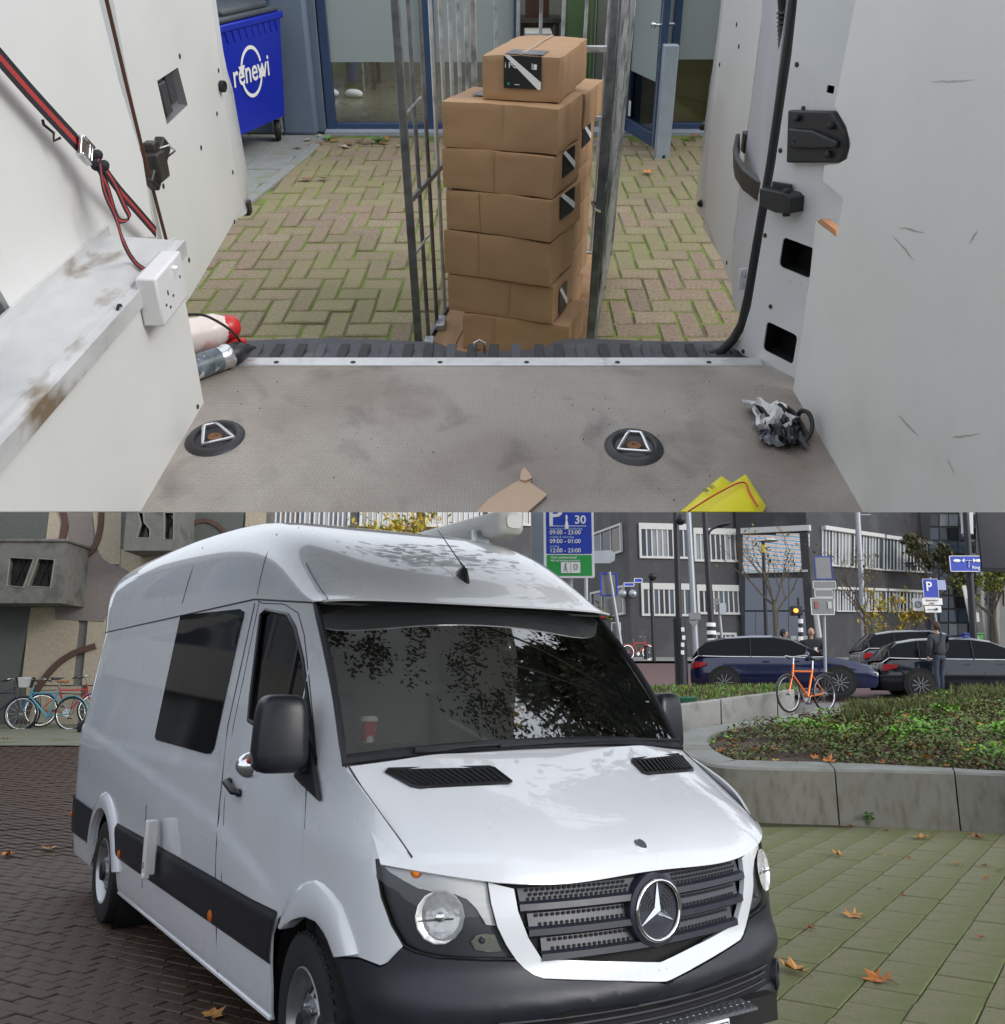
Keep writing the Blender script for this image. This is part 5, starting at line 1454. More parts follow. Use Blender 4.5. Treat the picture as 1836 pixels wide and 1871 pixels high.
# white grille surround
sur = [(891, 1612), (912, 1618), (938, 1624), (946, 1666), (965, 1714), (989, 1752), (1090, 1756), (1198, 1759), (1216, 1758), (1218, 1793), (1207, 1794), (1100, 1792), (992, 1788), (974, 1781), (957, 1769), (943, 1754), (924, 1725), (908, 1692), (897, 1650)]
nose2 = Surf([[nose_pt(i / 60, .12 + j * .022) for i in range(61)] + [nose_pt(1 - i / 60, .12 + j * .022, 1) for i in range(1, 61)] for j in range(60)])


def clampy(p): return V((p.x, min(p.y, 0), p.z))


def half_mb(px, off, step): 
    mb = laid(nose2, px, off, step); mb.v = [clampy(p) for p in mb.v]; return mb


for s in (-1, 1):
    mb = half_mb(sur, .006, 9); mb = mb if s < 0 else mirror(mb); mb.build('grille_surround', m_paint, van, smooth=60, solid=.02)
# grille: dark back, three blades, perforated strips
gp = [(930, 1600), (1190, 1570), (1192, 1762), (985, 1757), (962, 1716), (942, 1666)]
GR = MB().grid([[nose_pt(1 - (1 - .35) * abs(i / 20) if i <= 0 else 1 - (1 - .35) * i / 20, z, -1 if i <= 0 else 1, -.03) for i in range(-20, 21)] for z in (.70, .76, .82, .88, .94, .99)]).build('grille', m_dark, van, smooth=60)


def gx(y, z, off):
    """point of the nose at given y"""
    X = cr_interp(z, XT) + off; W = half_w(0, z); return V((X * (1 - min(.98, (abs(y) / W)) ** 1.7) ** (1 / 5.3), y, z))


glv = [(.952, .876, .54), (.870, .794, .512), (.788, .712, .465)]
for zt_, zb_, yw in glv:
    n_ = 20
    zm = lerp(zb_, zt_, .42)
    rows = [[gx(lerp(-yw, yw, i / n_), z, off) for i in range(n_ + 1)] for z, off in ((zt_, -.022), (zm + .004, -.012))]
    st = MB().grid(rows).build('perforated_strip', mat('slate_strip', (.055, .06, .075), .4, var=.15), GR, smooth=60)
    mb = MB()
    for r in range(2 if zt_ < .9 else 3):
        zz_ = lerp(zt_ - .006, zm + .010, r / (1 if zt_ < .9 else 2)); k = 0
        y = -yw + .03 + (.01 if r % 2 else 0)
        while y < yw - .03:
            if abs(y) > .11:
                c = gx(y, zz_, -.0115 if r else -.0155); c.x += .0012; n_v = V((1, y * .35, .1)).normalized()
                mb.lathe(c, n_v, [(.0062, 0), (.0062, .0012)], 8)
            y += .0205
    pf = mb.build('perforations', m_dark, st); pf['kind'] = 'stuff'
    rows = [[gx(lerp(-yw - .012, yw + .012, i / n_), z, off) for i in range(n_ + 1)] for z, off in ((zm + .004, -.012), (zm - .002, .012), (lerp(zb_, zm, .3), .014), (zb_, -.004), (zb_ - .004, -.03))]
    MB().grid(rows).build('grille_blade', m_gril, GR, smooth=40)
# three-pointed star emblem
ec = V((.975, 0, .842)); en = V((1, 0, .04)).normalized()
em = MB().lathe(ec, en, [(.128, -.05), (.126, .002), (.112, .012), (.108, .006), (.0, .004)], 36, cap=False).build('emblem', m_gril, van)
MB().tube([ec + en * .014 + V((0, math.cos(R(10 * i)), math.sin(R(10 * i)))) * .103 for i in range(36)], .0075, 10, closed=True).build('emblem_ring', m_chrome, em)
mb = MB(); tip = ec + en * .024
for k in range(3):
    a = R(90 + 120 * k); d = V((0, math.cos(a), math.sin(a))); q = V((0, -math.sin(a), math.cos(a)))
    mb.add([tip, ec + en * .008 + q * .016, ec + en * .010 + d * .100, ec + en * .008 - q * .016], [(0, 1, 2), (0, 2, 3)])
mb.build('emblem_star', m_chrome, em, smooth=0)
mb = MB()
for k in range(3):
    for r in range(5):
        for t in range(-3, 4):
            a = R(30 + 120 * k); rr = .03 + r * .014; aa = a + t * .16
            if abs(t) > 3: continue
            mb.lathe(ec + en * .0045 + V((0, math.cos(aa), math.sin(aa))) * rr, en, [(.0035, 0), (.0035, .001)], 6)
mb.build('emblem_mesh', m_dark, em)['kind'] = 'stuff'

# bumper: upper ledge, corner, lower apron
bum = [(625, 1750), (658, 1752), (697, 1767), (712, 1760), (737, 1731), (762, 1742), (800, 1751), (880, 1755), (941, 1756), (965, 1778), (992, 1791), (1100, 1796), (1209, 1797), (1250, 1796), (1250, 1905), (1000, 1960), (830, 1960), (700, 1935), (660, 1880), (640, 1810)]
for s in (-1, 1):
    mb = laid(nose2, bum, .014, 10); mb.v = [clampy(p) for p in mb.v]; mb = mb if s < 0 else mirror(mb)
    mb.build('front_bumper', m_bump, van, smooth=60, solid=.02)
    rows = [[nose_pt(.10 + .90 * i / 24, z, s, o) for i in range(25)] for z, o in ((.46, .015), (.44, .03), (.38, .035), (.27, .02), (.20, -.03))]
    MB().grid(rows).build('bumper_apron', m_blk, van, smooth=60)
    fp = nose_pt(.62, .47, s, .02); fn = V((.8, s * .6, 0)).normalized()
    MB().lathe(fp, fn, [(.06, -.02), (.06, .012), (.05, .016), (.045, .002), (.0, .0)], 20, cap=False).build('fog_lamp_blank', m_blk, van)
for s in (-1, 1):
    mb = laid(nose2, [(930, 1885), (975, 1858), (1040, 1840), (1150, 1829), (1218, 1826), (1225, 1905), (930, 1905)], .019, 10); mb.v = [clampy(p) for p in mb.v]; mb = mb if s < 0 else mirror(mb)
    mb.build('lower_grille', m_dark, van, smooth=60)
    for k in range(3): MB().tube([nose_pt(.72 + .28 * i / 10, .545 - .028 * k, s, .022) for i in range(11)], .006, 6).build('lower_slat', m_blk, van)
MB().box((.93, -.60, .375), (.985, .60, .47)).build('lower_intake', m_dark, van)
MB().hexa([V(p) for p in ((.96, -.42, .465), (1.06, -.42, .455), (1.06, .42, .455), (.96, .42, .465), (.96, -.42, .478), (1.055, -.42, .47), (1.055, .42, .47), (.96, .42, .478))]).build('bumper_step', mat('tread_plate', (.07, .075, .085), .4, var=.2, bump=.8, bscale=50), van, bevel=.006)
for k in range(26):
    for r in range(3): MB().ell((.985 + r * .025, -.40 + k * .032 + (r % 2) * .016, interp(.985 + r * .025, [(.96, .4785), (1.055, .4705)])), .008, .004, .0025, 6, 4, Matrix.Rotation(R(45 if r % 2 else -45), 3, 'Z')).build('tread_stud', m_steel, van)
pl = MB().box((1.052, -.26, .345), (1.064, .26, .457)).build('number_plate', m_white, van, bevel=.003)
MB().tube([V((1.0655, y, z)) for y, z in ((-.25, .447), (.25, .447), (.25, .355), (-.25, .355))], .002, 5, closed=True).build('plate_border', m_lblk, pl)
text('X J  W', .085, Matrix(((0, 0, 1, 1.0645), (1, 0, 0, .09), (0, 1, 0, .40), (0, 0, 0, 1))), m_lblk, pl, 'plate_lettering', .0008, .004)

# wheels
def wheel(x, s, nm='wheel', steer=0.):
    Mx = Matrix.Translation((x, s * .87, .345)) @ Matrix.Rotation(steer, 4, 'Z')
    tf = lambda mb: (setattr(mb, 'v', [Mx @ p for p in mb.v]), mb)[1]
    w_ = tf(MB().lathe((0, 0, 0), (0, s, 0), [(.20, -.10), (.29, -.115), (.335, -.10), (.345, -.07), (.345, .07), (.337, .098), (.29, .112), (.225, .10), (.215, .085)], 40, cap=False)).build(nm, m_tyre, van)
    for k in range(48):
        a = 2 * math.pi * k / 48; c = V((math.cos(a) * .343, s * .085, math.sin(a) * .343)); d = V((math.cos(a), 0, math.sin(a)))
        mb = MB().bar(c - d * .03 + V((0, s * .012, 0)), c + d * .004, .008, .02); tf(mb).build('tread_block', m_tyre, w_) if (s < 0 and x > -1) else None
    rm = tf(MB().lathe((0, 0, 0), (0, s, 0), [(.222, .098), (.215, .102), (.200, .085), (.190, .03), (.172, .018), (.150, .045), (.115, .070), (.085, .058), (.075, .062), (.07, .09), (.04, .098), (0, .098)], 40, cap=False)).build('rim', m_rim, w_)
    for k in range(12):
        a = 2 * math.pi * (k + .5) / 12; d = V((math.cos(a), 0, math.sin(a))); mb = MB()
        n_ = (d * .55 + V((0, s * .83, 0))).normalized(); c = d * .139 + V((0, s * .0575, 0)); M3 = frame(c, d.cross(V((0, 1, 0))), n_.cross(d.cross(V((0, 1, 0)))))
        mb.prism([M3 @ V((.017 * math.cos(q * .785), .023 * math.sin(q * .785), -.002)) for q in range(8)], n_ * .004); tf(mb).build('rim_hole', m_dark, rm)
    tf(MB().lathe((0, 0, 0), (0, s, 0), [(.068, .088), (.06, .112), (.03, .118), (0, .118)], 20, cap=False)).build('hub_cap', m_blk, rm)
    for k in range(6):
        a = 2 * math.pi * k / 6; tf(MB().lathe((math.cos(a) * .083, s * .06, math.sin(a) * .083), (0, s, 0), [(.012, 0), (.011, .022), (.006, .026)], 6)).build('wheel_bolt', m_rim, rm)


for x, st in ((0, R(-4)), (RW, 0)):
    for s in (-1, 1): wheel(x, s, 'wheel', st)

# door mirrors
for s in (-1, 1):
    c = vplane(512, 1340, 1, -1.075); mb = MB()
    hw, hh, hd = .105, .160, .075
    for i in range(17):
        pass
    P = []; Fq = []
    n1, n2 = 20, 14
    for i in range(n2 + 1):
        a = -math.pi / 2 + math.pi * i / n2
        for j in range(n1):
            b = 2 * math.pi * j / n1; ce = lambda t, e: math.copysign(abs(t) ** e, t)
            x_ = hd * ce(math.cos(a), .5) * ce(math.cos(b), .6); y_ = hw * ce(math.cos(a), .4) * ce(math.sin(b), .45); z_ = hh * ce(math.sin(a), .45)
            y_ *= 1 - .10 * (z_ / hh) ; x_ += .02 * (y_ / hw)
            P.append(c + V((x_, y_, z_)))
    for i in range(n2):
        for j in range(n1): Fq.append((i * n1 + j, i * n1 + (j + 1) % n1, (i + 1) * n1 + (j + 1) % n1, (i + 1) * n1 + j))
    mb.add(P, Fq); mb = mb if s < 0 else mirror(mb)
    mr_ = mb.build('door_mirror', mat('satin_black', (.010, .012, .018), .36, var=.15), van, smooth=60)
    ic = vplane(462, 1398, 1, -1.15); mb = MB().ell(ic + V((-.01, .0, 0)), .05, .07, .055, 14, 10); mb = mb if s < 0 else mirror(mb); mb.build('mirror_indicator', m_lampr, mr_)
    mb = MB().ell(ic + V((.03, -.02, .02)), .014, .02, .014, 10, 8); mb = mb if s < 0 else mirror(mb); mb.build('indicator_bulb', m_red, mr_)
    a = V((c.x, -.95, c.z - .13)); mb = MB()
    mb.prism([side.hit(u, v, .006) for u, v in ((560, 1335), (568, 1333), (592, 1466), (556, 1432), (545, 1420))], (0, -.02, 0)); mb.bar(c + V((0, .05, -.12)), a + V((-.02, .03, -.01)), .09, .07); mb.bar(c + V((0, .05, .0)), V((c.x, -.95, c.z - .02)), .05, .05)
    mb = mb if s < 0 else mirror(mb); mb.build('mirror_arm', m_blk, mr_, bevel=.01)
# door handle
c = side.hit(432, 1437, .0)
for s in (-1, 1):
    mb = MB().tube([c + V((-.08, -.01, .022)), c + V((-.06, -.035, .016)), c + V((.05, -.035, -.016)), c + V((.07, -.012, -.02))], [.016, .017, .017, .016], 10); mb.ell(c + V((.075, -.012, -.022)), .022, .016, .02)
    mb = mb if s < 0 else mirror(mb); mb.build('door_handle', m_blk, van)
# aerial, awning
p = roofS.hit(846, 1055, 0); nn = V((.72, 0, .69)).normalized(); fw = V((.69, 0, -.72)).normalized()
mb = MB(); rows = []
for k, (t, wd, h) in enumerate(((-.055, .002, .008), (-.045, .022, .03), (-.015, .03, .05), (.02, .026, .035), (.06, .016, .012), (.075, .004, .002))):
    rows.append([p + fw * t + V((0, wd * q, 0)) + nn * h * r for q, r in ((-1, 0), (-.8, .5), (-.3, 1), (.3, 1), (.8, .5), (1, 0))])
ae = mb.grid(rows).build('aerial', m_blk, van, smooth=60)
b0 = p + fw * -.03 + nn * .04; top_ = vplane(838, 938, 1, 0.0) + V((-.3, 0, 0))
MB().tube([b0, b0 + (top_ - b0) * .12, b0 + (top_ - b0) * .8], [.008, .004, .002], 6).build('aerial_rod', m_blk, ae)
MB().tube([roof_pt(-2.2, R(55), 1) + V((.0, .0, .02)), roof_pt(-4.6, R(55), 1) + V((0, 0, .02))], .01, 6).build('roof_rail', m_blk, van)
aw0, aw1 = vplane(960, 957, 1, .86), None
A = V((-1.75, .78, 2.66)); 
rows = []
for x in (-1.30, -1.33, -1.36, -4.9, -4.95):
    k = .55 if x in (-1.30, -4.95) else (.85 if x == -1.33 else 1); r = []
    for j in range(17):
        b = 2 * math.pi * j / 16; ce = lambda t, e: math.copysign(abs(t) ** e, t); r.append(V((x, .88 + .11 * k * ce(math.cos(b), .6), 2.70 + .085 * k * ce(math.sin(b), .6))))
    rows.append(r)
aw = MB().grid(rows).build('awning', mat('white_awning_case', (.66, .66, .64), .4, var=.05), van, smooth=50)
MB().prism([rows[0][j] for j in range(16)], (.006, 0, 0)).build('awning_end_cap', mat('white_awning_case', (.66, .66, .64), .4, var=.05), aw, bevel=.004)
for x in (-1.6, -3, -4.4): MB().box((x, .70, 2.50), (x + .06, .84, 2.66)).build('awning_bracket', m_galv, aw)

# cab interior seen through the windscreen
MB().box((-1.25, -.84, .55), (.10, .84, .60)).build('cab_floor', m_cab, van)
MB().box((-1.32, -.84, .5), (-1.27, .84, 2.08)).build('bulkhead', m_cab, van)
MB().grid([[V((x, y, interp(x, [(-1.3, 2.10), (-.45, 2.045), (-.34, 2.03)]))) for y in (-.82, 0, .82)] for x in (-1.3, -.8, -.34)]).build('headliner', mat('cab_headliner', (.12, .12, .125), .9), van, solid=.01)
rows = []
for y in [-.86 + i * .086 for i in range(21)]:
    b = (abs(y) / .86) ** 2.2; x0 = lerp(.25, .13, b)
    rows.append([V((x0, y, 1.33)), V((x0 - .15, y, 1.352 + .02 * math.exp(-((y + .42) / .2) ** 2))), V((x0 - .38, y, 1.345 + .05 * math.exp(-((y + .42) / .22) ** 2))), V((x0 - .50, y, 1.28)), V((x0 - .52, y, 1.0)), V((x0 - .40, y, .6))])
dash = MB().grid(rows).build('dashboard', m_cab, van, smooth=60)
MB().box((-.62, -.12, .6), (-.30, .12, 1.25)).build('centre_console', m_cab, dash, bevel=.03)
sw = V((-.48, -.42, 1.22)); ax_ = V((-.75, 0, .65)).normalized(); x1, y1 = axes(ax_)
MB().tube([sw + (x1 * math.cos(R(15 * i)) + y1 * math.sin(R(15 * i))) * .20 for i in range(24)], .016, 8, closed=True).build('steering_wheel', m_blk, van)
for s in (-.45, .45):
    st = MB().box((-1.10, s - .25, .9), (-.62, s + .25, 1.06)).build('seat', m_seat, van, bevel=.04, seg=3)
    MB().hexa([V(q) for q in ((-1.18, s - .24, 1.0), (-1.02, s - .24, 1.0), (-1.02, s + .24, 1.0), (-1.18, s + .24, 1.0), (-1.30, s - .2, 1.62), (-1.18, s - .2, 1.62), (-1.18, s + .2, 1.62), (-1.30, s + .2, 1.62))]).build('backrest', m_seat, st, bevel=.04, seg=3)
    MB().box((-1.30, s - .12, 1.66), (-1.20, s + .12, 1.85)).build('headrest', m_seat, st, bevel=.03)


def onray(u, v, sf, depth):
    p = sf.hit(u, v); d = (p - VC).normalized(); return p + d * depth


# papers lying on the dashboard
for k, (u0, v0, u1, v1, wd) in enumerate(((822, 1316, 905, 1362, .03), (965, 1316, 1035, 1360, .02))):
    a, b = onray(u0, v0, wsS, .28), onray(u1, v1, wsS, .10)
    a.z = max(a.z, 1.372); b.z = max(b.z, 1.368)
    MB().bar(a, b, .05, .002, (0, 0, 1)).build('dash_panel_edge', mat('pale_grey_trim', (.22, .25, .24), .5), dash)
cp1 = []
for (u, v, nm, lb, mt, hh) in ((673, 1333, 'paper_cup', 'red and white paper cup with white lid behind the windscreen', 0, .105), (944, 1306, 'paper_cup', 'brown paper cup with white lid on the dashboard centre', 1, .105)):
    p = onray(u, v, wsS, .16 if not mt else .30); base = V((p.x, p.y, p.z - hh / 2)); wl = VLOC + Matrix.Rotation(VRZ, 3, 'Z') @ base
    cu = thing(nm, lb, 'cup', wl)
    MB().lathe(wl, (0, 0, 1), [(.027, 0), (.027, .002), (.038, hh * .86)], 20).build('cup', mat('red_white_cup', (.62, .05, .06), .5, var=.1, c2=(.75, .75, .75), c2s=22, c2lo=.55, c2hi=.57) if not mt else mat('kraft_cup', (.46, .28, .13), .7), cu)
    MB().lathe(wl + V((0, 0, hh * .86)), (0, 0, 1), [(.041, -.002), (.041, .006), (.036, .012), (.034, .018), (.0, .016)], 20, cap=False).build('lid', m_white, cu)
    # the cup stands in a holder on the dash
    MB().tube([Matrix.Rotation(-VRZ, 3, 'Z') @ (wl - VLOC) + V((0, 0, -.01)), V((base.x, base.y, 1.30))], .045, 14).build('cup_holder', m_cab, dash)
# hanging air freshener
p = onray(929, 1178, wsS, .06); p0_ = onray(924, 1140, wsS, .05); wl = VLOC + Matrix.Rotation(VRZ, 3, 'Z') @ p
af = thing('air_freshener', 'small clear drop shaped ornament hanging inside the windscreen', 'ornament', wl)
MB().tube([wl, VLOC + Matrix.Rotation(VRZ, 3, 'Z') @ (p0_ + V((0, 0, .0)))], .0012, 4).build('cord', m_white, af)
MB().lathe(wl + V((0, 0, -.035)), (0, 0, 1), [(.0, 0), (.016, .004), (.02, .016), (.014, .034), (.003, .055)], 14).build('drop', m_lampr, af)

# ================================================================== STREET SET: plaza, planters, wall, street and buildings
PR = [(-40, 0), (12, 0), (15, .35), (18.5, .86), (25, 1.40), (57, 3.2), (140, 7.5)]
PL = [(-40, 0), (10, 0), (18, .62), (21, .72), (26, .9), (57, 3.0), (140, 7.5)]


def gz(x, y): return lerp(interp(y, PL), interp(y, PR), sstep(-4, 3.2, x))


def gp(u, v):
    """where the line of sight meets the terrain"""
    d = bray(u, v); y = 3.0; o = V((0, 0, CAMZ))
    while y < 130:
        p = o + d * (y / d.y)
        if p.z <= gz(p.x, p.y): return V((p.x, p.y, gz(p.x, p.y)))
        y += .02
    return p


GD = R(57)
m_gran0 = mat('dark_core', (.05, .05, .052), .6)
PN0 = [mat('row_pane_dark', (.02, .024, .03), .08, var=.3, scale=.6), mat('row_pane_blue', (.06, .08, .11), .08, var=.3, scale=.6), mat('row_pane_grey', (.10, .11, .12), .12, var=.3, scale=.6)]
gx_, gy_ = V((math.cos(GD), math.sin(GD), 0)), V((math.sin(GD), -math.cos(GD), 0))      # along / across the slab courses
m_soil = mat('brown_soil', (.075, .05, .035), .95, var=.4, scale=20, bump=.8, bscale=40)
m_pave = mat('dark_brown_paving', (.064, .037, .025), .6, var=.35, scale=9, bump=.4, bscale=90, c2=(.085, .065, .05), c2s=14, c2lo=.58, c2hi=.7)
m_slab = mat('mossy_grey_slab', (.205, .20, .115), .85, var=.28, scale=30, bump=.4, bscale=120, c2=(.14, .165, .05), c2s=1.4, c2lo=.42, c2hi=.66)
m_joint = mat('green_joint', (.05, .055, .02), .95, var=.4, scale=12)
m_conc = mat('planter_concrete', (.215, .21, .185), .75, var=.18, scale=7, bump=.2, bscale=50, c2=(.13, .125, .095), c2s=7, c2lo=.42, c2hi=.72, stretch=(1.6, 1.6, .6))
m_conct = mat('damp_concrete_top', (.23, .235, .215), .6, var=.15, scale=5, bump=.15, bscale=70, c2=(.15, .155, .12), c2s=2, c2lo=.45, c2hi=.7)
m_road = mat('red_brown_road', (.13, .075, .068), .8, var=.15, scale=3, bump=.2, bscale=50)
m_foot = mat('grey_footway', (.24, .235, .22), .85, var=.15, scale=8, bump=.2)
m_kst = mat('pale_mossy_strip', (.20, .205, .15), .85, var=.15, scale=5, c2=(.14, .16, .08), c2s=2)
# terrain sheet
rows = []
for y in [-16, -8, 0, 3, 6, 9, 10, 11, 12, 13, 14, 15, 16, 17, 18, 19, 20, 22, 24, 26, 30, 36, 44, 57, 75, 100, 140]:
    rows.append([V((x, y, gz(x, y) - .05)) for x in [-90, -50, -30, -20, -14, -10, -8, -6, -4, -3, -2, -1, 0, 1, 2, 3.2, 4.5, 6, 8, 11, 15, 20, 30, 50, 90]])
gr = single(MB().grid(rows), 'ground', m_joint, None, None, (0, 0, 0), kind='structure', smooth=60)


def strip(name, pts, m, h=.008, n=1, nx=8):
    """paved sheet between two polylines following the terrain"""
    rows = [[V((lerp(a[0], b[0], i / nx), lerp(a[1], b[1], i / nx), 0)) for i in range(nx + 1)] for a, b in pts]
    rows = [[V((p.x, p.y, gz(p.x, p.y) + h)) for p in r] for r in rows]
    return single(MB().grid(rows), name, m, None, None, rows[0][0], kind='structure', smooth=60)


# dark brown brick paving on the left, in courses
pv = single(MB().grid([[V((x, y, gz(x, y) - .012)) for x in (-16, -12, -8, -5, -3, -2, -1, 0, 1.2)] for y in (1.5, 4, 6, 8, 10, 12, 14, 16, 17.9)]), 'brick_pavement', mat('dark_joint', (.022, .016, .012), .95, var=.3), None, None, (0, 8, 0), kind='structure')
ORG[pv.name] = V((0, 8, 0))
BA = R(-30); bx_, by_ = V((math.cos(BA), math.sin(BA), 0)), V((-math.sin(BA), math.cos(BA), 0)); BL, BW = .21, .105
protos = []
for k in range(3):
    random.seed(70 + k); wx, wy, g = BL, BW, .004
    tp_ = [V((sx * (wx / 2 - g) + random.uniform(-.003, .003), sy * (wy / 2 - g) + random.uniform(-.003, .003), 0)) for sx, sy in ((-1, -1), (1, -1), (1, 1), (-1, 1))]
    P = [p + V((0, 0, -.04)) for p in tp_] + [p + V((0, 0, -.005)) for p in tp_] + [V((p.x * .95, p.y * .90, 0)) for p in tp_]
    o = MB().add(P, [(0, 1, 5, 4), (1, 2, 6, 5), (2, 3, 7, 6), (3, 0, 4, 7), (4, 5, 9, 8), (5, 6, 10, 9), (6, 7, 11, 10), (7, 4, 8, 11), (8, 9, 10, 11)]).build('paving_brick', m_pave, None, smooth=0)
    protos.append(o.data); bpy.data.objects.remove(o)
cand = []
for r in range(-95, 170):
    for k in range(-75, 75):
        c = by_ * (r * BW) + bx_ * ((k + .5 * (r % 2)) * BL) + V((-1.5, 7, 0))
        if not (3.2 < c.y < 17.7): continue
        z = gz(c.x, c.y); dpt = c.y * cp + (z - CAMZ) * sp; u = PPX + FPX * c.x / dpt; v = PPY - FPX * (-c.y * sp + (z - CAMZ) * cp) / dpt
        if not (-60 < u < 700 and 1340 < v < 1950): continue
        # not under the van's far side
        lv = Matrix.Rotation(-VRZ, 3, 'Z') @ (c - VLOC)
        if lv.y > -.4 and lv.x > -5.2: continue
        vis = lv.y < -.95 and u < 520
        cand.append((0 if vis else 1, dpt, c))
cand.sort(key=lambda q: (q[0], q[1])); rest = MB(); random.seed(9)
for n, (a, b, c) in enumerate(cand):
    me = protos[random.randrange(3)]; z = gz(c.x, c.y) + random.uniform(-.004, .004); ro = BA + random.uniform(-.015, .015)
    if n < 300:
        o = bpy.data.objects.new('paving_brick', me); col.objects.link(o); o.parent = pv; o.location = V((c.x, c.y, z)) - V((0, 8, 0)); o.rotation_euler = (random.uniform(-.015, .015), random.uniform(-.015, .015), ro)
    else:
        Mx = Matrix.Translation((c.x, c.y, z)) @ Matrix.Rotation(ro, 4, 'Z'); rest.add([Mx @ q.co for q in me.vertices], [tuple(p.vertices) for p in me.polygons])
rest.build('far_bricks', m_pave, pv, smooth=0)['kind'] = 'stuff'
strip('pale_footpath', [((-40, 18.0), (-2.5, 17.6)), ((-40, 19.5), (-2.5, 19.2)), ((-40, 23), (-2.5, 22.6))], m_kst, .02, nx=20)
# mossy slabs on the right
ps = single(MB().grid([[V((x, y, gz(x, y) - .012)) for x in (.6, 1.5, 2.5, 4, 6, 9)] for y in (2.5, 5, 8, 10, 12, 13.5)]), 'slab_pavement', m_joint, None, None, (4, 8, 0), kind='structure')
ORG[ps.name] = V((4, 8, 0)); SA, SB = .315, .315
protos = []
for k in range(4):
    random.seed(90 + k); g = .0045
    tp_ = [V((sx * (SA / 2 - g) + random.uniform(-.002, .002), sy * (SB / 2 - g) + random.uniform(-.002, .002), 0)) for sx, sy in ((-1, -1), (1, -1), (1, 1), (-1, 1))]
    P = [p + V((0, 0, -.04)) for p in tp_] + [p + V((0, 0, -.004)) for p in tp_] + [V((p.x * .975, p.y * .97, 0)) for p in tp_]
    o = MB().add(P, [(0, 1, 5, 4), (1, 2, 6, 5), (2, 3, 7, 6), (3, 0, 4, 7), (4, 5, 9, 8), (5, 6, 10, 9), (6, 7, 11, 10), (7, 4, 8, 11), (8, 9, 10, 11)]).build('paving_slab', m_slab, None, smooth=0)
    protos.append(o.data); bpy.data.objects.remove(o)
cand = []
for r in range(-28, 34):
    for k in range(-36, 36):
        c = gy_ * (r * SB) + gx_ * ((k + (.5 * (r % 2))) * SA) + V((2.4, 6.8, 0))
        dpt = c.y * cp + (-CAMZ) * sp; u = PPX + FPX * c.x / dpt; v = PPY - FPX * (-c.y * sp - CAMZ * cp) / dpt
        if not (1180 < u < 1950 and 1470 < v < 2000 and c.y < 13.2): continue
        cand.append((dpt, c, u, v))
cand.sort(key=lambda q: q[0] if q[2] > 1360 and q[3] < 1900 else q[0] + 50); rest = MB(); random.seed(10)
for n, (a, c, u, v) in enumerate(cand):
    me = protos[random.randrange(4)]
    if n < 300:
        o = bpy.data.objects.new('paving_slab', me); col.objects.link(o); o.parent = ps; o.location = V((c.x, c.y, random.uniform(-.003, .003))) - V((4, 8, 0)); o.rotation_euler = (random.uniform(-.006, .006), random.uniform(-.006, .006), GD + random.uniform(-.004, .004))
    else:
        Mx = Matrix.Translation((c.x, c.y, 0)) @ Matrix.Rotation(GD, 4, 'Z'); rest.add([Mx @ q.co for q in me.vertices], [tuple(p.vertices) for p in me.polygons])
if rest.v: rest.build('far_slabs', m_slab, ps, smooth=0)['kind'] = 'stuff'
strip('road', [((-30, 23.2), (60, 23.2)), ((-30, 26), (60, 26)), ((-30, 32), (60, 32)), ((-30, 40), (60, 40)), ((-30, 48), (60, 48))], m_road, .01, nx=30)
strip('footway', [((-30, 48.2), (70, 48.2)), ((-30, 53), (70, 53)), ((-30, 60), (70, 60)), ((-30, 90), (70, 90))], m_foot, .12, nx=30)
strip('lay_by', [((2.5, 19.8), (40, 19.8)), ((2.5, 21.5), (40, 21.5)), ((2.5, 23.1), (40, 23.1))], mat('grey_lay_by', (.20, .19, .185), .8, var=.15, scale=6), .014, nx=20)

# ------------------------------------------------------------------ planters
PK = .10


def cz(y, z0=.655): return z0 + PK * max(0, y - 12.2)


def bpl(u, v, z0=.655):
    d = bray(u, v); o = V((0, 0, CAMZ)); y = 11.
    # coping plane z = z0 + PK (y - 12.2)
    t = (z0 - PK * 12.2 - CAMZ) / (d.z - PK * d.y); return o + d * t


outl = [V((11, 8.6, 0)), V((7.8, 10.1, 0))] + [bpl(u, v) for u, v in ((1836, 1424), (1660, 1412), (1526, 1406), (1400, 1403), (1305, 1398), (1258, 1383), (1232, 1365), (1230, 1346), (1260, 1332), (1330, 1321), (1420, 1309), (1520, 1294), (1610, 1281), (1720, 1268), (1840, 1257))] + [V((14.5, 20, 0)), V((14.5, 12, 0))]
outl = [V((p.x, p.y, 0)) for p in outl]


def offset_in(pl, d):
    c = V((8.3, 15.2, 0)); out = []
    n = len(pl)
    for i in range(n):
        t = (pl[(i + 1) % n] - pl[i - 1]).normalized(); nn = V((-t.y, t.x, 0)); nn = nn if nn.dot(c - pl[i]) > 0 else -nn
        out.append(pl[i] + nn * d)
    return out


def refine(pl, k=5):
    n = len(pl); out = []
    for i in range(n):
        p0, p1, p2, p3 = pl[i - 1], pl[i], pl[(i + 1) % n], pl[(i + 2) % n]
        for j in range(k):
            t = j / k; out.append(.5 * ((2 * p1) + (p2 - p0) * t + (2 * p0 - 5 * p1 + 4 * p2 - p3) * t * t + (3 * p1 - p0 - 3 * p2 + p3) * t ** 3))
    return out


OL = refine(outl); IN = offset_in(OL, .50)
pl1 = thing('planter', 'large curved concrete planter wall full of ground cover beside the slabs', 'planter', (5, 12, 0))
nO = len(OL); cuts = [0]; acc = 0
cutset = []
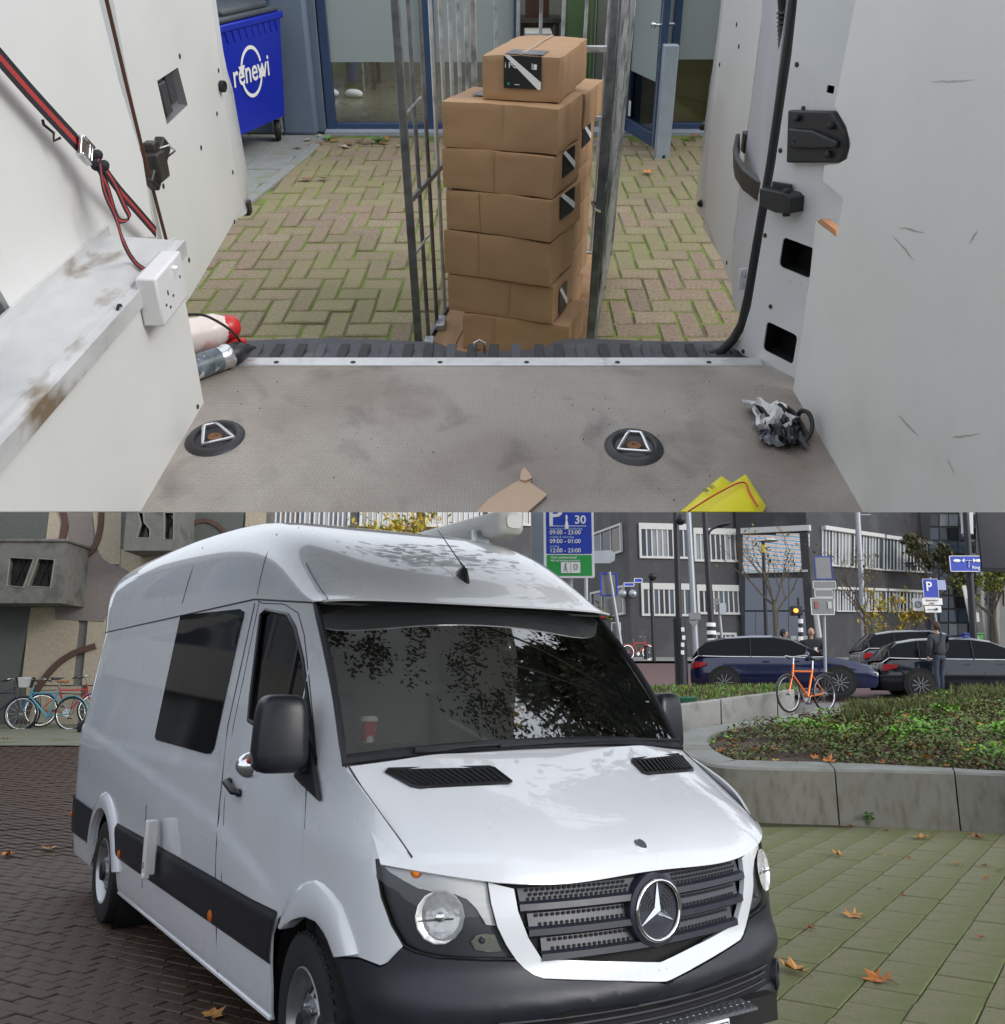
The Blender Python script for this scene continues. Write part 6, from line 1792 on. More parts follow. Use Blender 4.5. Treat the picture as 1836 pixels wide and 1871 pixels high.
# wall built in precast pieces about 3 m long, joint at the visible place
jpts = [V((*bpl(1520, 1406).xy, 0))]
jix = min(range(nO), key=lambda i: (OL[i] - jpts[0]).length)
bounds = [jix]; acc = 0
for q in range(1, nO):
    i = (jix + q) % nO; acc += (OL[i] - OL[i - 1]).length
    if acc > 2.9: bounds.append(i); acc = 0
for bi, b0 in enumerate(bounds):
    b1 = bounds[(bi + 1) % len(bounds)]; idx = [b0]
    while idx[-1] != b1: idx.append((idx[-1] + 1) % nO)
    rows = []
    for t_, i in enumerate(idx):
        a, b = OL[i], IN[i]; e = .008 * (1 if t_ == 0 else (-1 if t_ == len(idx) - 1 else 0)); tg = (OL[idx[1]] - OL[idx[0]]).normalized() if t_ == 0 else (OL[idx[-1]] - OL[idx[-2]]).normalized()
        a = a + tg * e; b = b + tg * e; d = (b - a).normalized(); zt_ = cz(a.y); zi = cz(b.y)
        rows.append([V((a.x, a.y, gz(a.x, a.y) - .1)), V((a.x, a.y, gz(a.x, a.y) + .02)), a + d * .03 + V((0, 0, zt_ - .09)), a + d * .035 + V((0, 0, zt_ - .03)), a + d * .065 + V((0, 0, zt_)), b + V((0, 0, zi)), b + V((0, 0, zi - .25))])
    mb = MB().grid(rows)
    for r in (rows[0], rows[-1]): mb.add(r, [tuple(range(len(r)))])
    for f, mm_ in zip(range(len(mb.f)), mb.m): pass
    k6 = len(rows[0]) - 1
    mb.m = [1 if (q % k6) in (3, 4) and q < (len(rows) - 1) * k6 else 0 for q in range(len(mb.f))]
    mb.build('wall_piece', [m_conc, m_conct], pl1, smooth=35)
P, Fs = sheet([(p.x, p.y) for p in IN])
so = MB().add([V((x, y, cz(y) - .10)) for x, y in P], Fs).build('soil', m_soil, pl1)


def inside(p, poly):
    r = False; n = len(poly)
    for i in range(n):
        a, b = poly[i], poly[i - 1]
        if (a.y > p.y) != (b.y > p.y) and p.x < (b.x - a.x) * (p.y - a.y) / (b.y - a.y) + a.x: r = not r
    return r


GC = [mat('cover_green', (.10, .19, .035), .6, var=.35, scale=3), mat('cover_olive', (.13, .14, .04), .65, var=.35, scale=3), mat('cover_bright', (.15, .34, .03), .55, var=.3, scale=3), mat('cover_brown', (.11, .055, .03), .8, var=.35, scale=3), mat('cover_orange', (.42, .15, .03), .7, var=.3, scale=3), mat('cover_yellow', (.46, .30, .04), .65, var=.25, scale=3)]
random.seed(31)
gcv = MB(); drop = MB(); n_ = 0
tries = 0
while n_ < 46000 and tries < 150000:
    tries += 1
    p = V((random.uniform(2.6, 12.0), random.uniform(9.8, 20.5), 0))
    if not inside(p, IN): continue
    dens = MN.noise(V((p.x * .9, p.y * .9, 1.3))) + .45 * MN.noise(V((p.x * 2.6, p.y * 2.6, 4)))
    edge_ = sstep(2.6, 5.0, p.x + (p.y - 13.5) * .25)
    if dens + edge_ * .9 < random.uniform(.15, .55): continue
    hgt = (.05 + .16 * edge_) * (1 + .8 * MN.noise(p * 1.7)) * random.random() ** .6
    c = V((p.x, p.y, cz(p.y) - .10 + max(.01, hgt)))
    br = MN.noise(V((p.x * 1.1 + 9, p.y * 1.1, 2)))
    gcv.mi = 2 if br > .22 and random.random() < .75 else (random.choice((0, 0, 1, 1, 1, 3)) if random.random() < .93 else 3)
    s = random.uniform(.018, .042) * (1.25 if gcv.mi == 2 else 1); a = random.uniform(0, 6.28); tl = random.uniform(-.9, .9); tl2 = random.uniform(-.7, .7)
    Mx = Matrix.Rotation(a, 3, 'Z') @ Matrix.Rotation(tl, 3, 'X') @ Matrix.Rotation(tl2, 3, 'Y')
    gcv.add([c + Mx @ V(q) * s for q in ((0, -1, 0), (.55, -.2, .1), (.35, .6, .05), (0, 1, -.1), (-.35, .6, .05), (-.55, -.2, .1))], [(0, 1, 2, 3, 4, 5)]); n_ += 1
o = single(gcv, 'ground_cover', GC, 'low green and olive ground cover plants filling the large planter', 'plants', (5, 13, .6), kind='stuff', smooth=0, norm=False)
# fallen leaves lying on the bed
random.seed(33); k = 0
fl = MB(); tries = 0
while k < 620 and tries < 9000:
    tries += 1; p = V((random.uniform(2.6, 12.0), random.uniform(9.8, 20.0), 0))
    if not inside(p, IN): continue
    if MN.noise(V((p.x * .8 + 3, p.y * .8, 7))) < random.uniform(-.5, .25): continue
    edge_ = sstep(2.6, 5.0, p.x + (p.y - 13.5) * .25)
    c = V((p.x, p.y, cz(p.y) - .085 + .17 * edge_ * random.uniform(.5, 1.15))); fl.mi = random.choice((4, 4, 4, 3, 5)); leaf_mesh(fl, c, random.uniform(.045, .085), random.uniform(0, 6.28), random.uniform(-.6, .6), 5, .35); k += 1
single(fl, 'fallen_leaves', GC, 'orange and brown fallen leaves scattered over the planter bed', 'leaves', (5, 13, .6), kind='stuff', smooth=0, norm=False)
# spiky juniper along the back right of the bed
random.seed(35); jn = MB()
for k in range(3800):
    u = random.uniform(1545, 1900); v0 = random.uniform(1274, 1306) + (1700 - u) * .10
    p = bpl(u, v0); hh = random.uniform(.10, .30) * (1 + .5 * MN.noise(p)); d = V((random.uniform(-.7, .7), random.uniform(-.5, .5), 1)).normalized()
    a = p + V((0, 0, -.06)); w_ = V((random.uniform(-1, 1), random.uniform(-1, 1), 0)).normalized() * .012
    jn.mi = random.choice((0, 1, 1, 2)); jn.add([a - w_, a + w_, a + d * hh * .6 + w_ * 1.4, a + d * hh, a + d * hh * .6 - w_ * 1.4], [(0, 1, 2, 3, 4)])
    for q in range(3):
        t = random.uniform(.3, .9); b = a + d * hh * t; e = (d * .6 + V((random.uniform(-1, 1), random.uniform(-1, 1), .2))).normalized() * hh * .35; jn.add([b - w_ * .6, b + w_ * .6, b + e], [(0, 1, 2)])
single(jn, 'juniper', [mat('juniper_green', (.06, .085, .025), .7, var=.3), mat('juniper_olive', (.10, .11, .03), .7, var=.3), mat('juniper_tip', (.14, .16, .035), .7, var=.3)], 'spreading feathery juniper along the back of the large planter', 'shrub', (6, 15, .7), kind='stuff', smooth=0, norm=False)
# second planter, behind the van's mirror
w2 = [(1225, 1329, 1289), (1317, 1318, 1277), (1420, 1304, 1264), (1452, 1298, 1259)]
pl2 = thing('planter', 'pale concrete planter wall with thin grass behind the van mirror', 'planter', by(1317, 1318, 18.5))
Y2 = [17.6, 18.6, 20.0, 20.5]
prev = None
q2 = [(by(u, v0, y), by(u, v1, y)) for (u, v0, v1), y in zip(w2, Y2)]
for (a, b), (c, d) in zip(q2, q2[1:]):
    tg = (c - a).normalized() * .012; nb_ = V((0, .35, .0))
    MB().hexa([a + tg + V((0, 0, -.3)), c - tg + V((0, 0, -.3)), c - tg + nb_ + V((0, 0, -.3)), a + tg + nb_ + V((0, 0, -.3)), b + tg, d - tg, d - tg + nb_, b + tg + nb_]).build('wall_piece', mat('pale_planter', (.30, .30, .285), .8, var=.12, scale=6, c2=(.2, .2, .17), c2s=3), pl2, bevel=.03, smooth=30)
a, c = q2[0][1], q2[-1][1]
bk1, bk2 = by(1150, 1254, 21.5), by(1450, 1252, 23.0)
MB().add([a + V((-.8, .3, -.06)), c + V((.2, .3, -.06)), bk2, bk1], [(0, 1, 2, 3)]).build('soil', mat('leafy_soil', (.10, .075, .045), .95, var=.4, scale=14), pl2)
random.seed(41); gs = MB()
for k in range(2600):
    s, t = random.random(), random.random() ** .8; p = lerp(lerp(a + V((-.8, .35, -.05)), c + V((.2, .35, -.05)), s), lerp(bk1, bk2, s), t)
    gs.mi = random.choice((0, 1, 2, 3)); hh = random.uniform(.03, .10); w_ = V((random.uniform(-1, 1), random.uniform(-1, 1), 0)).normalized() * random.uniform(.012, .03)
    gs.add([p - w_, p + w_, p + V((random.uniform(-.05, .05), random.uniform(-.05, .05), hh))], [(0, 1, 2)])
single(gs, 'thin_grass', GC, 'thin green grass and leaves in the pale planter', 'grass', a, kind='stuff', smooth=0, norm=False)
p = by(1255, 1279, 18.7)
gt = thing('green_tray', 'low green plastic tray lying on the pale planter soil', 'tray', p)
MB().hexa([p + V(q) for q in ((-.17, -.05, -.03), (.17, -.05, -.03), (.19, .2, -.02), (-.15, .2, -.02), (-.19, -.07, .03), (.19, -.07, .03), (.21, .22, .04), (-.17, .22, .04))]).build('tray', mat('green_plastic', (.02, .13, .07), .5), gt, bevel=.01)
rim = [p + V(q) for q in ((-.19, -.07, .035), (.19, -.07, .035), (.21, .22, .045), (-.17, .22, .045))]
MB().tube(rim, .012, 6, closed=True).build('rim', mat('green_plastic', (.02, .13, .07), .5), gt)

# ------------------------------------------------------------------ single maple leaves on the paving
ML = [mat('maple_tan', (.50, .24, .07), .65, var=.3, scale=14), mat('maple_orange', (.52, .18, .04), .65, var=.3, scale=14), mat('maple_brown', (.25, .10, .04), .7, var=.3, scale=14), mat('maple_yellow', (.50, .34, .06), .65, var=.25, scale=14)]
MLN = ['tan', 'orange', 'brown', 'yellow']
random.seed(52)
LV = [(1681, 1534, .115, 0, 'large tan leaf by the planter wall right of the joint'), (1787, 1533, .10, 1, 'orange leaf at the foot of the planter wall near the right edge'), (1531, 1565, .085, 0, 'tan leaf alone on the slabs nearest the planter joint'), (1555, 1512, .06, 1, 'orange leaf against the planter wall beside the small weed'), (1538, 1512, .045, 2, 'small brown leaf under the planter joint'), (1660, 1570, .035, 1, 'small orange leaf in the middle of the slabs'), (1620, 1566, .03, 3, 'tiny yellow leaf beside the small orange one'), (1748, 1582, .055, 1, 'round orange leaf on the slabs right of centre'), (1798, 1585, .045, 0, 'small tan leaf near the right edge of the slabs'), (1825, 1593, .04, 2, 'dark brown leaf at the right edge of the slabs'), (1800, 1608, .035, 1, 'tiny orange leaf below the small tan leaf'), (1557, 1675, .095, 0, 'curled tan leaf in the middle of the mossy slabs'), (1480, 1700, .05, 2, 'thin brown leaf left of the curled tan leaf'), (1454, 1777, .105, 0, 'folded tan leaf beside the van bumper corner'), (1607, 1793, .105, 1, 'flat rust orange leaf nearest the camera on the slabs'), (1790, 1716, .04, 2, 'dry twig like leaf far right on the slabs'), (1648, 1640, .035, 2, 'small dark leaf fragment in the middle of the slabs'), (1606, 1628, .025, 2, 'tiny dark leaf scrap above the dark fragment'), (1620, 1520, .045, 2, 'brown leaf in the gutter of the planter wall'), (1713, 1529, .03, 1, 'tiny orange leaf beside the large tan one'),
      (90, 1553, .095, 0, 'tan leaf on the brown bricks behind the rear wheel'), (10, 1566, .095, 1, 'orange leaf at the left edge of the brown bricks'), (388, 1862, .075, 0, 'tan leaf on the bricks below the van sill'), (10, 1351, .10, 1, 'orange leaf on the pale path at the far left'), (47, 1343, .07, 1, 'small orange leaf on the pale path near the bicycles'),
      (1515, 1393, .11, 1, 'orange leaf on the planter edge under the ground cover'), (1376, 1373, .10, 0, 'tan leaf on the bare soil tip of the planter'), (1322, 1371, .05, 1, 'small orange leaf at the planter tip')]
for u, v, s, ci, lb in LV:
    p = gp(u, v) if not (1300 < u < 1520 and v < 1400) else bpl(u, v)
    p = p + V((0, 0, .012)); mb = MB(); random.seed(int(u * 7 + v)); leaf_mesh(mb, V((0, 0, 0)), s, random.uniform(0, 6.28), random.uniform(-.35, .35), 5, random.uniform(.3, .7))
    lf = thing('maple_leaf', lb, 'leaf', p, group='fallen maple leaves'); ORG[lf.name] = V((0, 0, 0))
    mb.build('blade', ML[ci], lf, smooth=0, solid=.001)
    MB().tube([V((0, 0, .004)), V((.4 * s, -.9 * s, .012)), V((.5 * s, -1.4 * s, .004))], .0022, 4).build('stalk', ML[2], lf)
p = gp(1588, 1510); wd = MB(); random.seed(3)
for k in range(26):
    a = random.uniform(0, 6.28); d = V((math.cos(a), math.sin(a), 0)); l = .06 * random.uniform(.4, 1); h = random.uniform(.02, .16); q = p + d * .03 * random.random() + V((0, 0, h)); sd2 = V((-d.y, d.x, 0)) * l * .4
    wd.add([q, q + d * l * .5 - sd2 + V((0, 0, .02)), q + d * l, q + d * l * .5 + sd2 + V((0, 0, .02))], [(0, 1, 2, 3)])
for k in range(5): wd.tube([p, p + V((random.uniform(-.03, .03), random.uniform(-.03, .03), .15))], .003, 4)
single(wd, 'weed', m_weed, 'small bright green weed at the foot of the planter wall', 'weed', p, norm=False)

# ------------------------------------------------------------------ left: relief wall with concrete window boxes
WY = 22.6
wl_ = thing('relief_wall_building', 'concrete building wall with cream, grey and mauve relief and brown curves', 'building', by(150, 1335, WY))
m_w = [mat('pebble_cream', (.42, .36, .27), .9, var=.22, scale=22, bump=.8, bscale=45), mat('pebble_mauve', (.22, .19, .175), .9, var=.3, scale=26, bump=.8, bscale=45), mat('pebble_green_grey', (.105, .115, .105), .9, var=.3, scale=26, bump=.8, bscale=45), mat('pebble_slate', (.15, .15, .14), .9, var=.25, scale=26, bump=.8, bscale=45)]
m_band = mat('brown_relief_band', (.10, .055, .045), .85, var=.2, scale=20, bump=.5, bscale=60)
m_cbox = mat('grey_concrete_box', (.17, .165, .15), .85, var=.25, scale=5, bump=.5, bscale=30, c2=(.08, .08, .07), c2s=2.2, c2lo=.5, c2hi=.7)
U_ = [-140, -60, 40, 150, 212, 330, 445, 492]; V_ = [860, 1002, 1095, 1253, 1345]
wb = by(-140, 1345, WY)
colr = [[2, 2, 0, 1, 3, 2, 0], [1, 1, 1, 1, 0, 1, 0], [2, 2, 0, 0, 0, 0, 0], [2, 2, 0, 0, 0, 0, 0]]
MB().box((by(-140, 1000, WY).x, WY + .02, gz(-9, WY) - .3), (by(492, 1000, WY).x, WY + .4, by(0, 860, WY).z)).build('backing', m_w[3], wl_)
for i in range(len(U_) - 1):
    for j in range(len(V_) - 1):
        A, B = by(U_[i], V_[j + 1], WY), by(U_[i + 1], V_[j], WY)
        MB().box((A.x + .012, WY - .06, A.z + .012), (B.x - .012, WY + .02, B.z - .012)).build('wall_panel', m_w[colr[j][i]], wl_, bevel=.008, smooth=0)
r1 = lambda *P: [(x / 2.961, 930 + y / 2.961) for x, y in P]


def relief(pts, m_, d=.02, y=WY - .06):
    q = [by(u, v, y) for u, v in pts]; P = [V((p.x, y - d, p.z)) for p in q]
    PP, FF = sheet([(p.x, p.z) for p in P]); mb = MB(); slab(mb, [(p.x, p.z) for p in P], [], lambda a, b: (a, y - d, b), (0, d + .005, 0)); mb.build('relief_field', m_, wl_, smooth=0)


def arcband(pts, w_, d=.045):
    q = smooth_path([V((u, v, 0)) for u, v in pts], 6); rows = []
    for i, p in enumerate(q):
        t = (q[min(i + 1, len(q) - 1)] - q[max(i - 1, 0)]).normalized(); nn = V((-t.y, t.x, 0)) * w_ / 2
        a, b = p + nn, p - nn; A, B = by(a.x, a.y, WY - .08), by(b.x, b.y, WY - .08); rows.append([A + V((0, .03, 0)), A + V((0, -d, 0)), B + V((0, -d, 0)), B + V((0, .03, 0))])
    MB().grid(rows).build('relief_band', m_band, wl_, smooth=40)


relief(r1((0, 0), (270, 0), (245, 172), (0, 172)), m_w[2])
relief(r1((270, 0), (345, 0), (320, 172), (250, 172)), m_w[0])
relief(r1((360, 0), (500, 0), (505, 100), (515, 200), (370, 205), (375, 100)), m_w[1])
relief(r1((500, 0), (660, 0), (650, 300), (600, 300), (560, 270), (530, 220), (515, 120)), m_w[0], .022)
relief(r1((370, 330), (480, 260), (540, 230), (600, 300), (650, 310), (700, 340), (560, 610), (300, 595), (300, 500)), m_w[1])
relief(r1((0, 520), (172, 512), (92, 965), (0, 1000)), m_w[2])
relief(r1((1000, 60), (1060, 20), (1320, 20), (1310, 130), (1000, 210)), m_w[2])
arcband(r1((335, 0), (352, 60), (350, 120), (335, 175)), 11)
arcband(r1((552, 0), (545, 100), (520, 190), (470, 250), (360, 318)), 10)
arcband(r1((1000, 200), (1005, 130), (1050, 80), (1115, 62), (1180, 90), (1225, 135), (1240, 170)), 8)
arcband(r1((130, 1160), (160, 1060), (220, 950), (300, 850), (400, 780), (520, 740)), 10)


def winbox(u0, v0, u1, v1, y, wins, name='window_box'):
    A, B = by(u0, v1, y), by(u1, v0, y)
    holes = [[(by(u, v, y).x, by(u, v, y).z) for u, v in w_] for w_ in wins]
    mb = slab(MB(), [(A.x, A.z), (B.x, A.z), (B.x, B.z), (A.x, B.z)], holes, lambda a, b: (a, y, b), (0, .25, 0))
    o = mb.build(name, m_cbox, wl_, smooth=0)
    MB().box((A.x + .003, y + .25, A.z + .003), (B.x - .003, WY, B.z - .003)).build('box_body', m_cbox, o)
    MB().box((A.x - .03, y - .05, B.z - .003), (B.x + .05, WY - .05, B.z + .06)).build('box_lid', m_cbox, o, bevel=.015)
    for h in holes:
        cx, czz = sum(p[0] for p in h) / len(h), sum(p[1] for p in h) / len(h)
        MB().prism([V((p[0], y + .16, p[1])) for p in h], (0, .01, 0)).build('pane', mat('dark_leaded_pane', (.025, .022, .02), .15, var=.4, scale=8), o)
        MB().tube([V((p[0], y + .01, p[1])) for p in h], .025, 5, closed=True).build('window_frame', mat('concrete_lip', (.24, .23, .2), .8), o)
        hs = max(p[1] for p in h) - min(p[1] for p in h)
        for dx in (-.12, .1): MB().tube([V((cx + dx, y + .13, czz - hs * .4)), V((cx + dx * .2, y + .13, czz + hs * .1)), V((cx - dx * .6, y + .13, czz + hs * .42))], .02, 5).build('lead_bar', m_dark, o)


winbox(-60, 990, 122, 1102, 21.3, [r1((52, 262), (182, 270), (125, 425), (35, 415)), r1((205, 268), (295, 275), (272, 425), (150, 418))])
winbox(225, 880, 335, 1006, 21.5, [r1((745, 20), (775, 20), (780, 70), (812, 110), (810, 160), (738, 155), (760, 80)), r1((888, 20), (940, 20), (940, 165), (885, 165))])

# ------------------------------------------------------------------ office row along the left of the plaza (mirrored in the van's side)
ro = thing('plaza_office_row', 'long concrete office row along the left side of the plaza', 'building', (-22, 5, 0))
m_cr = mat('ribbed_concrete', (.15, .145, .135), .8, var=.2, scale=2, bump=.3, bscale=8)
MB().box((-16.4, 2, -.2), (-15, 22, 7.4)).build('core', m_gran0, ro)
for k in range(2):
    z0 = .4 + k * 3.4
    MB().box((-15, 2, z0 + 2.35), (-14.5, 22, z0 + 3.4)).build('spandrel', m_cr, ro)
    for j in range(9): MB().box((-14.95, 2 + j * 2.2, z0), (-14.75, 2 + j * 2.2 + .22, z0 + 2.35)).build('mullion', m_cr, ro)
    for j in range(9): MB().box((-15, 2 + j * 2.2 + .22, z0), (-14.9, 2 + j * 2.2 + 2.2, z0 + 2.35)).build('pane', PN0[(j * 5 + k) % 3], ro)

# ------------------------------------------------------------------ bicycles


def bike(name, label, base, head, c_frame, s=1.0, basket=False, rack=True, fwd=None, fender=None, hb=None, group='parked bicycles'):
    """base: ground point under the bottom bracket; head: heading angle"""
    t = thing(name, label, 'bicycle', base, rz=head, local=True, group=group)
    mf = mat(name + '_' + label[:9], c_frame, .35, .2, var=.08)
    rw, rear, front = .34 * s, V((-.52 * s, 0, .34 * s)), V((.58 * s, 0, .34 * s)); bb = V((0, 0, .28 * s)); st_top = V((-.20 * s, 0, .82 * s)); ht = V((.38 * s, 0, .90 * s)); hb_ = V((.42 * s, 0, .70 * s))
    for c in (rear, front):
        w_ = MB().tube([c + V((math.cos(R(15 * i)), 0, math.sin(R(15 * i)))) * rw for i in range(24)], .020 * s, 6, closed=True).build('wheel', m_tyre, t)
        MB().tube([c + V((math.cos(R(15 * i)), 0, math.sin(R(15 * i)))) * (rw - .025 * s) for i in range(24)], .010 * s, 5, closed=True).build('rim', m_steel, w_)
        mb = MB()
        for i in range(14):
            a = 2 * math.pi * i / 14; mb.tube([c, c + V((math.cos(a), 0, math.sin(a))) * (rw - .03)], .0025, 3, cap=False)
        mb.build('spokes', m_galv, w_); MB().lathe(c + V((0, -.05, 0)), (0, 1, 0), [(.025, 0), (.025, .1)], 8).build('hub', m_galv, w_)
        MB().tube([c + V((math.cos(R(a)), 0, math.sin(R(a)))) * (rw + .03) for a in range(20 if c is front else 40, 175, 12)], .016, 5).build('mudguard', mf if fender is None else mat('guard_' + label[:8], fender, .4), t)
    for a, b, r in ((bb, st_top, .017), (bb, hb_, .02), (st_top * .9 + bb * .1, ht * .35 + hb_ * .65, .015), (rear, bb, .011), (rear, st_top * .8 + bb * .2, .009), (front, hb_, .014), (hb_, ht, .018)): MB().tube([a, b], r * s * 1.15, 8).build('frame_tube', mf, t)
    stem = ht + V((-.03, 0, .14)) * s
    MB().tube([ht, stem], .012, 6).build('stem', m_steel, t)
    MB().tube([stem + V((-.20, -.27, -.02)) * s, stem + V((-.05, -.24, .03)) * s, stem + V((.03, 0, 0)) * s, stem + V((-.05, .24, .03)) * s, stem + V((-.20, .27, -.02)) * s], .012 * s, 6).build('handlebar', m_steel, t)
    for q in (-1, 1): MB().tube([stem + V((-.22, .272 * q, -.025)) * s, stem + V((-.10, .255 * q, .01)) * s], .018 * s, 6).build('grip', m_rubber, t)
    sdl = st_top + V((-.03, 0, .16)) * s
    MB().tube([st_top, sdl], .013, 6).build('seat_post', m_steel, t)
    MB().hexa([sdl + V(q) * s for q in ((-.13, -.10, 0), (.0, -.05, 0), (.0, .05, 0), (-.13, .10, 0), (-.14, -.09, .06), (.15, -.02, .05), (.15, .02, .05), (-.14, .09, .06))]).build('saddle', mat('saddle_' + label[:7], hb or (.03, .03, .03), .6), t, bevel=.02)
    MB().lathe(bb + V((0, -.05, 0)), (0, -1, 0), [(.09, 0), (.09, .006)], 14).build('chain_wheel', m_galv, t)
    for q in (-1, 1):
        e = bb + V((.11 * q, .09 * q, -.13 * q)) * s; MB().tube([bb + V((0, .06 * q, 0)), e], .01, 5).build('crank', m_galv, t); MB().box(tuple(e + V((-.04, -.04, -.012))), tuple(e + V((.04, .04, .012)))).build('pedal', m_rubber, t)
    if rack:
        mb = MB()
        for q in (-.06, .06): mb.tube([st_top + V((-.05, q, -.05)), V((-.75 * s, q, .74 * s))], .007, 5); mb.tube([V((-.6 * s, q, .74 * s)), rear + V((0, q, 0))], .006, 5)
        for k in range(4): mb.tube([V((-.3 - .13 * k, -.06, .755)) * s, V((-.3 - .13 * k, .06, .755)) * s], .005, 4)
        mb.build('rack', m_blk, t)
    if basket:
        c = ht + V((.18, 0, .08)); MB().hexa([c + V(q) for q in ((-.1, -.14, -.1), (.1, -.14, -.1), (.1, .14, -.1), (-.1, .14, -.1), (-.13, -.19, .12), (.14, -.19, .12), (.14, .19, .12), (-.13, .19, .12))]).build('basket', mat('basket_' + label[:7], (.5, .5, .5) if basket == 2 else (.03, .03, .03), .6), t, bevel=.02)
    return t


b0 = by(88, 1328, 21.4); b0.z = gz(b0.x, b0.y) + .02
zb_ = by(60, 1334, 21.2).z
bike('teal_bicycle', 'teal city bicycle with brown saddle leaning by the relief wall', V((by(84, 1330, 21.2).x, 21.2, zb_)), R(176), (.10, .36, .42), 1.0, basket=1, hb=(.35, .15, .05))
bike('red_bicycle', 'red and blue bicycle half hidden behind the white van', V((by(118, 1326, 21.8).x, 21.8, by(118, 1326, 21.8).z)), R(38), (.45, .03, .03), 1.0, fender=(.05, .18, .5))
bike('dark_bicycle', 'dark bicycle with a white basket at the left picture edge', V((by(-18, 1334, 21.0).x, 21.0, zb_)), R(20), (.03, .035, .05), 1.0, basket=2)
ob = by(1478, 1300, 19.0)
OBK = bike('orange_bicycle', 'bright orange rental bicycle parked on the far edge of the planter', ob, R(215), (.75, .16, .015), .98, fender=(.04, .04, .045), group='parked bicycles')
rbk = by(1165, 1192, 50); bike('red_rental_bicycle', 'tiny red bicycle far off against the dark building', V((rbk.x, 50, gz(rbk.x, 50) + .12)), R(20), (.6, .04, .02), 1.1)

# ------------------------------------------------------------------ dark office building with strip windows
m_gran = mat('black_granite', (.030, .030, .033), .6, var=.35, scale=1.2, bump=.2, bscale=4, c2=(.05, .05, .052), c2s=.8)
m_wfr = mat('white_window_frame', (.50, .50, .48), .5, var=.06)
PN = [mat('pane_dark', (.02, .024, .03), .08, var=.3, scale=.6), mat('pane_blue', (.05, .07, .10), .08, var=.3, scale=.6), mat('pane_warm', (.10, .075, .05), .12, var=.4, scale=.6), mat('pane_pale', (.20, .22, .23), .15, var=.3, scale=.6)]


def facade(parent, A, B, z0, z1, thick, m, name='wall'):
    """upright wall between ground points A and B"""
    d = (B - A); d.z = 0; d.normalize(); n = V((-d.y, d.x, 0))
    if n.y < 0: n = -n
    MB().hexa([V((A.x, A.y, z0)), V((B.x, B.y, z0)), V((B.x, B.y, z0)) + n * thick, V((A.x, A.y, z0)) + n * thick, V((A.x, A.y, z1)), V((B.x, B.y, z1)), V((B.x, B.y, z1)) + n * thick, V((A.x, A.y, z1)) + n * thick]).build(name, m, parent)
    return d, n


def onwall(u, v, A, n):
    dd_ = bray(u, v); o = V((0, 0, CAMZ)); return o + dd_ * ((A - o).dot(n) / dd_.dot(n))


def stripwin(parent, A, d, n, u0, v0, u1, v1, k, seed, fin=True, lintel=True):
    random.seed(seed)
    p0, p1 = onwall(u0, v1, A, n), onwall(u1, v0, A, n); pt = onwall(u0, v0, A, n); pb_ = onwall(u1, v1, A, n)
    s0, s1 = (p0 - A).dot(d), (p1 - A).dot(d); z0, z1 = (p0.z + pb_.z) / 2, (pt.z + p1.z) / 2
    P = lambda s, z, o: V((A.x, A.y, 0)) + d * s + V((0, 0, z)) - n * o
    fr = MB()
    t = .13
    win = MB().hexa([P(s0, z0, .0), P(s1, z0, .0), P(s1, z0, .14), P(s0, z0, .14), P(s0, z0 + t, .0), P(s1, z0 + t, .0), P(s1, z0 + t, .14), P(s0, z0 + t, .14)]).build('strip_window', m_wfr, parent)
    h = .36 if lintel else t
    for q0, q1, zz0, zz1 in ((s0, s1, z1 - h, z1), (s0, s0 + t, z0 + t, z1 - h), (s1 - t, s1, z0 + t, z1 - h)):
        MB().hexa([P(q0, zz0, .0), P(q1, zz0, .0), P(q1, zz0, .14), P(q0, zz0, .14), P(q0, zz1, .0), P(q1, zz1, .0), P(q1, zz1, .14), P(q0, zz1, .14)]).build('frame', m_wfr, win)
    for i in range(k):
        a, b = lerp(s0 + t, s1 - t, i / k), lerp(s0 + t, s1 - t, (i + 1) / k)
        MB().hexa([P(a, z0 + t, -.0), P(b, z0 + t, -.0), P(b, z0 + t, .04), P(a, z0 + t, .04), P(a, z1 - h, .0), P(b, z1 - h, .0), P(b, z1 - h, .04), P(a, z1 - h, .04)]).build('pane', PN[random.choice((0, 0, 0, 1, 1, 2, 3))], win)
        if i and fin: MB().hexa([P(a - .04, z0 + t, .0), P(a + .04, z0 + t, .0), P(a + .04, z0 + t, .09), P(a - .04, z0 + t, .09), P(a - .04, z1 - h, .0), P(a + .04, z1 - h, .0), P(a + .04, z1 - h, .09), P(a - .04, z1 - h, .09)]).build('mullion', m_wfr, win)


A1, B1 = by(1155, 1206, 55), by(1364, 1206, 56)
ob1 = thing('dark_office_building', 'black stone office building with rows of white framed windows', 'building', V((A1.x, A1.y, 3)))
TOPB = 21
d1, n1 = facade(ob1, A1, B1, 2.5, TOPB, .5, m_gran)
for a in ((1168, 957, 1260, 1021, 9, 1), (1268, 966, 1353, 1027, 9, 2), (1172, 1066, 1262, 1126, 9, 3), (1274, 1069, 1359, 1123, 9, 4), (1168, 850, 1260, 915, 9, 5), (1268, 860, 1353, 920, 9, 6)): stripwin(ob1, A1, d1, n1, *a)
stripwin(ob1, A1, d1, n1, 1305, 1156, 1344, 1172, 4, 7, lintel=False)
A0 = by(1020, 1206, 66); d0, n0 = facade(ob1, A0, A1, 2.5, TOPB, .5, m_gran)
for a in ((1030, 955, 1046, 1014, 2, 11), (1082, 966, 1137, 1018, 3, 12), (1082, 1076, 1142, 1128, 3, 13)): stripwin(ob1, A0, d0, n0, *a, fin=True, lintel=False)
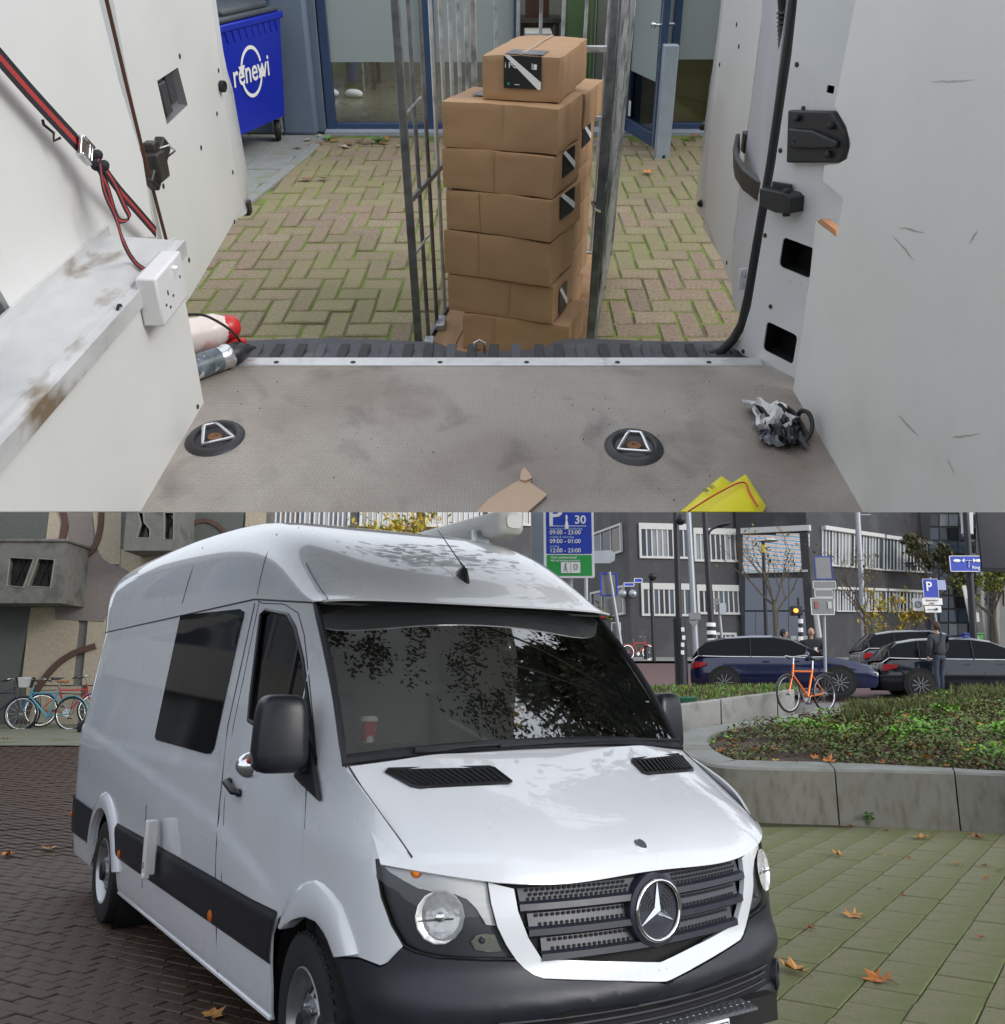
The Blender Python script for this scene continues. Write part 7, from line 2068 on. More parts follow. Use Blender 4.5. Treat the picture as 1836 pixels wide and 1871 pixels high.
for u in (1147, 1165): 
    p = onwall(u, 1085, A0 if u < 1155 else A1, n0 if u < 1155 else n1); MB().ell(p - n0 * .3, .25, .25, .25).build('wall_lamp', m_galv, ob1)
# grey hall with screen, and its right-hand wing
A2, B2 = B1 + V((-.25, -.2, 0)), by(1484, 1190, 53)
hall = thing('grey_hall', 'pale grey hall front with a striped light screen above tall doors', 'building', V((A2.x, A2.y, 3)))
d2, n2 = facade(hall, A2, B2, 2.5, TOPB - 1, .5, m_gran)
m_door = mat('grey_hall_door', (.17, .19, .23), .5, var=.08, scale=1)
P2_ = lambda u, v, o: onwall(u, v, A2, n2) - n2 * o


def wq(parent, u0, v0, u1, v1, A, n, o, th, m, name, skew=None):
    q = [onwall(u0, v1, A, n), onwall(u1, v1 if skew is None else v1 + skew, A, n), onwall(u1, v0 if skew is None else v0 + skew, A, n), onwall(u0, v0, A, n)]
    return MB().prism([p - n * o for p in q], -n * th).build(name, m, parent)


def screen_mat():
    m = bpy.data.materials.new('striped_screen'); m.use_nodes = True; N = m.node_tree.nodes; L = m.node_tree.links; p = N['Principled BSDF']
    tc = N.new('ShaderNodeTexCoord'); mp = N.new('ShaderNodeMapping'); mp.inputs['Rotation'].default_value = (0, R(-14), 0); L.new(tc.outputs['Object'], mp.inputs[0])
    wv = N.new('ShaderNodeTexWave'); wv.bands_direction = 'Z'; wv.inputs['Scale'].default_value = 1.35; wv.inputs['Distortion'].default_value = 1.5; wv.inputs['Detail'].default_value = 2; L.new(mp.outputs[0], wv.inputs[0])
    cr = N.new('ShaderNodeValToRGB'); e = cr.color_ramp.elements; e[0].color = (.10, .25, .38, 1); e[1].color = (.50, .32, .24, 1); k = e.new(.5); k.color = (.5, .52, .54, 1); L.new(wv.outputs[0], cr.inputs[0])
    L.new(cr.outputs[0], p.inputs['Base Color']); L.new(cr.outputs[0], p.inputs['Emission Color']); p.inputs['Emission Strength'].default_value = .25; p.inputs['Roughness'].default_value = .3
    return m


sm = screen_mat()
wq(hall, 1357, 966, 1482, 976, A2, n2, .02, .25, m_wfr, 'lintel', -6)
for i in range(2): wq(hall, lerp(1358, 1480, i / 2) + .6, 978 - 3 * i, lerp(1358, 1480, (i + 1) / 2) - .6, 1044 - 2 * i, A2, n2, .02, .08, sm, 'light_screen')
wq(hall, 1358, 1044, 1481, 1048, A2, n2, .02, .12, m_wfr, 'sill', -3)
for i in range(6): wq(hall, lerp(1362, 1482, i / 6) + .5, 1118, lerp(1362, 1482, (i + 1) / 6) - .5, 1172, A2, n2, .02, .08, m_door, 'door_leaf')
for i in range(3): wq(hall, lerp(1362, 1482, i / 3) + .5, 1056, lerp(1362, 1482, (i + 1) / 3) - .5, 1115, A2, n2, .02, .06, m_door, 'door_panel')
for i in range(6): wq(hall, lerp(1362, 1482, i / 6) + 5, 1162, lerp(1362, 1482, (i + 1) / 6) - 5, 1169, A2, n2, .11, .02, m_wfr, 'door_grating')
A3, B3 = B2 + V((.1, -.3, 0)), by(1705, 1185, 62)
wing = thing('dark_office_wing', 'dark office wing with two long rows of slender white fins', 'building', V((A3.x, A3.y, 3)))
d3, n3 = facade(wing, A3, B3, 2.5, 14.5, .5, m_gran)
def slantwin(u0, va0, vb0, u1, va1, vb1, k, seed):
    random.seed(seed)
    f = lambda t, s: onwall(lerp(u0, u1, t), lerp(lerp(va0, va1, t), lerp(vb0, vb1, t), s), A3, n3)
    win = MB().prism([f(0, .0), f(1, 0), f(1, .10), f(0, .10)], -n3 * .3).build('strip_window', m_wfr, wing)
    MB().prism([f(0, .96), f(1, .96), f(1, 1), f(0, 1)], -n3 * .25).build('frame', m_wfr, win)
    for i in range(k):
        a, b = i / k, (i + 1) / k; MB().prism([f(a, .10), f(b, .10), f(b, .96), f(a, .96)], -n3 * .05).build('pane', PN[random.choice((0, 1, 3, 3, 1))], win)
        MB().prism([f(a, .10), f(a + .3 / k, .10), f(a + .3 / k, .96), f(a, .96)], -n3 * .08).build('mullion', m_wfr, win)
for u0, va0, vb0, u1, va1, vb1, k, sd_ in ((1500, 961, 1034, 1554, 969, 1038, 9, 1), (1558, 970, 1038, 1608, 977, 1043, 9, 2), (1612, 978, 1043, 1697, 990, 1048, 14, 3), (1522, 1073, 1118, 1562, 1074, 1118, 8, 4), (1568, 1074, 1118, 1612, 1076, 1118, 8, 5), (1616, 1076, 1118, 1692, 1080, 1119, 12, 6)): slantwin(u0, va0, vb0, u1, va1, vb1, k, sd_)
# towers to the right
tw = thing('glass_office_tower', 'dark glass office tower at the right behind the traffic signs', 'building', by(1720, 1180, 66))
A4, B4 = by(1697, 1185, 64), by(1790, 1185, 60)
d4, n4 = facade(tw, A4, B4, 2.5, 26, .5, m_gran)
random.seed(8)
for i in range(5):
    for j in range(9):
        wq(tw, lerp(1700, 1786, i / 5) + 1, 940 + j * 25, lerp(1700, 1786, (i + 1) / 5) - 1, 940 + j * 25 + 21, A4, n4, .02, .05, PN[random.choice((0, 0, 1, 1, 3))], 'pane')
tw2 = thing('grey_office_block', 'grey block with arched windows at the far right edge', 'building', by(1815, 1180, 70))
A5, B5 = by(1782, 1185, 70), by(1990, 1185, 74)
d5, n5 = facade(tw2, A5, B5, 2.5, 22, .5, mat('grey_render', (.14, .14, .14), .8, var=.2, scale=.6))
for i in range(5):
    for j in range(4): wq(tw2, 1784 + i * 24, 1040 + j * 40 - 80, 1801 + i * 24, 1066 + j * 40 - 80, A5, n5, .02, .1, PN[(i + j) % 3], 'window')
for k, u in enumerate((1780, 1808)): wq(tw2, u, 960, u + 6, 1182, A5, n5, .1, .5, m_conc, 'pillar')
# set-back storeys over the wing
sb = thing('set_back_storeys', 'pale upper storeys set back above the dark wing', 'building', by(1640, 960, 75))
A6, B6 = by(1560, 1000, 74), by(1705, 1000, 76)
d6, n6 = facade(sb, A6, B6, 9, 22, .5, mat('pale_grey_storey', (.33, .34, .35), .7, var=.1))
for i in range(9):
    for j in range(2): wq(sb, 1563 + i * 15, 944 + j * 20, 1575 + i * 15, 956 + j * 20, A6, n6, .02, .1, PN[(i * 3 + j) % 3], 'window')
# building behind the van roof, left of the sign
rb = thing('striped_window_building', 'dark building with white striped windows above the van roof', 'building', by(750, 1000, 48))
A7, B7 = by(486, 1100, 46), by(1010, 1100, 52)
d7, n7 = facade(rb, A7, B7, 2, 18, .5, m_gran)
for a in ((488, 900, 640, 966, 16, 21), (655, 900, 760, 966, 10, 22), (775, 900, 880, 966, 10, 23), (890, 900, 990, 960, 9, 24)): stripwin(rb, A7, d7, n7, *a, lintel=False)

# ------------------------------------------------------------------ trees and shrubs


def branchy(mb, p, d, l, r, depth, tips, spread=.6, up=.3):
    q = p + d * l; mb.tube([p, p + d * l * .5 + V((random.uniform(-1, 1), random.uniform(-1, 1), 0)) * l * .05, q], [r, r * .8, r * .6], 5, cap=False); tips.append(q)
    if depth == 0: return
    for k in range(random.choice((2, 3))):
        nd = (d + V((random.uniform(-1, 1), random.uniform(-1, 1), random.uniform(-.4, .6) + up)) * spread).normalized(); branchy(mb, p + d * l * random.uniform(.55, 1), nd, l * random.uniform(.6, .8), r * .55, depth - 1, tips, spread, up)


def tree(name, label, base, h, r, nleaf, lcols, ls, seed, clumps, trunk_r=.12, m_b=None, group=None, depth=4, spread=.6, lean=V((0, 0, 0)), droop=0.):
    random.seed(seed); t = thing(name, label, 'tree', base, group=group); mb = MB(); tips = []
    top_ = base + V((0, 0, h * .42)) + lean * .3
    mb.tube([base - V((0, 0, .2)), base + V((0, 0, h * .2)), top_], [trunk_r * 1.2, trunk_r, trunk_r * .8], 8)
    for k in range(5): branchy(mb, top_ - V((0, 0, random.uniform(0, h * .12))), (V((random.uniform(-1, 1), random.uniform(-1, 1), .9)) + lean * .25).normalized(), h * .22, trunk_r * .5, depth - 1, tips, spread)
    mb.build('trunk', m_b or mat('bark', (.09, .075, .055), .9, var=.3, scale=6, bump=.5), t)
    lf = MB(); cl = []
    for k in range(clumps):
        if tips and random.random() < .75: c = random.choice(tips) + V((random.uniform(-1, 1), random.uniform(-1, 1), random.uniform(-.7, .7))) * r * .2
        else: c = base + lean + V((random.gauss(0, .45) * r, random.gauss(0, .45) * r, h * .72 + random.gauss(0, .25) * r))
        cl.append((c, random.uniform(.12, .30) * r))
    for k in range(nleaf):
        c, cr_ = random.choice(cl); p = c + V((random.gauss(0, .5), random.gauss(0, .5), random.gauss(0, .5) - droop * abs(random.gauss(0, 1)))) * cr_
        if lean.length:
            dp_ = p.y * cp + (p.z - CAMZ) * sp; u_ = PPX + FPX * p.x / dp_; v_ = PPY - FPX * (-p.y * sp + (p.z - CAMZ) * cp) / dp_; zt_ = -p.y * math.sin(PITCH + THT) + (p.z - CAMZ) * math.cos(PITCH + THT)
            if not (u_ > 1870 or (v_ < 915 and (u_ > 1640 or zt_ < -2.15))): continue
        s = ls * random.uniform(.6, 1.3); Mx = Matrix.Rotation(random.uniform(0, 6.28), 3, 'Z') @ Matrix.Rotation(random.uniform(-1.3, 1.3), 3, 'X')
        lf.mi = random.randrange(len(lcols)); lf.add([p + Mx @ V(q) * s for q in ((0, -1, 0), (.5, -.1, .12), (0, 1, 0), (-.5, -.1, .12))], [(0, 1, 2, 3)])
    lf.build('crown', lcols, t, smooth=0, norm=False)
    return t


m_yl = [mat('leaf_yellow', (.50, .36, .03), .6, var=.3, scale=2), mat('leaf_gold', (.42, .26, .02), .6, var=.3, scale=2), mat('leaf_lime', (.22, .24, .03), .6, var=.3, scale=2)]
m_dk = [mat('leaf_dark_olive', (.055, .065, .02), .6, var=.35, scale=2), mat('leaf_dark_brown', (.085, .055, .02), .6, var=.35, scale=2), mat('leaf_dark_green', (.04, .06, .018), .6, var=.35, scale=2)]
p = by(1655, 1165, 33); tree('yellow_shrub', 'tall shrub with sparse yellow leaves in front of the office wing', V((p.x, 33, gz(p.x, 33))), 3.6, 1.1, 620, m_yl, .085, 5, 26, .05, depth=4, spread=.5)
p = by(1612, 1165, 34); tree('yellow_shrub', 'smaller shrub with yellow top left of the tall yellow shrub', V((p.x, 34, gz(p.x, 34))), 2.7, .8, 300, m_yl, .08, 6, 14, .04, depth=4, spread=.5)
p = by(1418, 1170, 42); tree('bare_tree', 'nearly bare young tree before the grey hall', V((p.x, 42, gz(p.x, 42))), 7.0, 1.6, 160, [m_yl[2], m_dk[1]], .09, 7, 30, .10, depth=5, spread=.7)
p = by(1584, 1175, 44); tree('bare_tree', 'thin bare tree between the grey pole and the office wing', V((p.x, 44, gz(p.x, 44))), 6.5, 1.4, 130, [m_yl[2], m_dk[1]], .09, 17, 30, .09, depth=5, spread=.7)
p = by(1712, 1180, 58); tree('dark_green_tree', 'narrow dark green tree beside the glass tower', V((p.x, 58, gz(p.x, 58))), 8.5, 1.6, 1500, m_dk, .17, 8, 30, .12, depth=3)
p = by(1822, 1180, 56); tree('green_street_tree', 'green street tree at the far right edge of the street', V((p.x, 56, gz(p.x, 56))), 6.5, 1.8, 900, [m_dk[0], m_yl[2]], .16, 18, 20, .12, depth=3)
p = by(730, 1000, 30); tree('golden_tree', 'tree with golden autumn leaves showing above the van roof', V((p.x, 30, gz(p.x, 30))), 6.6, 2.6, 5200, m_yl, .11, 9, 60, .14, depth=4, spread=.9)
p = by(1052, 1180, 24); tree('mossy_trunk_tree', 'slender mossy tree under the parking sign', V((p.x, 24, gz(p.x, 24))), 3.4, .8, 420, [m_dk[0], m_yl[2]], .08, 19, 12, .14, mat('mossy_bark', (.10, .11, .03), .9, var=.3, scale=5), depth=2)
# the plane tree over the plaza, seen mirrored in the windscreen
tree('plaza_tree', 'broad plane tree over the plaza reflected in the van windscreen', V((8.0, 10.8, .6)), 10, 4.4, 17000, m_dk, .16, 77, 75, .26, depth=4, spread=.8, lean=V((-3.4, -3.4, 0)), droop=.6)

pt_ = bpy.data.objects['plaza_tree']; o0 = ORG['plaza_tree']; random.seed(61); lf = MB(); tw_ = MB(); RV = Matrix.Rotation(VRZ, 3, 'Z')
zones = [((588, 1112), (640, 1110), (690, 1150), (700, 1260), (690, 1330), (715, 1392), (640, 1396)), ((736, 1130), (800, 1115), (1000, 1112), (1085, 1120), (1180, 1260), (1236, 1362), (1000, 1372), (860, 1376), (800, 1300), (745, 1230)), ((690, 1108), (1000, 1108), (1000, 1128), (740, 1122))]
for zi, zo in enumerate(zones):            # unseen boughs added over the van's nose, shaped to darken the windscreen's reflection
    zp = [V((u, v, 0)) for u, v in zo]; n_ = 0
    for q in range(9000):
        u, v = random.uniform(585, 1240), random.uniform(1105, 1398)
        if not inside(V((u, v, 0)), zp) or MN.noise(V((u * .018, v * .011, zi))) + .6 * MN.noise(V((u * .05, v * .03, 2))) < random.uniform(-.15, .3): continue
        d = vray(u, v).normalized(); hp_, hn, _i, _d = wsS.t.ray_cast(VC, d)
        if hp_ is None: continue
        hn = hn if hn.dot(d) < 0 else -hn; r = (d - 2 * d.dot(hn) * hn).normalized()
        ZT = lambda w_: -w_.y * math.sin(PITCH + THT) + (w_.z - CAMZ) * math.cos(PITCH + THT)
        w0, w1 = VLOC + RV @ hp_, VLOC + RV @ (hp_ + r); tm = (-2.25 - ZT(w0)) / max(.05, ZT(w1) - ZT(w0))
        c = lerp(w0, w1, min(tm, 3.2) * random.uniform(.80, 1.0))
        dp_ = c.y * cp + (c.z - CAMZ) * sp
        if PPY - FPX * (-c.y * sp + (c.z - CAMZ) * cp) / dp_ > 885: continue
        n_ += 1
        if n_ > 900: break
        for k in range(5):
            p = c + V((random.gauss(0, .05), random.gauss(0, .05), random.gauss(0, .04))); s = random.uniform(.014, .032); Mx = Matrix.Rotation(random.uniform(0, 6.28), 3, 'Z') @ Matrix.Rotation(random.uniform(.2, 1.5), 3, 'X')
            lf.mi = random.randrange(3); lf.add([p + Mx @ V(w_) * s for w_ in ((0, -1, 0), (.42, -.1, .1), (0, 1.2, 0), (-.42, -.1, .1))], [(0, 1, 2, 3)])
lf.build('reflection_leaves', m_dk, pt_, smooth=0, norm=False)
for a_ in ((V((6.0, 8.2, 5.4)), V((3.2, 6.2, 4.6)), V((1.6, 5.4, 4.2)), V((.6, 5.1, 4.0))), (V((6.0, 8.4, 5.2)), V((3.6, 6.8, 4.8)), V((1.2, 6.0, 4.5)), V((-.2, 5.6, 4.3)))): tw_.tube(smooth_path(list(a_)), [.05 - .002 * i for i in range(19)], 6)
tw_.build('reflection_bough', MATS['bark'], pt_)

# ------------------------------------------------------------------ poles, lamps and signs
m_pole = mat('black_pole', (.018, .02, .025), .45, .3, var=.15)
m_gpole = mat('grey_pole', (.30, .32, .34), .45, .5, var=.15)
m_sblue = mat('sign_blue', (.012, .045, .42), .4, var=.04)
m_sgreen = mat('sign_green', (.015, .33, .06), .4, var=.04)
m_sback = mat('sign_back_grey', (.20, .205, .21), .5, .5, var=.1)


def pole(name, label, u0, v0, u1, v1, y, r, m, cat='pole', group=None, taper=.85):
    a = by(u1, v1, y); b = by(u0, v0, y); t = thing(name, label, cat, V((a.x, y, a.z)), group=group)
    MB().tube([a, lerp(a, b, .5), b], [r, r * .95, r * taper], 10).build('shaft', m, t); return t, a, b


def plate(parent, u0, v0, u1, v1, y, m, name, th=.03, r=.04, border=None, skew=0.):
    A, B = by(u0, v1, y), by(u1, v0, y)
    P = rrect(A.x, A.z, B.x, B.z, min(r, (B.x - A.x) * .3, (B.z - A.z) * .3))
    o = slab(MB(), P, [], lambda a, b: (a, y + skew * (a - A.x), b), (0, th, 0)).build(name, m, parent, smooth=0)
    if border: MB().tube([V((a, y - .004 + skew * (a - A.x), b)) for a, b in P], border[1], 5, closed=True).build('border', border[0], o)
    return o, A, B


def sign_text(parent, s, u, v, y, px, m, bold=.01, sx=1., align='CENTER'):
    c = by(u, v, y - .008); size = px / FPX * y * 1.35
    text(s, size, Matrix(((1, 0, 0, c.x), (0, 0, -1, c.y), (0, 1, 0, c.z), (0, 0, 0, 1))), m, parent, 'lettering', .002, bold, align, sx)


YS = 14.5
sg = thing('parking_sign', 'tall blue and green parking times sign beside the van roof', 'sign', V((by(1040, 1200, YS).x, YS + .1, gz(2, YS))))
c0 = by(1040, 1000, YS + .12); MB().tube([V((c0.x, YS + .14, gz(c0.x, YS) - .1)), V((c0.x, YS + .14, by(1040, 905, YS).z))], .05, 10).build('post', m_gpole, sg)
cb = by(1004, 950, YS + .3); MB().bar(V((by(985, 950, 15.2).x, 15.2, gz(1, 15))), V((by(985, 940, 15.2).x, 15.2, by(985, 900, 15.2).z)), .26, .26).build('cabinet_post', mat('blue_grey_post', (.20, .23, .27), .5), sg)
wbd, A, B = plate(sg, 994, 880, 1083, 1056, YS, m_white, 'board', .03, .03)
plate(sg, 998, 884, 1079, 1012, YS - .006, m_sblue, 'blue_field', .005, .02)
plate(sg, 999, 1014, 1081, 1052, YS - .006, m_sgreen, 'green_field', .005, .02)
sign_text(sg, 'P', 1014, 944, YS - .006, 40, m_white, .012)
sign_text(sg, '30', 1060, 950, YS - .006, 16, m_white, .02)
MB().lathe(by(1035, 955, YS - .008), (0, 0, 1), [(.028, -.10), (.03, -.05), (.022, 0), (.012, .05), (.02, .07), (.012, .12)], 10).build('meter_symbol', m_white, sg)
MB().box(tuple(by(1003, 961.5, YS - .012)), tuple(by(1071, 960.5, YS - .007))).build('rule_line', m_white, sg)
for s, v, px in (('maandag t/m donderdag', 966, 4.6), ('09:00 - 23:00', 973, 8), ('vrijdag & zaterdag', 981, 4.6), ('09:00 - 01:00', 989, 8), ('zondag', 998, 4.6), ('12:00 - 23:00', 1006, 8)):
    sign_text(sg, s, 1004, v, YS - .006, px, m_white if px > 5 else mat('pale_blue_print', (.35, .5, .75), .5), .012, 1.0, 'LEFT')
sign_text(sg, 'Voor parkeertarief', 1006, 1018.5, YS - .006, 4.6, m_white, .01, 1, 'LEFT'); sign_text(sg, 'kijk op parkeerautomaat', 1006, 1024, YS - .006, 4.0, m_white, .01, 1, 'LEFT')
for u in (1025, 1043):
    plate(sg, u, 1027, u + 17, 1047, YS - .012, m_white, 'pictogram', .004, .005)
    cc = by(u + 8.5, 1037, YS - .016)
    if u < 1030:
        mb = MB().ell(cc + V((0, 0, .055)), .012, .004, .012); mb.bar(cc + V((0, 0, .04)), cc + V((.005, 0, -.0)), .02, .004); mb.bar(cc, cc + V((.025, 0, -.06)), .010, .004); mb.bar(cc, cc + V((-.03, 0, -.055)), .010, .004); mb.bar(cc + V((0, 0, .03)), cc + V((-.028, 0, 0)), .008, .004)
        mb.build('walker', m_lblk, sg)
    else: MB().tube([cc + V((-.02, 0, .05)), cc + V((.02, 0, .05)), cc + V((.025, 0, 0)), cc + V((.012, 0, -.03)), cc + V((-.012, 0, -.03)), cc + V((-.025, 0, 0))], .004, 5, closed=True).build('meter_icon', m_lblk, sg)
# grey sign backs right of it
t, a, b = pole('sign_post', 'thin post carrying a square and a round sign seen from behind', 1113, 1045, 1135, 1182, 22, .045, m_gpole, 'sign')
plate(t, 1098, 1048, 1126, 1088, 22.1, m_sback, 'square_back', .02, .03, (m_sblue, .02))
MB().lathe(by(1119, 1108, 22.1), (0, 1, 0), [(.19, 0), (.19, .02)], 20).build('round_back', m_sback, t)
mb = MB().prism([by(1095, 1110, 22.3), by(1107, 1128, 22.3), by(1092, 1130, 22.3)], (0, .02, 0)).build('triangle_sign', m_red, t)
plate(t, 1118, 1138, 1133, 1165, 22.1, m_sback, 'small_back', .02, .01, (m_white, .012))
t, a, b = pole('direction_sign', 'pale grey arrow shaped sign back beside the parking sign', 1070, 1000, 1072, 1190, 23, .05, m_gpole, 'sign')
o = MB().prism([by(u, v, 22.9) for u, v in ((1080, 1007), (1116, 1005), (1124, 1011), (1123, 1024), (1114, 1029), (1081, 1029))], (0, .03, 0)).build('arrow_plate', mat('pale_sign', (.32, .34, .38), .5), t)
# black camera mast
t, a, b = pole('camera_mast', 'thick black camera mast standing by the pale planter', 1234, 925, 1244, 1252, 24.0, .085, m_pole, 'mast')
MB().tube([by(1241, 1130, 24), by(1246, 1254, 24)], .16, 12).build('base_sleeve', m_pole, t)
MB().ell(by(1243, 949, 23.7), .13, .13, .15).build('camera_dome', m_pole, t)
for v in (1150, 1165, 1178, 1192):
    c = by(1245 + random.uniform(-4, 4), v, 23.83); MB().box(tuple(c + V((-.04, -.01, -.05))), tuple(c + V((.04, 0, .05)))).build('sticker', m_white, t)
t, a, b = pole('grey_mast', 'tall light grey mast right of the camera mast', 1256, 905, 1272, 1201, 40, .13, m_gpole, 'mast')
MB().box(tuple(by(1260, 1132, 39.7)), tuple(by(1278, 1120, 39.9))).build('sign_back', m_sback, t)
MB().prism([by(1258, 1134, 39.7), by(1277, 1134, 39.7), by(1268, 1148, 39.7)], (0, .03, 0)).build('yield_back', m_sback, t)
t, a, b = pole('street_lamp', 'dark street lamp with a curved arm before the office windows', 1285, 905, 1302, 1182, 36, .12, m_pole, 'lamp')
arm = smooth_path([by(1293, 985, 36), by(1296, 972, 36), by(1304, 965, 36), by(1318, 962, 36)]); MB().tube(arm, .05, 6).build('arm', m_pole, t)
MB().ell(by(1322, 959, 36), .30, .16, .07, 12, 8, Matrix.Rotation(R(-12), 3, 'Y')).build('lamp_head', m_pole, t)
for k in range(6): MB().tube([by(1299 + k * .4, 1138 + k * 7.2, 36), by(1299 + k * .4, 1145 + k * 7.2, 36)], .17, 10).build('base_stripe', m_white if k % 2 == 0 else m_pole, t)
t, a, b = pole('camera_post', 'short black post with a dome camera at the building foot', 1189, 1052, 1195, 1209, 44, .09, m_pole, 'post')
MB().ell(by(1192, 1053, 43.9), .2, .2, .2).build('camera_dome', m_pole, t)
t, a, b = pole('bollard', 'short dark bollard near the black camera post', 1180, 1181, 1181, 1204, 45, .12, m_pole, 'bollard')
MB().ell(b, .13, .13, .06).build('cap', m_pole, t)
t, a, b = pole('disc_lamp', 'slim lamp post with a flat disc head before the grey hall', 1394, 988, 1400, 1168, 44, .09, m_pole, 'lamp')
MB().lathe(by(1404, 988, 44), (0, 0, 1), [(.1, -.08), (.45, -.02), (.3, .08), (.02, .12)], 16).build('lamp_head', m_wfr, t); MB().tube([by(1395, 996, 44), by(1395, 1010, 44)], .12, 8).build('yellow_band', mat('yellow_band', (.6, .45, .02), .5), t)
t, a, b = pole('sign_cluster', 'grey post with stacked sign backs in front of the blue car', 1503, 1015, 1508, 1228, 21.5, .035, m_gpole, 'sign')
plate(t, 1491, 1017, 1518, 1058, 21.4, m_sback, 'tall_back', .02, .01, (m_sblue, .012))
plate(t, 1486, 1062, 1526, 1076, 21.4, m_sback, 'plate_back', .02, .02, (m_white, .008)); plate(t, 1489, 1078, 1521, 1091, 21.4, m_sback, 'plate_back', .02, .02, (m_white, .008)); plate(t, 1483, 1093, 1522, 1123, 21.4, m_sback, 'plate_back', .02, .02, (m_white, .010))
for u, c in ((1489, (.3, .1, .08)), (1513, (.5, .5, .5))): plate(t, u, 1099, u + 6, 1112, 21.38, mat('sticker_%d' % u, c, .5), 'sticker', .01, .01)
MB().tube([by(1491, 1122, 21.9), by(1497, 1165, 21.9)], .06, 8).build('white_stub', m_wfr, t)
t, a, b = pole('traffic_light', 'pedestrian traffic light glowing amber on a striped post', 1458, 1092, 1464, 1172, 33, .05, m_pole, 'traffic light')
MB().box(tuple(by(1447, 1124, 32.8)), tuple(by(1461, 1108, 33.1))).build('lamp_case', m_pole, t, bevel=.03)
MB().ell(by(1454, 1115.5, 32.75), .085, .04, .075).build('amber_lamp', mat('lit_amber', (.95, .30, .03), .4, emit=1.6), t)
for k in range(5): MB().tube([by(1462.5, 1131 + k * 8, 33), by(1463, 1139 + k * 8, 33)], .085, 8).build('post_stripe', m_white if k % 2 == 0 else m_pole, t)
t, a, b = pole('grey_mast', 'slim pale mast right of the stacked sign backs', 1565, 905, 1580, 1182, 46, .14, m_gpole, 'mast')
MB().tube([by(1567, 941, 46), by(1590, 941, 46)], .05, 6).build('arm', m_gpole, t)
t, a, b = pole('parking_post', 'blue P sign above a white arrow plate on a thin post', 1699, 1055, 1712, 1150, 30, .035, m_gpole, 'sign')
plate(t, 1688, 1058, 1712, 1092, 29.9, m_sblue, 'p_plate', .02, .02, (m_white, .008)); sign_text(t, 'P', 1697, 1072, 29.88, 17, m_white, .02)
plate(t, 1686, 1093, 1721, 1105, 29.9, m_white, 'text_plate', .02, .02); sign_text(t, 'bewoners', 1703, 1096.5, 29.88, 4.2, m_lblk, .01); sign_text(t, 'taxi', 1703, 1102, 29.88, 4.2, m_lblk, .01)
plate(t, 1691, 1107, 1719, 1119, 29.9, m_white, 'arrow_plate', .02, .02)
ac = by(1705, 1113, 29.86); MB().bar(ac + V((-.17, 0, 0)), ac + V((.08, 0, 0)), .04, .01).prism([ac + V((.08, 0, .055)), ac + V((.17, 0, 0)), ac + V((.08, 0, -.055))], (0, .006, 0)).build('arrow', m_lblk, t)
plate(t, 1669, 1093, 1686, 1116, 30.2, m_white, 'restriction_plate', .02, .02)
MB().tube([by(1677.5, 1104.5, 30.17) + V((math.cos(R(30 * i)) * .09, 0, math.sin(R(30 * i)) * .09)) for i in range(12)], .012, 5, closed=True).build('ring', m_lblk, t)
MB().bar(by(1672, 1110, 30.16), by(1683, 1099, 30.16), .02, .006).build('slash', m_lblk, t)
plate(t, 1711, 1060, 1727, 1078, 30.3, mat('pale_info', (.35, .4, .6), .5), 'info_plate', .02, .02)
t, a, b = pole('road_sign', 'blue road direction sign with white arrows on a tall mast', 1762, 905, 1780, 1175, 27, .10, m_pole, 'sign')
MB().tube([by(1755, 905, 27.4), by(1765, 980, 27.4)], .10, 10).build('upper_mast', m_gpole, t); MB().tube([by(1766, 905, 27.3), by(1767, 976, 27.3)], .16, 10).build('white_box', m_wfr, t)
plate(t, 1737, 1016, 1800, 1044, 26.8, m_sblue, 'board', .03, .03, (m_white, .012))
for u in (1748, 1788): MB().ell(by(u, 1024.5, 26.78), .11, .012, .045).build('route_badge', m_white, t)
yq = 26.78
MB().bar(by(1761, 1024, yq), by(1779, 1024, yq), .03, .01).bar(by(1770, 1024, yq), by(1770, 1037, yq), .03, .01).prism([by(1762, 1020, yq), by(1757, 1024, yq), by(1762, 1028, yq)], (0, .01, 0)).prism([by(1778, 1020, yq), by(1783, 1024, yq), by(1778, 1028, yq)], (0, .01, 0)).build('arrows', m_white, t)
sign_text(t, 'Ring', 1783, 1037, yq, 6, m_white, .012)
# black overhang at the top right
ov = thing('black_canopy', 'black overhanging canopy in the top right of the street', 'canopy', by(1836, 1040, 12))
q = [by(u, v, 12) for u, v in ((1778, 900), (1792, 1040), (1980, 1046), (1980, 900))]
MB().hexa([q[1], q[2], by(1980, 1046, 13.6), by(1792, 1040, 13.6), q[0], q[3], by(1980, 900, 13.6), by(1778, 900, 13.6)]).build('soffit', m_gril, ov, bevel=.02)
MB().bar(by(1792, 1041, 11.99), by(1980, 1047, 11.99), .04, .04).build('edge_trim', m_pole, ov)
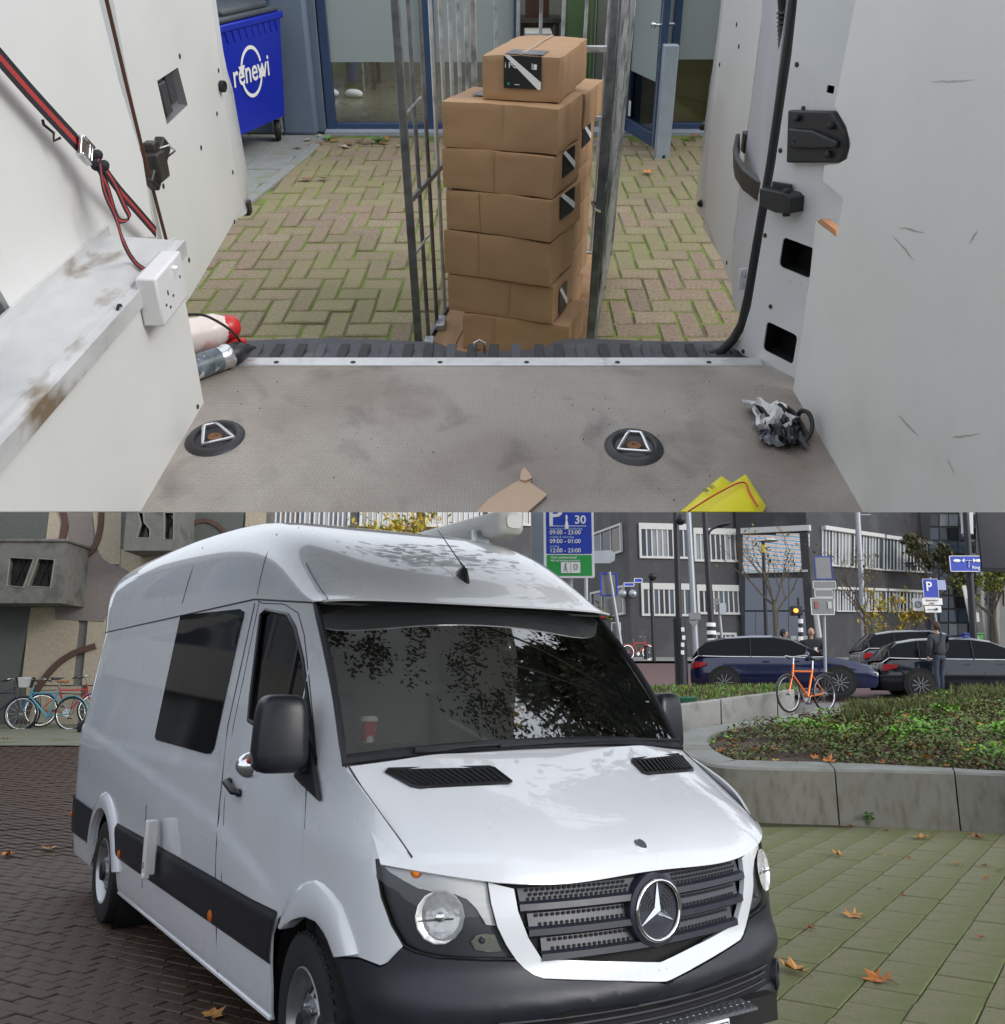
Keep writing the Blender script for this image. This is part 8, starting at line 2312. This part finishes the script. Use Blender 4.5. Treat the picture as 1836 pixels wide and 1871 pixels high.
# leaning white signs, bins
t, a, b = pole('charging_post', 'leaning white post with info plates by the road', 1762, 1070, 1786, 1172, 31, .05, m_wfr, 'post')
MB().prism([by(u, v, 30.8) for u, v in ((1758, 1070), (1764, 1069), (1778, 1125), (1770, 1126))], (0, .05, 0)).build('side_plate', m_wfr, t)
plate(t, 1771, 1119, 1788, 1136, 30.7, m_wfr, 'info_plate', .03, .02); plate(t, 1769, 1094, 1776, 1122, 30.6, m_sback, 'grey_inset', .02, .01)
for u0, c, lb in ((1763, (.02, .04, .25), 'small blue bin beside the leaning white post'), (1787, (.03, .25, .04), 'small green bin right of the blue one')):
    A, B = by(u0, 1174, 34), by(u0 + (19 if u0 < 1770 else 9), 1159, 34); bt = thing('street_bin', lb, 'bin', A)
    MB().hexa([V((A.x + .02, 34, A.z - .4)), V((B.x - .02, 34, A.z - .4)), V((B.x - .02, 34.3, A.z - .4)), V((A.x + .02, 34.3, A.z - .4)), V((A.x, 34, B.z)), V((B.x, 34, B.z)), V((B.x, 34.35, B.z)), V((A.x, 34.35, B.z))]).build('tub', mat('bin_%d' % u0, c, .5), bt, bevel=.02)
    MB().box((A.x - .02, 33.97, B.z), (B.x + .02, 34.37, B.z + .05)).build('lid', mat('bin_%d' % u0, c, .5), bt, bevel=.01)
for u0, v0, u1, v1 in ((1140, 1065, 1158, 1071), (1159, 1057, 1173, 1064)):
    ns = thing('street_name_sign', 'small blue street name plate on the dark building, %s' % ('left one' if u0 < 1150 else 'upper right one'), 'sign', by(u0, v1, 52)); plate(ns, u0, v0, u1, v1, 52, m_sblue, 'plate', .03, .02, (m_white, .02))
t, a, b = pole('finger_post', 'finger post with small direction plates right of the street lamp', 1312, 1092, 1320, 1180, 40, .06, m_gpole, 'sign')
for k, v in enumerate((1094, 1101, 1108)): plate(t, 1300, v, 1316 + (k % 2) * 4, v + 5, 39.9, m_sback, 'finger', .03, .02)
plate(t, 1315, 1102, 1326, 1122, 39.8, mat('pale_info2', (.35, .38, .42), .5), 'info_plate', .03, .02)

# ------------------------------------------------------------------ cars


def car(name, label, loc, head, L, H, W, prof, paint, plate_c=None, wheel_r=.33, wx=None, tail=(.35, .01, .015), group='cars along the street', lit=False):
    """prof: list of (x/L, z_belt, z_roof, roof half-width factor); x from rear 0 to front 1"""
    t = thing(name, label, 'car', loc, rz=head, local=True, group=group)
    nS = len(prof); rows = []
    zb = .20
    for x, zbelt, zroof, rf in prof:
        hw = W / 2 * (1 - .16 * abs(2 * x - 1) ** 5); X = (x - .5) * L; f = 1 - .10 * max(0, abs(2 * x - 1) - .85) / .15
        rows.append([V((X, -hw * .86, zb + (.12 if x in (0, 1) else 0))), V((X, -hw * .97, .36)), V((X, -hw, .55)), V((X, -hw * .985, lerp(.55, zbelt, .75))), V((X, -hw * .93, zbelt)), V((X, -hw * .6, zbelt + .015)), V((X, 0, zbelt + .03))])
    full = [r + [V((p.x, -p.y, p.z)) for p in r[-2::-1]] for r in rows]
    mb = MB().grid(full)
    for r in (full[0], full[-1]): mb.add(r, [tuple(range(len(r)))])
    body_ = mb.build('body', paint, t, smooth=45)
    # greenhouse
    gh = [(x, zbelt, zroof, rf) for x, zbelt, zroof, rf in prof if zroof > 0]
    g = []
    for x, zbelt, zroof, rf in gh:
        hw = W / 2 * .92; X = (x - .5) * L; zr = max(zroof, zbelt + .02); k = (zr - zbelt) / (H - .95)
        hr = lerp(hw, hw * .80, min(1, k)); g.append([V((X, -hw, zbelt - .01)), V((X, -lerp(hw, hr, .92), lerp(zbelt, zr, .9))), V((X, -hr * .88, zr)), V((X, 0, zr + .03 * min(1, k)))])
    gf = [r + [V((p.x, -p.y, p.z)) for p in r[-2::-1]] for r in g]
    mb = MB().grid(gf); mb.build('glazing', mat('car_glass', (.006, .008, .010), .12, var=.2, spec=.14), t, smooth=30)
    # painted roof and pillars over the glass
    rr = [[p + V((0, 0, .006)) for p in r[1:-1]] for r in gf]; ri = [i for i, q in enumerate(gh) if q[2] > H - .12]
    MB().grid([rr[i] for i in ri]).build('roof', paint, t, smooth=60)
    for s in (0, 1):
        for i in [1, len(gh) - 2] + ri[1:-1:max(1, len(ri) // 2)]:
            q = gf[i]; a, b = (q[0], q[1]) if not s else (q[-1], q[-2]); o_ = V((0, -.012 if not s else .012, 0)); MB().bar(a + o_, b + o_, .06, .02).build('pillar', paint if i in (1, len(gh) - 2) else m_blk, t)
        lo_ = [(q[0] if not s else q[-1]) + V((0, (-.012 if not s else .012), .012)) for q in gf]; MB().tube(lo_, .012, 5).build('window_trim', m_chrome, t)
    wx = wx or (.19, .80)
    for fx_ in wx:
        for s in (-1, 1):
            c = V(((fx_ - .5) * L, s * (W / 2 - .11), wheel_r))
            MB().lathe(c + V((0, s * -.12, .02)), (0, s, 0), [(wheel_r + .06, 0), (wheel_r + .065, .235)], 24).build('wheel_arch', m_dark, t)
            w_ = MB().lathe(c + V((0, -s * .1, 0)), (0, s, 0), [(.2, 0), (wheel_r, .02), (wheel_r, .19), (wheel_r * .93, .222), (wheel_r * .70, .222)], 24).build('wheel', m_tyre, t)
            rm = MB().lathe(c + V((0, s * .118, 0)), (0, s, 0), [(wheel_r * .70, .008), (wheel_r * .64, .012), (wheel_r * .60, -.02), (0, -.02)], 24, cap=False).build('rim', m_dark, w_)
            for k in range(10):
                a = 2 * math.pi * k / 10; d = V((math.cos(a), 0, math.sin(a))); MB().bar(c + V((0, s * .125, 0)) + d * .03, c + V((0, s * .125, 0)) + d * wheel_r * .64, .035, .014).build('spoke', m_rim if not lit else m_rim, rm)
    Lh = L / 2
    for s in (-1, 1):
        zf = prof[-2][1]; q = lambda x, y, z: V((x, s * y * W / 2, z))
        MB().hexa([q(Lh - .62, .93, zf - .16), q(Lh - .12, .62, zf - .22), q(Lh - .20, .5, zf - .20), q(Lh - .60, .80, zf - .14), q(Lh - .66, .95, zf - .05), q(Lh - .20, .66, zf - .07), q(Lh - .28, .5, zf - .06), q(Lh - .66, .8, zf - .03)]).build('headlamp', m_lampr if not lit else mat('lit_headlamp', (1, .75, .45), .3, emit=2.2), t, bevel=.01)
        zr_ = prof[1][1]; MB().hexa([q(-Lh + .02, .55, zr_ - .18), q(-Lh + .06, .93, zr_ - .20), q(-Lh + .40, 1.0, zr_ - .12), q(-Lh + .1, .6, zr_ - .14), q(-Lh + .06, .55, zr_ - .02), q(-Lh + .10, .93, zr_ - .02), q(-Lh + .42, .99, zr_ - .04), q(-Lh + .14, .6, zr_)]).build('tail_lamp', mat('tail_red_' + name, tail, .25), t, bevel=.01)
        MB().ell(V(((.64 - .5) * L, s * (W / 2 + .08), prof[len(prof) // 2][1] + .06)), .07, .10, .07).build('wing_mirror', paint, t)
        for k in (.42, .58): MB().bar(V(((k - .5) * L - .08, s * (W / 2 - .005), prof[len(prof) // 2][1] - .10)), V(((k - .5) * L + .08, s * (W / 2 - .005), prof[len(prof) // 2][1] - .09)), .02, .03).build('door_handle', paint, t)
        for k in (.32, .50, .66): MB().tube([V(((k - .5) * L, s * (W / 2 * .995), .34)), V(((k - .5) * L, s * W / 2 * 1.0, .6)), V(((k - .5) * L, s * W / 2 * .94, prof[len(prof) // 2][1]))], .005, 4).build('door_gap', m_dark, t)
    MB().box((Lh - .06, -W * .22, .52), (Lh + .005, W * .22, .66)).build('grille', m_dark, t, bevel=.01); MB().tube([V((Lh - .02, -W * .24, .67)), V((Lh + .005, 0, .69)), V((Lh - .02, W * .24, .67))], .012, 5).build('grille_bar', m_chrome, t)
    MB().box((Lh - .04, -.26, .38), (Lh + .012, .26, .49)).build('number_plate', mat('blue_plate', (.02, .06, .35), .5) if plate_c else m_white, t, bevel=.005)
    MB().box((-Lh - .012, -.26, .60), (-Lh + .04, .26, .70)).build('number_plate', mat('yellow_plate', (.6, .45, .05), .5), t, bevel=.005)
    return t


EST = [(0, .74, -1, 1), (.012, .86, .93, 1), (.05, .98, 1.18, 1), (.10, .97, 1.36, 1), (.20, .955, 1.44, 1), (.34, .945, 1.465, 1), (.46, .935, 1.46, 1), (.56, .925, 1.38, 1), (.64, .92, 1.20, 1), (.735, .93, .96, 1), (.80, .895, -1, 1), (.88, .83, -1, 1), (.95, .73, -1, 1), (.985, .62, -1, 1), (1, .52, -1, 1)]
SUV = [(0, .80, -1, 1), (.012, .96, 1.02, 1), (.05, 1.06, 1.25, 1), (.11, 1.06, 1.50, 1), (.22, 1.04, 1.58, 1), (.34, 1.03, 1.60, 1), (.46, 1.02, 1.59, 1), (.56, 1.01, 1.50, 1), (.64, 1.0, 1.30, 1), (.73, 1.01, 1.04, 1), (.80, .98, -1, 1), (.90, .90, -1, 1), (.96, .78, -1, 1), (1, .55, -1, 1)]
m_navy = mat('navy_car_paint', (.008, .013, .058), .2, .2, var=.1, coat=1.0)
m_bcar = mat('black_car_paint', (.006, .010, .016), .2, .2, var=.1, coat=1.0)
m_gcar = mat('grey_car_paint', (.055, .06, .07), .25, .4, var=.1, coat=1.0)


def cloc(u, v, y): p = by(u, v, y); return V((p.x, p.y, p.z))


car('blue_estate_car', 'dark blue estate car facing right behind the orange bicycle', cloc(1432, 1272, 24.6), R(-17), 4.40, 1.50, 1.80, EST, m_navy, plate_c=1)
car('black_estate_car', 'black estate car at the right edge behind the standing person', cloc(1782, 1277, 24.4), R(-9), 4.75, 1.47, 1.82, EST, m_bcar)
car('grey_suv', 'grey sport utility car between the blue and black cars', cloc(1706, 1252, 29.5), R(-6), 4.5, 1.60, 1.85, SUV, m_gcar)
car('small_black_car', 'small black hatchback with lit lamps waiting far down the street', cloc(1535, 1196, 60), R(240), 4.0, 1.47, 1.72, EST, m_bcar, lit=True)

# ------------------------------------------------------------------ people
m_coat = mat('dark_grey_coat', (.035, .04, .048), .85, var=.3, scale=6, bump=.3, bscale=20)
m_coat2 = mat('black_coat', (.010, .011, .016), .8, var=.3, scale=6)
m_trou = mat('slate_jeans', (.035, .045, .07), .85, var=.25, scale=8)
m_hair = mat('brown_hair', (.06, .03, .02), .7, var=.3, scale=40)
m_hair2 = mat('black_hair', (.01, .01, .012), .6, var=.3, scale=40)


def person(label, base, h, head, coat, trou, hair, pose='stand', bald=False, bag=False, cup=False):
    t = thing('person', label, 'person', base, rz=head, local=True, group='people in the street')
    s = h / 1.75; Z = lambda x, y, z: V((x, y, z)) * s
    hipz, shz = .92, 1.43
    leg = [Z(0, 0, hipz), Z(0, .10, hipz - .08), Z(.03, .12, .50), Z(-.02, .13, .10), Z(.10, .14, .05), Z(0, -.10, hipz - .08), Z(.10 if pose == 'walk' else .02, -.12, .50), Z(.12 if pose == 'walk' else 0, -.13, .10), Z(.24 if pose == 'walk' else .12, -.14, .05)]
    skin('legs', leg, [(0, 1), (1, 2), (2, 3), (3, 4), (0, 5), (5, 6), (6, 7), (7, 8)], [x * s for x in (.12, .10, .072, .05, .042, .10, .072, .05, .042)], trou, t, subd=2)
    if cup: arms = [Z(.02, .23, 1.36), Z(.05, .27, 1.12), Z(.27, .10, 1.10), Z(.02, -.23, 1.36), Z(.05, -.27, 1.12), Z(.27, -.06, 1.10)]
    else: arms = [Z(0, .23, 1.36), Z(-.02, .29, 1.10), Z(.08, .27, .88), Z(0, -.23, 1.36), Z(.02, -.28, 1.10), Z(.12, -.24, .90)]
    tv = [Z(0, 0, .86), Z(0, 0, 1.10), Z(0, 0, 1.34), Z(.01, 0, 1.45)] + arms
    skin('body', tv, [(0, 1), (1, 2), (2, 3), (2, 4), (4, 5), (5, 6), (2, 7), (7, 8), (8, 9)], [(.17 * s, .21 * s), (.16 * s, .19 * s), (.15 * s, .20 * s), .075 * s, .085 * s, .066 * s, .046 * s, .085 * s, .066 * s, .046 * s], coat, t, subd=2)
    hd = Z(.02, 0, 1.63)
    mb = MB().ell(hd, .098 * s, .078 * s, .120 * s, 16, 12)
    mb.tube([Z(.0, 0, 1.42), Z(.01, 0, 1.55)], .055 * s, 10)
    for q in mb.v:
        if q.z < hd.z - .05 * s: q.y *= .86
    mb.ell(hd + Z(.098, 0, -.012), .018 * s, .012 * s, .024 * s, 8, 6)
    for k in (-1, 1): mb.ell(hd + Z(-.005, .078 * k, -.005), .02 * s, .009 * s, .03 * s, 8, 6)
    hdo = mb.build('head', m_skin, t)
    for k in (-1, 1): MB().ell(hd + Z(.083, .032 * k, .012), .008 * s, .012 * s, .007 * s, 8, 6).build('eye', m_hair2, hdo)
    MB().ell(hd + Z(.085, 0, -.062), .006 * s, .022 * s, .006 * s, 8, 6).build('mouth', mat('lips', (.3, .10, .08), .6), hdo)
    if not bald:
        hb = MB().ell(hd + Z(-.022, 0, .022), .105 * s, .092 * s, .122 * s, 16, 12)
        for q in hb.v:
            q += MN.noise_vector(q * 22) * .012
            if q.z < hd.z - .02 * s and q.x > hd.x: q.x = hd.x - .01
        hb.build('hair', hair, hdo)
    # hands: palm with five fingers each
    for k, wr, el in ((1, tv[6], tv[5]), (-1, tv[9], tv[8])):
        d = (wr - el).normalized(); sd2 = V((0, -k, 0)); up_ = d.cross(sd2).normalized(); pc = wr + d * .055 * s; hv = [wr, pc]; he = [(0, 1)]; rr_ = [.028 * s, .036 * s]
        for f in range(4):
            b0_ = pc + sd2 * 0 + up_ * (f - 1.5) * .020 * s + d * .02 * s; n0_ = len(hv); hv += [b0_, b0_ + d * (.035 - .004 * abs(f - 1.2)) * s, b0_ + d * (.055 - .006 * abs(f - 1.2)) * s + sd2 * .022 * s]; he += [(1, n0_), (n0_, n0_ + 1), (n0_ + 1, n0_ + 2)]; rr_ += [.010 * s, .009 * s, .008 * s]
        n0_ = len(hv); hv += [pc + up_ * .035 * s - d * .01 * s, pc + up_ * .05 * s + d * .03 * s + sd2 * .01 * s]; he += [(1, n0_), (n0_, n0_ + 1)]; rr_ += [.011 * s, .009 * s]
        skin('hand', hv, he, rr_, m_skin, t, subd=1)
    for k, q in ((1, leg[4]), (-1, leg[8])):
        mb = MB().ell(q + Z(-.03, 0, -.01), .13 * s, .048 * s, .05 * s, 12, 8); mb.v = [V((p.x, p.y, max(p.z, 0))) for p in mb.v]; mb.build('shoe', m_tyre, t)
    if bag:
        MB().tube(smooth_path([Z(.12, -.14, 1.42), Z(-.05, -.10, 1.47), Z(-.17, .02, 1.30), Z(-.16, .20, 1.05), Z(-.06, .27, .95)]), .016 * s, 6).build('bag_strap', m_lblk, t)
    return t


pp = by(1722, 1263, 23.0)
person('person in a dark grey coat and jeans seen from behind near the planter', pp, 1.60, R(110), m_coat, m_trou, m_hair, 'walk', bag=True)
p2_ = by(1489, 1260, 26.6); m2 = person('bald person in a black coat holding a white cup behind the blue car', V((p2_.x, 26.6, by(1489, 1147, 26.6).z - 1.75)), 1.75, R(265), m_coat2, m_coat2, m_hair2, bald=True, cup=True)
cl_ = Matrix.Rotation(R(265), 3, 'Z') @ V((.31, .02, 1.13)) + V((p2_.x, 26.6, by(1489, 1147, 26.6).z - 1.75))
cu = thing('paper_cup', 'white paper cup in the hands of the bald person', 'cup', cl_)
MB().lathe(cl_, (0, 0, 1), [(.03, -.04), (.04, .06)], 14).build('cup', m_white, cu); MB().lathe(cl_, (0, 0, 1), [(.043, .06), (.04, .075)], 14).build('lid', m_white, cu)
p3_ = by(1438, 1260, 27.0); person('dark haired person in a black coat behind the blue car roof', V((p3_.x, 27.0, by(1438, 1150, 27).z - 1.75)), 1.75, R(330), m_coat2, m_coat2, m_hair2)
